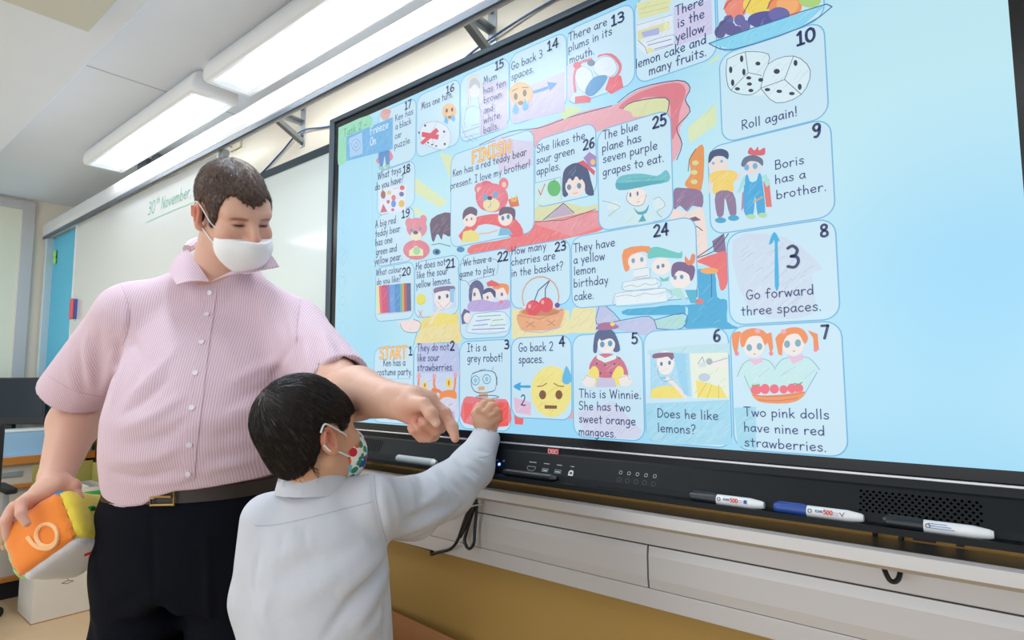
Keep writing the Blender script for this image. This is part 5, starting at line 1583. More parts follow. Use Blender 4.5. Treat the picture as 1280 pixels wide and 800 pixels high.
def strands(V, Fq, n, length, crown, rad, spread, lift, seed, fwd=0.0):
    """thin tapering locks lying on the hair surface, combed away from the crown"""
    g = np.random.default_rng(seed)
    N = np.zeros_like(V)
    a, b, c, d = V[Fq[:, 0]], V[Fq[:, 1]], V[Fq[:, 2]], V[Fq[:, 3]]
    fn = np.cross(c - a, d - b)
    for i in range(4): np.add.at(N, Fq[:, i], fn)
    N /= np.linalg.norm(N, axis=1)[:, None] + 1e-9
    from mathutils.kdtree import KDTree
    kd = KDTree(len(V))
    for i, p in enumerate(V): kd.insert(p, i)
    kd.balance()
    ok = np.where((N[:, 2] > -.6))[0]
    pick = g.choice(ok, n)
    outV, outF = [], []
    for i in pick:
        p = V[i].astype(float).copy(); nrm = N[i]
        flow = p - crown; flow[2] -= .02; flow[1] -= fwd
        jit = g.normal(0, spread, 3); L = length * g.uniform(.6, 1.25); seg = 4; pts = []
        for k in range(seg + 1):
            pts.append(p + nrm * (.0006 + lift * (k / seg) ** 1.5))
            dr = flow / (np.linalg.norm(flow) + 1e-9) + jit * .5; dr[2] -= .25 * k / seg; dr -= nrm * dr.dot(nrm)
            dr /= np.linalg.norm(dr) + 1e-9
            p = p + dr * L / seg
            _, j, dist = kd.find(p)
            nrm = N[j]; p = p + nrm * ((V[j] - p).dot(nrm)) * (.8 if dist < .012 else 0)
        base = sum(len(x) for x in outV)
        side = np.cross(nrm, pts[1] - pts[0]); side /= np.linalg.norm(side) + 1e-9
        r = []
        for k in range(seg + 1):
            wd = rad * (1 - .85 * k / seg)
            r += [pts[k] - side * wd, pts[k] + N[i] * wd * .8, pts[k] + side * wd]
        outV.append(np.array(r))
        for k in range(seg):
            o = base + k * 3
            outF += [(o, o + 1, o + 4, o + 3), (o + 1, o + 2, o + 5, o + 4), (o + 2, o, o + 3, o + 5)]
    return np.concatenate(outV), np.array(outF)

RH = np.array([math.cos(YAW), math.sin(YAW), 0.]); FH = np.array([-math.sin(YAW), math.cos(YAW), 0.]); ZH = np.array([0, 0, 1.])
BASIS = np.stack([RH, FH, ZH], 1)          # columns: view right, away from the viewer, up
def drape(F, folds):
    """folds given by where they run on the cloth as it is seen in the photo; laid on the cloth surface itself"""
    from mathutils.bvhtree import BVHTree
    V, Fq = F.mesh(); bv = BVHTree.FromPolygons([Vector(v) for v in V.astype(float)], [list(map(int, f)) for f in Fq])
    for pts, w_, dp in folds:
        C_ = spline([(x, y, 0) for x, y in pts], 4); hits = []
        for c in C_:
            dr = (Vector(at(c.x, c.y, 1.0)) - CAM).normalized(); h = bv.ray_cast(CAM, dr)
            if h[0] is not None: hits.append(np.array(h[0]))
        if len(hits) >= 3: F.path(hits, w_, dp)
def A(px, py, t): return np.array(at(px, py, t))
# ================================================================== THE MAN
man_o = A(250, 612, 1.42); man_o[2] = 0
man = thing('person', tuple(man_o), 'man in a pink striped short-sleeved shirt and white mask, pointing and holding a toy dice', 'person')
def ML(px, py, t): return BASIS.T @ (A(px, py, t) - man_o)          # photo position -> man's own frame
HM_R = BASIS @ rotz(55) @ rotx(23) @ roty(-11); HM_T = A(292, 269, 1.37); HM_S = .885
sh_r, el_r, wr_r = A(166, 395, 1.415), A(104, 500, 1.56), A(70, 596, 1.375)
sh_l, el_l, wr_l = A(368, 412, 1.45), A(427, 488, 1.25), A(494, 501, 1.065)

PARTS = []
def collect(F, colour):
    V, Fq = F.mesh(); PARTS.append((V, Fq, colour(V)))
def join_parts(name, m, parent):
    off = 0; VV, FF, CC = [], [], []
    for V, Fq, C in PARTS: VV.append(V); FF.append(Fq + off); CC.append(C); off += len(V)
    PARTS.clear()
    return np_mesh(name, np.concatenate(VV), np.concatenate(FF), m, parent, np.concatenate(CC))
SK = 'd9ac97'
def flesh(V): return np.tile(np.array(rgb(SK)[:3]), (len(V), 1))
def spots(C, V, lst):
    for q, r, col, k in lst: C = lerp_col(C, col, k * np.exp(-((V - q) ** 2).sum(1) / r ** 2))
    return C
# torso, legs and upper arms (under the clothes)
F = Field(man_o + np.array([-.46, -.46, -.005]), man_o + np.array([.46, .46, 1.46]), .007)
F.frame(BASIS, man_o)
F.loft([(0.72, 0.007, 0, 0.123, 0.11, 0), (0.85, 0.007, 0, 0.153, 0.12, 0), (1, 0.007, -0.01, 0.163, 0.13, 0), (1.12, 0.017, -0.02, 0.163, 0.135, 0), (1.25, 0.032, 0, 0.158, 0.1, 10), (1.34, 0.03, 0.01, 0.15, 0.08, 14), (1.4, 0.045, 0.015, 0.1, 0.065, 14)], .02)
for hx, sx in ((-.115, -1), (.09, 1)):
    F.chain([(hx, 0, .78), (hx * 1.08, -.01, .46), (hx * 1.08, .01, .10)], [.085, .060, .045], .02)
    F.cone((hx * 1.08, .03, .05), (hx * 1.2, -.15, .04), .035, .03, .02)
F.frame()
F.chain([sh_r, el_r], [.058, .054], .03); F.chain([sh_l, el_l], [.056, .052], .03)
collect(F, flesh)
# neck and head in one piece, running down inside the collar
nb = A(272, 352, 1.435); nt_ = HM_R @ np.array([0, .028, -.05]) * HM_S + HM_T
F = Field(HM_T - np.array([.17, .17, .24]), HM_T + np.array([.17, .17, .17]), .0023)
F.cone(nb, nt_, .062, .054, .02); F.cone(nb + np.array([0, 0, -.05]) + FH * .015, nb, .045, .060, .02)
F.frame(HM_R, HM_T, HM_S); head_field(F); F.frame()
def face_colours(HR, HT, sc, browc, eyec):
    def f(V):
        C = flesh(V); H = (V - HT) @ HR / sc
        def blob(c, r, k=1.0): return k * np.exp(-(((H - np.array(c)) / np.array(r)) ** 2).sum(1))
        for sx in (-1, 1):
            C = lerp_col(C, 'cf6452', blob((sx * .086, .022, 0), (.012, .026, .036), .7)); C = lerp_col(C, 'd58474', blob((sx * .045, -.08, -.035), (.025, .03, .02), .45))
            brow = np.where(H[:, 1] < -.05, np.exp(-((H[:, 2] - (.0085 + .003 * np.cos((np.abs(H[:, 0]) - .032) * 60))) / .0042) ** 2) * np.clip((sx * H[:, 0] - .012) / .006, 0, 1) * np.clip((.056 - sx * H[:, 0]) / .010, 0, 1), 0)
            C = lerp_col(C, browc, brow * .8)
            lid = np.where(H[:, 1] < -.05, np.exp(-(((sx * H[:, 0] - .032) / .017) ** 2) ** 2 - ((H[:, 2] - .001) / .008) ** 2), 0)
            C = lerp_col(C, 'c98a78', lid * .45)
            eye = np.where(H[:, 1] < -.05, np.exp(-(((sx * H[:, 0] - .032) / .0140) ** 2) ** 2 - ((H[:, 2] + .0048) / .0034) ** 2), 0)
            C = lerp_col(C, eyec, np.clip(eye * 1.2, 0, 1))
        C = lerp_col(C, 'c4695f', blob((0, -.1, -.072), (.022, .02, .010), .6)); C = lerp_col(C, 'd58474', blob((0, -.118, -.036), (.016, .02, .016), .5))
        g = np.random.default_rng(4)
        for _ in range(26):
            q = (g.choice([-1, 1]) * g.uniform(.025, .06), -.085 + g.uniform(-.01, .03), g.uniform(-.05, -.012)); C = lerp_col(C, 'b9695a', blob(q, (.0022, .01, .0022), .35))
        return C
    return f
collect(F, face_colours(HM_R, HM_T, HM_S, '6a4838', '33211c'))
# forearms with hands
def forearm(F, e, w_, r):
    m = e * .68 + w_ * .32
    F.chain([e, m, w_], r, .02)
def box_of(pts, pad): return np.min(pts, 0) - pad, np.max(pts, 0) + pad
def fing(F, pts, rad, k=.0012, k0=.006): F.chain([A(*p) for p in pts], rad, k, k0)
# pointing left hand
F = Field(*box_of([el_l, wr_l, A(585, 560, 1.0), A(520, 480, 1.06), A(515, 560, 1.0)], .045), .0015)
forearm(F, el_l, wr_l, [.050, .050, .0305])
W = wr_l
F.cone(W, A(514, 503, 1.045), .0295, .029, .012, flat=(A(520, 530, 1.0) - A(520, 505, 1.12), 1.15))
F.ell(A(523, 507, 1.042), (.033, .023, .024), .014, R=BASIS @ roty(18))
F.cone(A(503, 499, 1.055), A(537, 500, 1.05), .022, .0150, .012)
F.cone(A(504, 512, 1.04), A(518, 525, 1.03), .020, .012, .012)
fing(F, [(535, 500, 1.05), (556.5, 517, 1.035), (565.5, 534, 1.02), (569, 548, 1.012)], [.0125, .0098, .0092, .0072])
F.ell(A(556.5, 517, 1.035), (.0105, .0105, .0105), .005); F.ell(A(565.5, 534, 1.02), (.0098, .0098, .0098), .005)
fing(F, [(510, 506, 1.03), (530, 505, 1.002), (539, 518, .990), (545.5, 529, .987)], [.017, .0112, .0104, .0074], .002, .010)
F.ell(A(539, 517, .990), (.0112, .0112, .0112), .004)
fing(F, [(535, 506, 1.058), (551, 533, 1.048)], [.0108, .0095]); fing(F, [(551, 534, 1.046), (545, 537.5, 1.030), (531, 528, 1.012), (527.5, 525.5, 1.014)], [.0096, .0094, .0083, .0072])
fing(F, [(529, 511, 1.058), (542, 543, 1.050)], [.0105, .0092]); fing(F, [(542.5, 545, 1.046), (535.5, 546.5, 1.032), (522.5, 535, 1.016), (519.5, 531.5, 1.018)], [.0092, .0090, .0079, .0069])
fing(F, [(522, 515, 1.055), (530, 545, 1.048)], [.0098, .0082]); fing(F, [(530, 547, 1.044), (526, 547, 1.033), (516, 538, 1.022), (513.5, 534.5, 1.024)], [.0084, .0080, .0072, .0064])
for a, b_ in (((541, 542, 1.02), (525, 529, 1.005)), ((531, 547, 1.025), (517, 535, 1.01)), ((531, 497, 1.03), (541, 505, 1.03))): F.crease(A(*a), A(*b_), .0026, .0022)
for q, n_ in (((556, 516, 1.025), (3, -3)), ((565, 533, 1.01), (4, -1.5)), ((538.5, 517, .981), (4, -2))):
    for dx in (-1.3, 1.3): F.crease(A(q[0] + dx - n_[0], q[1] + dx - n_[1], q[2]), A(q[0] + dx + n_[0], q[1] + dx + n_[1], q[2]), .0013, .0010)
F.crease(A(497, 487, 1.03), A(500, 515, 1.02), .0025, .0012)
def c1(V): return spots(flesh(V), V, [(A(525, 535, 1.02), .028, 'd07a6a', .40), (A(514, 520, 1.02), .022, 'd07a6a', .35), (A(556, 524, 1.03), .016, 'd07a6a', .3), (A(569, 548, 1.01), .010, 'd07a6a', .35), (A(539, 518, .985), .010, 'd88a7a', .3), (A(545, 529, .982), .006, 'eec4b4', .7)])
collect(F, c1)
# right hand over the soft dice
F = Field(*box_of([el_r, wr_r, A(0, 690, 1.3), A(100, 640, 1.36), A(5, 640, 1.24)], .05), .0018)
forearm(F, el_r, wr_r, [.052, .056, .034])
W = wr_r
F.cone(W, A(62, 613, 1.335), .031, .030, .012, flat=(A(60, 600, 1.2) - A(60, 600, 1.5), 1.2))
F.ell(A(57, 616, 1.325), (.046, .028, .022), .016, R=BASIS @ roty(-35))
F.cone(A(66, 604, 1.33), A(38, 626, 1.30), .024, .016, .012); F.cone(A(70, 606, 1.34), A(90, 608, 1.35), .022, .017, .012)
fing(F, [(40, 624, 1.30), (27, 629, 1.262), (26, 642, 1.242), (33, 654, 1.240)], [.0150, .0112, .0105, .0082])
fing(F, [(37, 622, 1.32), (18, 634, 1.285), (8, 651, 1.272), (9, 672, 1.272)], [.0145, .0112, .0102, .0082])
fing(F, [(36, 622, 1.34), (14, 637, 1.316), (3, 655, 1.306), (3, 677, 1.308)], [.0135, .0108, .0098, .008])
fing(F, [(40, 620, 1.355), (17, 640, 1.346), (5, 662, 1.340), (6, 684, 1.345)], [.0125, .0098, .009, .0072])
fing(F, [(78, 602, 1.35), (92, 610, 1.352), (98, 624, 1.342), (98, 637, 1.332)], [.018, .0125, .0112, .0088], .002, .010)
F.ell(A(27, 629, 1.260), (.012, .012, .012), .005); F.ell(A(18, 634, 1.283), (.012, .012, .012), .005)
for a, b_ in (((34, 622, 1.275), (24, 627, 1.265)), ((45, 606, 1.30), (30, 622, 1.27))): F.crease(A(*a), A(*b_), .004, .002)
def c2(V): return spots(flesh(V), V, [(A(28, 640, 1.26), .04, 'd07a6a', .38), (A(92, 612, 1.34), .03, 'd88474', .3), (A(104, 480, 1.5), .12, 'c99880', .25)])
collect(F, c2)
join_parts('body', skin_mat('skin_fair', SK), man)

# ---- shirt
F = Field(np.min([sh_r, el_r, el_l, sh_l], 0) - .2, np.max([sh_r, el_r, el_l, sh_l], 0) + .22, .004)
F.lo[2] = .88; F.n[2] = int((1.52 - .88) / .004); F.d = np.full(F.n, .5, np.float32)
F.frame(BASIS, man_o)
F.loft([(0.9, 0.002, 0.005, 0.188, 0.155, 0), (0.958, 0, -0.005, 0.196, 0.165, 0), (1.03, 0.009, -0.02, 0.2, 0.18, 4), (1.107, 0.017, -0.025, 0.203, 0.182, 8), (1.2, 0.025, -0.012, 0.2, 0.165, 10), (1.275, 0.035, 0.003, 0.191, 0.142, 12), (1.331, 0.034, 0.015, 0.192, 0.118, 14), (1.375, 0.042, 0.022, 0.155, 0.098, 14), (1.41, 0.046, 0.026, 0.105, 0.082, 14), (1.432, 0.05, 0.03, 0.074, 0.068, 14), (1.452, 0.052, 0.034, 0.062, 0.058, 14)], .02, p=2.25)
F.frame()
hem_r = A(93, 489, 1.50); hem_l = A(424, 480, 1.285)
ax_r = (hem_r - sh_r) / np.linalg.norm(hem_r - sh_r); ax_l = (hem_l - sh_l) / np.linalg.norm(hem_l - sh_l)
F.cone(sh_r + np.array([0, 0, -.004]), hem_r + ax_r * .09, .079, .077, .045); F.cone(sh_l + np.array([0, 0, -.004]), hem_l + ax_l * .09, .074, .070, .045)
F.cone(sh_r, nb + np.array([0, 0, -.002]) - RH * .02, .060, .056, .04); F.cone(sh_l, nb + np.array([0, 0, -.002]) + RH * .02, .060, .056, .04)
# open sleeve ends
def cutend(p, ax):
    X = F.lo[0] + F.h * np.arange(F.n[0]); Y = F.lo[1] + F.h * np.arange(F.n[1]); Z = F.lo[2] + F.h * np.arange(F.n[2])
    s_ = ((X - p[0]) * ax[0])[:, None, None] + ((Y - p[1]) * ax[1])[None, :, None] + ((Z - p[2]) * ax[2])[None, None, :]
    r2 = ((X - p[0]) ** 2)[:, None, None] + ((Y - p[1]) ** 2)[None, :, None] + ((Z - p[2]) ** 2)[None, None, :]
    F.d = np.where(r2 < .17 ** 2, np.maximum(F.d, s_), F.d).astype(np.float32)
fold_r = np.array([0, 0, 0])
cutend(hem_r, (lambda v: v / np.linalg.norm(v))(ax_r + .25 * RH)); cutend(hem_l, ax_l)
F.cone(hem_r - ax_r * .04, hem_r + ax_r * .08, .066, .070, .004, 's'); F.cone(hem_l - ax_l * .04, hem_l + ax_l * .08, .057, .060, .004, 's')
# neck opening
F.cone(nb + np.array([0, 0, .064]), nt_, .058, .072, .004, 's')
F.cone(A(254, 370, 1.392), A(276, 368, 1.392), .020, .020, .02)
# folds
drape(F, [
    ([(150, 428), (146, 455), (134, 500)], .009, .013), ([(142, 440), (136, 470), (128, 496)], .010, -.006), ([(160, 430), (150, 470), (140, 510)], .010, -.007),
    ([(152, 352), (162, 385), (160, 412), (152, 436)], .0055, .0045), ([(150, 360), (158, 390), (155, 410)], .008, -.003),
    ([(165, 425), (175, 450), (172, 475)], .010, .006), ([(160, 500), (190, 470), (225, 432)], .012, -.006), ([(150, 520), (185, 498), (215, 468)], .010, .006), ([(148, 538), (190, 520), (232, 492)], .012, -.006),
    ([(150, 556), (200, 548), (240, 520)], .011, .005), ([(142, 575), (185, 575), (232, 556)], .012, -.006), ([(136, 590), (180, 598), (225, 585)], .010, .005), ([(170, 604), (215, 603), (245, 590)], .009, -.004),
    ([(372, 420), (371, 445), (372, 472)], .008, .014), ([(366, 430), (350, 456), (342, 476)], .010, .007), ([(360, 395), (366, 415), (370, 432)], .010, -.006), ([(340, 372), (352, 395), (362, 420)], .010, .005),
    ([(325, 372), (338, 400), (352, 430)], .012, -.005), ([(378, 362), (374, 392), (370, 420)], .0055, .004),
    ([(285, 480), (320, 462), (358, 452)], .013, -.006), ([(300, 497), (335, 484), (366, 482)], .011, .006), ([(282, 520), (310, 512), (345, 520)], .013, -.006), ([(268, 545), (300, 540), (320, 545)], .012, .004),
    ([(255, 590), (285, 582), (320, 578)], .010, -.005), ([(250, 575), (290, 568), (325, 562)], .012, .004), ([(262, 410), (285, 440), (300, 470)], .015, -.003), ([(200, 380), (215, 420), (222, 450)], .016, -.003),
    ([(110, 412), (108, 445), (114, 482)], .011, -.005), ([(98, 436), (102, 462), (106, 494)], .009, .005), ([(84, 450), (88, 472), (96, 490)], .010, -.004), ([(126, 400), (124, 440), (122, 490)], .010, .004),
    ([(404, 412), (412, 440), (420, 468)], .010, -.006), ([(392, 420), (398, 448), (404, 478)], .009, .006), ([(384, 432), (386, 455), (390, 480)], .009, -.005), ([(420, 425), (430, 445), (440, 462)], .009, .004)])
# hem hangs over the belt, lower on one side
X = F.lo[0] + F.h * np.arange(F.n[0]); Y = F.lo[1] + F.h * np.arange(F.n[1]); Z = F.lo[2] + F.h * np.arange(F.n[2])
xl = ((X - man_o[0]) * RH[0])[:, None, None] + ((Y - man_o[1]) * RH[1])[None, :, None]
F.d = np.maximum(F.d, np.interp(xl, [-.25, -.16, -.09, -.04, -.005, .03, .08, .22], [.952, .930, .927, .934, .953, .964, .968, .985]) - Z[None, None, :]).astype(np.float32)
V, Fq = F.mesh(); del F
def stripe_mat(name, base, stripe, freq):
    m = bpy.data.materials.new(name); m.use_nodes = True; nt = m.node_tree; b = nt.nodes['Principled BSDF']
    tc = nt.nodes.new('ShaderNodeTexCoord'); mp = nt.nodes.new('ShaderNodeMapping'); mp.inputs['Rotation'].default_value = (0, 0, -YAW)
    nt.links.new(tc.outputs['Object'], mp.inputs[0])
    wv = nt.nodes.new('ShaderNodeTexWave'); wv.inputs['Scale'].default_value = freq; wv.bands_direction = 'X'; wv.inputs['Distortion'].default_value = .0
    nt.links.new(mp.outputs[0], wv.inputs['Vector'])
    mx = nt.nodes.new('ShaderNodeMix'); mx.data_type = 'RGBA'; mx.inputs[6].default_value = rgb(base); mx.inputs[7].default_value = rgb(stripe)
    nt.links.new(wv.outputs[1], mx.inputs[0]); nt.links.new(mx.outputs[2], b.inputs['Base Color'])
    n = nt.nodes.new('ShaderNodeTexNoise'); n.inputs['Scale'].default_value = 22; n.inputs['Detail'].default_value = 3
    nt.links.new(tc.outputs['Object'], n.inputs['Vector']); bp = nt.nodes.new('ShaderNodeBump'); bp.inputs['Strength'].default_value = .25; bp.inputs['Distance'].default_value = .01
    nt.links.new(n.outputs[0], bp.inputs['Height']); nt.links.new(bp.outputs[0], b.inputs['Normal'])
    b.inputs['Roughness'].default_value = .85; b.inputs['Sheen Weight'].default_value = .15; b.inputs['Specular IOR Level'].default_value = .2
    return m
m_shirt = stripe_mat('pink_striped_cotton', 'e0ccd6', 'cbabbb', 62)
shirt = np_mesh('shirt', V, Fq, m_shirt, man)
from mathutils.bvhtree import BVHTree
def bvh_of(V, Fq): return BVHTree.FromPolygons([Vector(v) for v in V.astype(float)], [list(map(int, f)) for f in Fq])
bv = bvh_of(V, Fq)
def onto(bv, px, py, lift=.0015, d=None):
    dr = (Vector(at(px, py, 1.0)) - CAM).normalized()
    h = bv.ray_cast(CAM, dr)
    if h[0] is None: return None, None
    n = h[1] if h[1].dot(dr) < 0 else -h[1]
    return h[0] + n * lift, n
# button placket and buttons on the surface of the shirt
def cloth_strip(bv, left, right, name, m, parent, lift=.002, n=28):
    L = spline([(x, y, 0) for x, y in left], 8); R_ = spline([(x, y, 0) for x, y in right], 8); b = MB(); rows = []
    for i in range(len(L)):
        row = []
        for s_ in (-.06, 0, .5, 1, 1.06):
            q = L[i].lerp(R_[i], s_); p_, nn_ = onto(bv, q.x, q.y, lift if 0 <= s_ <= 1 else -.002)
            row.append(p_)
        if any(p_ is None for p_ in row): continue
        rows.append([b.bm.verts.new(p_) for p_ in row])
    for i in range(len(rows) - 1):
        for j in range(4): b.bm.faces.new((rows[i][j], rows[i + 1][j], rows[i + 1][j + 1], rows[i][j + 1]))
    return b.build(name, m, parent, False)
cloth_strip(bv, [(259, 362), (252, 400), (244, 450), (235, 520), (230, 560), (228, 598)], [(272, 360), (266, 400), (259, 450), (251, 520), (246, 560), (243, 598)], 'placket', m_shirt, shirt)
mb_ = mat('button_pearl', 'e6dfe8', .25)
for bx, by in ((263, 366), (258.8, 393.8), (252.3, 428.5), (244.5, 466.8), (240, 510), (237, 556), (235.5, 592)):
    p_, nn_ = onto(bv, bx, by, .0035)
    if p_: MB().cyl(p_ - nn_ * .002, p_ + nn_ * .001, .0055, n=12).build('button', mb_, shirt, True)
def seams(bv, paths, m, parent, r=.0008):
    for q in paths:
        P_ = [onto(bv, c.x, c.y, .0002)[0] for c in spline([(x, y, 0) for x, y in q], 6)]
        P_ = [p_ for p_ in P_ if p_ is not None]
        if len(P_) > 3: MB().tube(P_, r, n=5, smooth=1).build('seam', m, parent, True)
seams(bv, [[(150, 353), (160, 380), (160, 410), (153, 432)], [(378, 362), (374, 385), (371, 408), (371, 428)], [(190, 331), (170, 341), (150, 352)], [(61, 470), (92, 488), (132, 497)], [(403, 468), (425, 461), (447, 447)]], mat('pink_seam', 'cfaebd', .9), shirt)
# collar leaves
def leaf(P, name, m, parent, bulge, thick=.0035, n=10):
    """curved four-cornered panel with thickness"""
    P = [np.array(p) for p in P]; b = MB(); g = []
    nrm = np.cross(P[1] - P[0], P[3] - P[0]); nrm /= np.linalg.norm(nrm)
    if nrm.dot(np.array(FW)) > 0: nrm = -nrm
    for lay in (0, 1):
        G_ = []
        for i in range(n + 1):
            for j in range(n + 1):
                u, v = i / n, j / n
                p_ = P[0] * (1 - u) * (1 - v) + P[1] * u * (1 - v) + P[2] * u * v + P[3] * (1 - u) * v
                p_ = p_ + nrm * (bulge * math.sin(PI * v) + (thick if lay == 0 else 0))
                G_.append(b.bm.verts.new(p_))
        g.append(G_)
    m_ = n + 1
    for i in range(n):
        for j in range(n):
            a = i * m_ + j
            b.bm.faces.new([g[0][k] for k in (a, a + m_, a + m_ + 1, a + 1)]); b.bm.faces.new([g[1][k] for k in (a, a + 1, a + m_ + 1, a + m_)])
    rim = [i * m_ for i in range(n + 1)] + [n * m_ + j for j in range(1, n + 1)] + [i * m_ + n for i in range(n - 1, -1, -1)] + [j for j in range(n - 1, 0, -1)]
    for k in range(len(rim)):
        a, c_ = rim[k], rim[(k + 1) % len(rim)]
        b.bm.faces.new((g[0][a], g[1][a], g[1][c_], g[0][c_]))
    return b.build(name, m, parent, True)
leaf([A(236, 312, 1.405), A(263, 353, 1.335), A(222, 357, 1.322), A(212, 340, 1.375)], 'collar', m_shirt, shirt, .008)
leaf([A(336, 317, 1.42), A(264, 353, 1.335), A(318, 340, 1.345), A(349, 334, 1.395)], 'collar', m_shirt, shirt, .006)
b = MB(); b.tube([A(234, 311, 1.40), A(246, 303, 1.46), A(275, 300, 1.50), A(310, 304, 1.48), A(334, 316, 1.40)], [.010, .012, .012, .012, .010], n=8); b.build('collar_band', m_shirt, shirt, True)

# ---- trousers, belt, shoes
F = Field(man_o + np.array([-.42, -.42, .03]), man_o + np.array([.42, .42, 1.0]), .0055)
F.frame(BASIS, man_o)
F.loft([(0.965, -0.003, 0, 0.187, 0.15, 0), (0.9, -0.007, 0, 0.205, 0.155, 0), (0.82, -0.009, 0.005, 0.209, 0.152, 0), (0.75, -0.009, 0.005, 0.201, 0.146, 0), (0.7, -0.007, 0.005, 0.188, 0.135, 0)], .03)
F.chain([(-.112, .0, .76), (-.106, -.015, .58), (-.104, -.005, .42), (-.115, .02, .07)], [.108, .104, .092, .082], .035)
F.chain([(.098, .0, .76), (.098, -.01, .58), (.10, .0, .42), (.105, .02, .07)], [.112, .094, .086, .080], .035)
F.cone((-.012, -.20, .70), (-.022, .2, .70), .016, .016, .03, 's'); F.cone((-.018, -.20, .62), (-.018, .2, .62), .012, .012, .03, 's')
for a, b_, w_, dp in (((-.14, -.15, .9), (-.145, -.13, .35), .008, -.006), ((.09, -.14, .88), (.1, -.11, .35), .008, -.006), ((-.02, -.16, .93), (-.015, -.14, .74), .006, .006), ((-.2, -.12, .88), (-.12, -.14, .74), .014, .006), ((-.03, -.15, .76), (-.13, -.13, .70), .014, .006), ((0, -.15, .76), (.08, -.13, .70), .014, .006), ((-.22, -.06, .72), (-.15, -.12, .60), .02, .006)):
    F.crease(a, b_, w_, dp)
V, Fq = F.mesh(); del F
m_tr = mat('navy_trousers', '0a0d17', .85, bump=.1, bscale=200, spec=.12)
np_mesh('trousers', V, Fq, m_tr, man)
bvt = bvh_of(V, Fq)
def ring(zc, x0, y0, rx, ry, hgt, th, name, m, parent, a0=0, a1=360):
    b = MB(); n = 72; rows = []
    for i in range(n):
        a = 2 * PI * i / n; ca, sa = math.cos(a), math.sin(a)
        e_ = 2 / 2.3; cx_ = math.copysign(abs(ca) ** e_, ca); sx_ = math.copysign(abs(sa) ** e_, sa)
        rr = []
        for k, hh in ((0, -hgt / 2), (0, hgt / 2), (-th, hgt / 2), (-th, -hgt / 2)):
            p_ = man_o + BASIS @ np.array([x0 + (rx + k) * cx_, y0 + (ry + k) * sx_, zc + hh + .03 * (x0 + rx * cx_)])
            rr.append(b.bm.verts.new(p_))
        rows.append(rr)
    for i in range(n):
        A_, B_ = rows[i], rows[(i + 1) % n]
        for k in range(4): b.bm.faces.new((A_[k], A_[(k + 1) % 4], B_[(k + 1) % 4], B_[k]))
    return b.build(name, m, parent, True)
belt = ring(.952, -.004, 0, .194, .158, .030, .008, 'belt', mat('belt_leather', '2e241f', .45), man)
bc = man_o + BASIS @ np.array([.006, -.1605, .954])
b = MB(); q = [bc + BASIS @ np.array([x, -.004, z]) for x, z in ((-.024, -.017), (.024, -.017), (.024, .017), (-.024, .017))]
b.tube(q, .0032, n=8, smooth=1, closed=True); b.tube([bc + BASIS @ np.array([-.024, -.006, 0]), bc + BASIS @ np.array([.02, -.008, 0])], .0025, n=6, smooth=1)
b.build('buckle', mat('brass', 'b59a5c', .3, metal=.9), belt, True)
for sx, hx in ((-1, -.14), (1, .105)):
    b = MB(); c_ = man_o + BASIS @ np.array([hx, -.06, .045])
    b.sphere(c_, .05, (1.0, 2.7, .85), 20, M=Matrix.Rotation(YAW, 4, 'Z')); o = b.build('shoe', mat('shoe_black', '14120f', .3), man, True)
    b = MB(); b.sphere(c_ + np.array([0, 0, -.035]), .052, (1.02, 2.7, .2), 20, M=Matrix.Rotation(YAW, 4, 'Z')); b.build('shoe_sole', mat('sole', '2a2622', .7), o, True)

# ---- hair and mask
zh = [(-.12, .052), (-.09, .050), (-.074, .052), (-.064, .044), (-.056, .016), (-.046, -.008), (-.034, -.024), (-.020, -.028), (-.010, .012), (.010, .030), (.030, .022), (.042, -.02), (.06, -.05), (.09, -.062), (.13, -.066)]
V, Fq = hair_mesh(zh, (.0035, .005, .009), (-.11, -.13, -.10), (.11, .15, .16), .0026, False)
SV, SF = strands(V, Fq, 9000, .009, np.array([0, .05, .13]), .00045, .35, .0030, 3, fwd=.01)
Vh = np.concatenate([V, SV]); Fh = np.concatenate([Fq, SF + len(V)])
def hair_mat(name, dark, light):
    m = bpy.data.materials.new(name); m.use_nodes = True; nt = m.node_tree; b = nt.nodes['Principled BSDF']
    tc = nt.nodes.new('ShaderNodeTexCoord'); n = nt.nodes.new('ShaderNodeTexNoise'); n.inputs['Scale'].default_value = 180; n.inputs['Detail'].default_value = 3
    r_ = nt.nodes.new('ShaderNodeValToRGB'); r_.color_ramp.elements[0].color = rgb(dark); r_.color_ramp.elements[1].color = rgb(light); r_.color_ramp.elements[0].position = .35; r_.color_ramp.elements[1].position = .7
    nt.links.new(tc.outputs['Object'], n.inputs['Vector']); nt.links.new(n.outputs[0], r_.inputs[0]); nt.links.new(r_.outputs[0], b.inputs['Base Color'])
    b.inputs['Roughness'].default_value = .45; b.inputs['Specular IOR Level'].default_value = .45
    return m
np_mesh('hair', (Vh * HM_S) @ HM_R.T + HM_T, Fh, hair_mat('brown_hair', '35261e', '64493a'), man)
def mask_mesh(child):
    F = Field((-.10, -.15, -.14), (.10, .02, .02), .0024)
    F.ell((0, -.060, -.064), (.0715, .062, .060), .01); F.ell((0, -.098, -.052), (.030, .030, .036), .03); F.ell((0, -.07, -.098), (.036, .034, .030), .03)
    sl, L = F.sub((0, 0, 0), 3)
    top = L[2] - ((-.024 if child else -.038) + .08 * np.clip(np.abs(L[0]) - .0, 0, .2) * 0 - .10 * np.maximum(np.abs(L[0]) - .045, 0))
    F.d = np.maximum(F.d, top.astype(np.float32)); F.d = np.maximum(F.d, (L[1] + .024 - .18 * (L[2] + .06)).astype(np.float32))
    F.crease((-.06, -.10, -.046), (0, -.135, -.056), .0035, .0018); F.crease((.06, -.10, -.046), (0, -.135, -.056), .0035, .0018)
    return F.mesh()
V, Fq = mask_mesh(False)
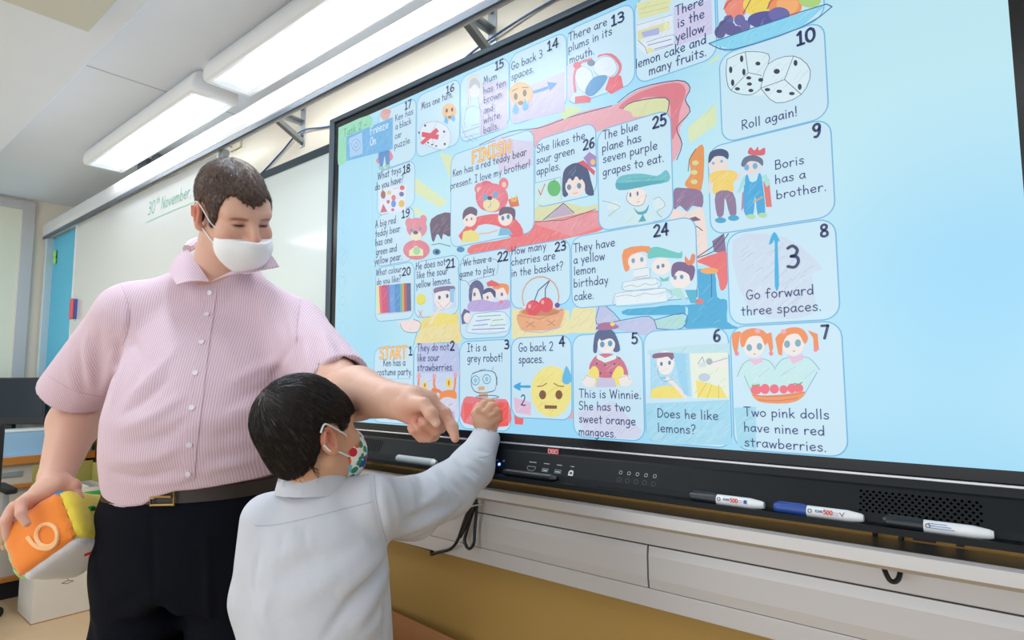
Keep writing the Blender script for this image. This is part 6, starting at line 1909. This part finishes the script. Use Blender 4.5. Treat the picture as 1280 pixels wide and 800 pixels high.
m_mask = mat('white_mask', 'eef1f4', .8, bump=.05, bscale=300)
mk_ = np_mesh('face_mask', (V * HM_S) @ HM_R.T + HM_T, Fq, m_mask, man)
for sx in (-1, 1):
    b = MB()
    for pts in ([(.060, -.058, -.030), (.072, -.030, -.012), (.079, .004, .016), (.083, .026, .026), (.084, .038, .010)], [(.062, -.044, -.068), (.070, -.024, -.052), (.076, .0, -.036), (.080, .026, -.030), (.084, .038, .010)]):
        b.tube([HM_R @ (np.array([sx * x, y, z]) * HM_S) + HM_T for x, y, z in pts], .0014, n=6)
    b.build('ear_loop', m_mask, mk_, True)
# ================================================================== THE BOY
boy_o = A(400, 650, 1.05); boy_o[2] = 0
boy = thing('person', tuple(boy_o), 'boy with short black hair in a white shirt, seen from behind, reaching to the screen', 'person')
HB_S = .765
HB_R = BASIS @ rotz(147) @ rotx(-14) @ roty(6); HB_T = A(389, 545, 1.05)
bs_r, be_r, bw_r = A(463, 634, 1.065), A(556, 616, 1.275), A(607, 546, 1.445)
bs_l, be_l, bw_l = A(335, 650, 1.06), A(326, 748, 1.05), A(338, 842, 1.03)
SK2 = 'd6a688'
def flesh(V): return np.tile(np.array(rgb(SK2)[:3]), (len(V), 1))
# torso, legs
F = Field(boy_o + np.array([-.30, -.30, -.005]), boy_o + np.array([.30, .30, 1.02]), .006)
F.frame(BASIS, boy_o)
F.loft([(.50, .0, 0, .095, .075, -15), (.60, 0, 0, .100, .078, -15), (.72, 0, 0, .095, .070, -15), (.86, 0, 0, .102, .070, -18), (.93, 0, 0, .098, .062, -18), (.965, 0, 0, .06, .045, -18)], .02)
for hx in (-.052, .052):
    F.chain([(hx, 0, .54), (hx * 1.1, -.01, .31), (hx * 1.1, .01, .07)], [.060, .042, .032], .02)
    F.cone((hx * 1.1, -.02, .035), (hx * 1.3, .10, .03), .028, .024, .02)
F.frame()
F.chain([bs_l, be_l], [.034, .029], .02); F.chain([bs_r, A(515, 635, 1.16), be_r], [.034, .032, .028], .02)
collect(F, flesh)
# neck and head
bn = A(393, 604, 1.06); bnt = HB_R @ (np.array([0, .03, -.05]) * HB_S) + HB_T
F = Field(HB_T - np.array([.15, .15, .2]), HB_T + np.array([.15, .15, .16]), .0022)
F.cone(bn + np.array([0, 0, -.02]), bnt, .038, .038, .015)
F.frame(HB_R, HB_T, HB_S); head_field(F, True); F.frame()
collect(F, face_colours(HB_R, HB_T, HB_S, '2a201c', '1c1512'))
# right forearm and fist against the screen
F = Field(*box_of([be_r, bw_r, A(640, 500, 1.47), A(580, 500, 1.47), A(610, 560, 1.40)], .05), .0017)
F.chain([be_r, A(588, 586, 1.372), bw_r], [.028, .028, .0225], .02)
F.cone(bw_r, A(609, 531, 1.452), .0225, .026, .012)
F.ell(A(608, 522, 1.455), (.031, .024, .034), .012, R=BASIS @ roty(10))
fing(F, [(601, 512, 1.448), (606, 504, 1.452), (614, 503, 1.468), (618, 509, 1.474)], [.0125, .0108, .0098, .0085], .001, .005)
fing(F, [(608, 515, 1.440), (615, 507.5, 1.444), (623, 509, 1.460), (624, 516, 1.468)], [.0125, .0106, .0098, .0085], .001, .005)
fing(F, [(613, 520, 1.436), (620, 514, 1.440), (627, 516, 1.455), (626.5, 523, 1.465)], [.0120, .0102, .0094, .0082], .001, .005)
fing(F, [(615, 527, 1.436), (622, 521.5, 1.440), (627, 524, 1.452), (625, 530, 1.462)], [.0110, .0092, .0086, .0075], .001, .005)
fing(F, [(599, 528, 1.455), (594, 517, 1.462), (599, 508, 1.472), (605, 506, 1.478)], [.0145, .0105, .0098, .008], .0015, .008)
for a, b_ in (((603, 511, 1.435), (616, 506, 1.450)), ((611, 516, 1.425), (624, 513.5, 1.440)), ((616, 522, 1.425), (627, 520.5, 1.440))): F.crease(A(*a), A(*b_), .0028, .0024)
def c3(V): return spots(flesh(V), V, [(A(612, 508, 1.44), .022, 'd08c68', .35), (A(622, 517, 1.44), .016, 'd08c68', .35)])
collect(F, c3)
# left forearm and hand hanging
F = Field(*box_of([be_l, bw_l, bw_l + np.array([0, 0, -.13])], .07), .0024)
F.chain([be_l, be_l * .6 + bw_l * .4, bw_l], [.030, .029, .021], .02)
D = np.array([0, 0, -1.]); S1 = RH * .0125
hc = bw_l + D * .040
F.cone(bw_l, hc, .021, .024, .012, flat=(FH, 1.5)); F.ell(hc, (.016, .030, .036), .01, R=BASIS @ rotz(90) @ np.eye(3))
for i, L_ in enumerate((.042, .048, .045, .036)):
    o_ = hc + D * .022 + FH * (.021 - i * .014); q = o_ + D * L_ * .5 + RH * .004; e_ = o_ + D * L_ + RH * .014
    F.chain([o_, q, e_], [.0078, .0072, .006], .001, .004)
F.chain([hc + FH * .018 + RH * .006 - D * .012, hc + FH * .033 + RH * .014 + D * .014, hc + FH * .032 + RH * .02 + D * .034], [.010, .0082, .0066], .0015, .006)
collect(F, flesh)
join_parts('body', skin_mat('skin_warm', SK2), boy)

# ---- white shirt
F = Field(np.min([boy_o + BASIS @ np.array([-.20, -.14, 0]), boy_o + BASIS @ np.array([.2, .14, 0]), bw_r, bs_r, bs_l], 0) - .10, np.max([boy_o + BASIS @ np.array([-.20, -.14, 0]), boy_o + BASIS @ np.array([.2, .14, 0]), bw_r, bs_r], 0) + .10, .0034)
F.lo[2] = .52; F.n[2] = int((1.24 - .52) / F.h); F.d = np.full(F.n, .5, np.float32)
F.frame(BASIS, boy_o)
F.loft([(.525, .012, 0, .118, .098, -15), (.62, .010, 0, .120, .100, -15), (.72, .006, 0, .124, .100, -16), (.80, .002, -.002, .124, .098, -18), (.88, -.002, 0, .122, .092, -18), (.935, .0, .004, .113, .080, -18), (.970, -.002, .008, .096, .066, -18), (1.000, -.003, .010, .066, .054, -18), (1.022, -.005, .012, .045, .045, -18)], .015, p=2.3)
F.frame()
F.chain([bs_l + np.array([0, 0, .0]), be_l, bw_l], [.046, .046, .034], .025, .03)
F.chain([bs_r + .25 * (np.array(bs_l) - bs_r) + np.array([0, 0, .006]), bs_r, A(515, 635, 1.16), A(560, 613, 1.275), A(590, 584, 1.375), A(606, 550, 1.44)], [.040, .054, .056, .054, .048, .034], .02, .022)
F.cone(A(600, 566, 1.41), A(607.5, 546, 1.446), .0335, .0315, .01)
# cuffs open round the wrists
axw = A(608, 541, 1.452) - A(600, 566, 1.41); axw /= np.linalg.norm(axw)
def cut_at(p, ax, R_):
    X = F.lo[0] + F.h * np.arange(F.n[0]); Y = F.lo[1] + F.h * np.arange(F.n[1]); Z = F.lo[2] + F.h * np.arange(F.n[2])
    s_ = ((X - p[0]) * ax[0])[:, None, None] + ((Y - p[1]) * ax[1])[None, :, None] + ((Z - p[2]) * ax[2])[None, None, :]
    r2 = ((X - p[0]) ** 2)[:, None, None] + ((Y - p[1]) ** 2)[None, :, None] + ((Z - p[2]) ** 2)[None, None, :]
    F.d = np.where(r2 < R_ ** 2, np.maximum(F.d, s_), F.d).astype(np.float32)
cut_at(A(609, 540, 1.447), axw, .075); F.cone(A(603, 556, 1.425), A(611, 532, 1.46), .026, .028, .003, 's')
cut_at(bw_l + np.array([0, 0, -.006]), np.array([0, 0, -1.]), .07); F.cone(bw_l + np.array([0, 0, .03]), bw_l + np.array([0, 0, -.03]), .028, .030, .003, 's')
F.cone(bn + np.array([0, 0, .030]), bnt, .041, .046, .003, 's')
# gathers and folds
drape(F, [
    ([(468, 592), (470, 625), (478, 660), (488, 690)], .0045, .0045), ([(476, 590), (480, 625), (488, 662)], .008, -.005),
    ([(492, 592), (500, 618), (506, 648)], .008, .007), ([(484, 598), (494, 630), (502, 668)], .008, -.005), ([(508, 594), (514, 616), (516, 640)], .008, -.008), ([(522, 590), (528, 606), (528, 628)], .007, .007),
    ([(538, 584), (546, 602), (562, 622)], .008, -.008), ([(548, 576), (560, 596), (580, 618)], .007, .009), ([(558, 570), (574, 590), (596, 606)], .007, -.009), ([(566, 565), (580, 580), (600, 594)], .006, .008),
    ([(574, 561), (590, 572), (608, 580)], .006, -.007), ([(584, 556), (598, 563), (614, 566)], .005, .005),
    ([(500, 668), (540, 650), (575, 632)], .010, -.008), ([(498, 655), (535, 638), (560, 634)], .009, .007), ([(505, 680), (545, 662), (585, 626)], .008, .006), ([(510, 640), (535, 628), (552, 612)], .009, -.005),
    ([(486, 692), (470, 718), (440, 750), (405, 798)], .007, .010), ([(480, 690), (455, 715), (420, 745)], .012, -.009), ([(488, 705), (468, 745), (440, 790)], .012, -.009), ([(489, 715), (484, 750), (480, 795)], .010, .006),
    ([(476, 760), (470, 780), (450, 798)], .010, -.006), ([(470, 690), (430, 715), (395, 735)], .016, -.005), ([(455, 672), (420, 690), (380, 705)], .014, .004),
    ([(335, 700), (365, 685), (395, 668)], .016, -.005), ([(340, 725), (370, 712), (400, 690)], .014, .005), ([(350, 760), (390, 740), (425, 715)], .018, -.004), ([(330, 668), (350, 672), (372, 664)], .010, -.003),
    ([(323, 690), (318, 725), (322, 765)], .007, .006), ([(316, 735), (322, 765), (332, 795)], .008, -.006), ([(336, 740), (332, 770), (342, 800)], .009, -.005),
    ([(352, 662), (354, 680), (352, 696)], .007, .003), ([(366, 660), (368, 676), (370, 692)], .006, -.003), ([(380, 656), (382, 672), (384, 686)], .006, .003)])
drape(F, [([(319, 657), (345, 655), (392, 645), (430, 635), (467, 627)], .0030, .0030), ([(355, 618), (372, 621), (392, 614)], .004, .003)])
V, Fq = F.mesh(); del F
m_ws = mat('white_cotton', 'c6c9d1', .85, sheen=.1, bump=.18, bscale=30, spec=.2)
bshirt = np_mesh('shirt', V, Fq, m_ws, boy)
bvb = bvh_of(V, Fq)
# collar: a turned-down band round the neck
b = MB(); n = 40; rows = []
cc = BASIS.T @ (A(392, 597, 1.06) - boy_o); axn = (bnt - bn) / np.linalg.norm(bnt - bn)
for i in range(n + 1):
    a = 2 * PI * i / n; dirv = BASIS @ np.array([math.sin(a), -math.cos(a), 0])
    base = boy_o + BASIS @ cc
    back = .5 + .5 * math.cos(a)
    top = base + dirv * (.0455 + .002 * back) + ZH * (.020 + .004 * back)
    bot = base + dirv * (.062 + .006 * (1 - back)) + ZH * (-.022 - .006 * (1 - back))
    inn = base + dirv * .0455 + ZH * .016
    mid = top * .5 + bot * .5 + dirv * .003
    rows.append([b.bm.verts.new(q) for q in (inn + ZH * -.02, inn, top - dirv * .001 + ZH * .002, top + dirv * .002, mid, bot, bot - dirv * .004)])
for i in range(n):
    for k in range(6): b.bm.faces.new((rows[i][k], rows[i + 1][k], rows[i + 1][k + 1], rows[i][k + 1]))
b.build('collar', m_ws, bshirt, True)
seams(bvb, [[(319, 657), (345, 656), (392, 646), (430, 636), (466, 627)], [(468, 594), (470, 625), (478, 660), (487, 688)], [(357, 622), (374, 624), (392, 617)], [(357, 623), (376, 618), (394, 612)], [(598, 572), (610, 570), (618, 562)]], mat('white_seam', 'b2b6c0', .9), bshirt)
# trousers and shoes, below the picture
F = Field(boy_o + np.array([-.24, -.24, .05]), boy_o + np.array([.24, .24, .62]), .006)
F.frame(BASIS, boy_o)
F.loft([(.60, 0, 0, .108, .085, -15), (.50, 0, 0, .112, .086, -15), (.46, 0, 0, .11, .08, -15)], .02)
for hx in (-.055, .055): F.chain([(hx, 0, .50), (hx * 1.1, -.005, .30), (hx * 1.1, .01, .08)], [.068, .056, .05], .02)
V, Fq = F.mesh(); del F
np_mesh('trousers', V, Fq, mat('grey_trousers', '23262e', .85), boy)
for hx in (-.06, .06):
    b = MB(); c_ = boy_o + BASIS @ np.array([hx, .035, .034]); b.sphere(c_, .034, (1, 2.7, .95), 18, M=Matrix.Rotation(YAW, 4, 'Z')); b.build('shoe', mat('shoe_black', '14120f', .3), boy, True)

# ---- hair and mask
zhb = [(-.14, .030), (-.10, .030), (-.085, .026), (-.06, .022), (-.045, -.002), (-.030, -.010), (-.018, .018), (0, .030), (.022, .026), (.036, -.012), (.055, -.048), (.08, -.070), (.12, -.078), (.15, -.08)]
V, Fq = hair_mesh(zhb, (.011, .014, .016), (-.13, -.15, -.12), (.13, .17, .18), .003, True)
SV, SF = strands(V, Fq, 3600, .050, np.array([.01, .085, .13]), .0010, .14, .0022, 9, fwd=.02)
Vh = np.concatenate([V, SV]) * HB_S; Fh = np.concatenate([Fq, SF + len(V)])
np_mesh('hair', Vh @ HB_R.T + HB_T, Fh, hair_mat('black_hair', '0f0b0a', '2c211d'), boy)
V, Fq = mask_mesh(True)
def print_mat():
    m = bpy.data.materials.new('patterned_cotton'); m.use_nodes = True; nt = m.node_tree; b = nt.nodes['Principled BSDF']
    tc = nt.nodes.new('ShaderNodeTexCoord'); v = nt.nodes.new('ShaderNodeTexVoronoi'); v.inputs['Scale'].default_value = 80; v.inputs['Randomness'].default_value = 1
    nt.links.new(tc.outputs['Object'], v.inputs['Vector'])
    sp_ = nt.nodes.new('ShaderNodeSeparateColor'); nt.links.new(v.outputs['Color'], sp_.inputs[0])
    r_ = nt.nodes.new('ShaderNodeValToRGB'); r_.color_ramp.interpolation = 'CONSTANT'
    e = r_.color_ramp.elements; e[0].color = rgb('c92a3a'); e[0].position = 0; e[1].color = rgb('2f4a8c'); e[1].position = .22
    for p_, c_ in ((.38, 'e8e4da'), (.52, '2f8c6a'), (.66, 'e2672e'), (.8, 'e8e4da'), (.9, '6fc3d0')):
        q = e.new(p_); q.color = rgb(c_)
    nt.links.new(sp_.outputs[0], r_.inputs[0])
    lt = nt.nodes.new('ShaderNodeMath'); lt.operation = 'LESS_THAN'; lt.inputs[1].default_value = 0.62
    nt.links.new(v.outputs['Distance'], lt.inputs[0])
    mx = nt.nodes.new('ShaderNodeMix'); mx.data_type = 'RGBA'; mx.inputs[6].default_value = rgb('eceae4')
    nt.links.new(lt.outputs[0], mx.inputs[0]); nt.links.new(r_.outputs[0], mx.inputs[7]); nt.links.new(mx.outputs[2], b.inputs['Base Color'])
    b.inputs['Roughness'].default_value = .85
    return m
bmask = np_mesh('face_mask', (V * HB_S) @ HB_R.T + HB_T, Fq, print_mat(), boy)
for sx in (-1, 1):
    b = MB()
    for pts in ([(.060, -.058, -.030), (.072, -.030, -.008), (.082, .004, .018), (.089, .026, .030), (.088, .040, .016)], [(.062, -.044, -.068), (.070, -.024, -.056), (.078, .0, -.040), (.084, .024, -.030), (.087, .038, -.012)]):
        b.tube([HB_R @ (np.array([sx * x, y, z]) * HB_S) + HB_T for x, y, z in pts], .0017, n=6)
    b.build('ear_loop', m_mask, bmask, True)

# ================================================================== SOFT DICE in the man's hand
dice_c = Vector(at(83, 669, 1.345)); DS = .130
vd = (dice_c - CAM).normalized()
# frame of the dice: n0 out of the orange face, e1 towards the yellow side, e2 towards the blue side
n0 = (-vd + RT * -.66 + UP * .04).normalized()
e1 = (RT * .80 + UP * .12 - FW * .0); e1 = (e1 - n0 * e1.dot(n0)).normalized()
ang = math.radians(-4)
q1 = at(68 + 40, 640 + 2, 1.315) - at(68, 640, 1.315)
ex = (at(87, 643, 1.3) - at(31, 689, 1.3)); ex = (ex - n0 * ex.dot(n0)).normalized()     # orange face: from lower-left edge to upper-right edge
ey = n0.cross(ex)
if ey.dot(UP) < 0: ey = -ey
E1, E2 = ex, ey
dice = thing('soft_dice', tuple(dice_c), 'soft stuffed toy dice in orange, yellow, blue and white held by the man', 'toy dice')
cols = {(0, 1): 'f58a2e', (0, -1): '58b6e8', (1, 1): 'f4dc48', (1, -1): '8fd870', (2, 1): '4a8fd8', (2, -1): 'e4e6ec'}
N_ = 14
def puff(u, v, w_):
    p = Vector((u, v, w_)); m = 5.5
    k = (abs(u) ** m + abs(v) ** m + abs(w_) ** m) ** (1 / m)
    return p / k
Mx = Matrix((E1 * 1.10, E2 * .98, n0 * 1.22)).transposed()
for (axis, sg), col in cols.items():
    b = MB(); g = []
    for i in range(N_ + 1):
        for j in range(N_ + 1):
            u, v = -1 + 2 * i / N_, -1 + 2 * j / N_
            c_ = {0: (u, v, sg), 1: (sg, u, v), 2: (u, sg, v)}[axis]
            p = puff(*c_)
            eu = 1 - max(abs(u), abs(v)) ** 6
            wr = .02 * math.sin(9 * u + 2) * (1 - abs(v)) + .02 * math.sin(8 * v) * abs(u) ** 3
            p = p * (1.0 + .06 * eu + (.018 * math.sin(13 * u + 3 * sg) * abs(v) ** 4 + .018 * math.sin(12 * v) * abs(u) ** 4))
            g.append(b.bm.verts.new(dice_c + Mx @ Vector((p.x * DS * .53, p.y * DS * .53, p.z * DS * .53))))
    for i in range(N_):
        for j in range(N_):
            a = i * (N_ + 1) + j; b.bm.faces.new((g[a], g[a + N_ + 1], g[a + N_ + 2], g[a + 1]))
    face = b.build('dice_face', mat('plush_' + col, col, .95, sheen=.4, bump=.25, bscale=400), dice, True)
    face['label'] = {'f58a2e': 'orange face with a pale number', 'f4dc48': 'yellow face', '58b6e8': 'light blue face', '8fd870': 'green face', '4a8fd8': 'blue face', 'e4e6ec': 'white face with a red mark'}[col]
# the pale embroidered 6 / 9 on the orange face, and marks on the white and yellow faces
def on_face(axis, sg, u, v, lift=1.02):
    c_ = {0: (u, v, sg), 1: (sg, u, v), 2: (u, sg, v)}[axis]; p = puff(*c_); eu = 1 - max(abs(u), abs(v)) ** 6
    p = p * (1.0 + .06 * eu) * lift
    return dice_c + Mx @ (Vector(p) * DS * .53)
def face_uv(px, py):
    """position on the orange face under a photo position"""
    d = (Vector(at(px, py, 1)) - CAM).normalized(); o = dice_c + n0 * DS * .53 * 1.06 * 1.22
    t = (o - CAM).dot(n0) / d.dot(n0); q = CAM + d * t - o
    return q.dot(E1) / (DS * .53 * 1.10), q.dot(E2) / (DS * .53 * .98)
P9 = [face_uv(58 + 12.5 * math.cos(a) * .95, 669 + 13 * math.sin(a)) for a in [math.radians(k) for k in range(95, 455, 20)]]
b = MB(); b.tube([on_face(0, 1, *q) for q in P9], .0042, n=6, smooth=3, closed=True)
T9 = [face_uv(x, y) for x, y in ((70, 672), (68, 679), (60, 685), (50, 684), (42, 679), (36, 671))]
b.tube([on_face(0, 1, *q) for q in T9], .0042, n=6, smooth=4); b.build('number', mat('embroidery_peach', 'f9c48e', .9), dice, True)
b = MB(); b.tube([on_face(2, -1, u, v, .985) for u, v in ((.35, .15), (.55, -.05), (.3, -.1), (.5, -.35))], .005, n=6, smooth=1); b.build('mark', mat('embroidery_red', 'd8323c', .9), dice, True)
b = MB(); b.tube([on_face(1, 1, u, v, .985) for u, v in ((.1, .30), (.15, .12))], .006, n=6, smooth=1); b.build('mark', mat('embroidery_green', '1f8c4a', .9), dice, True)
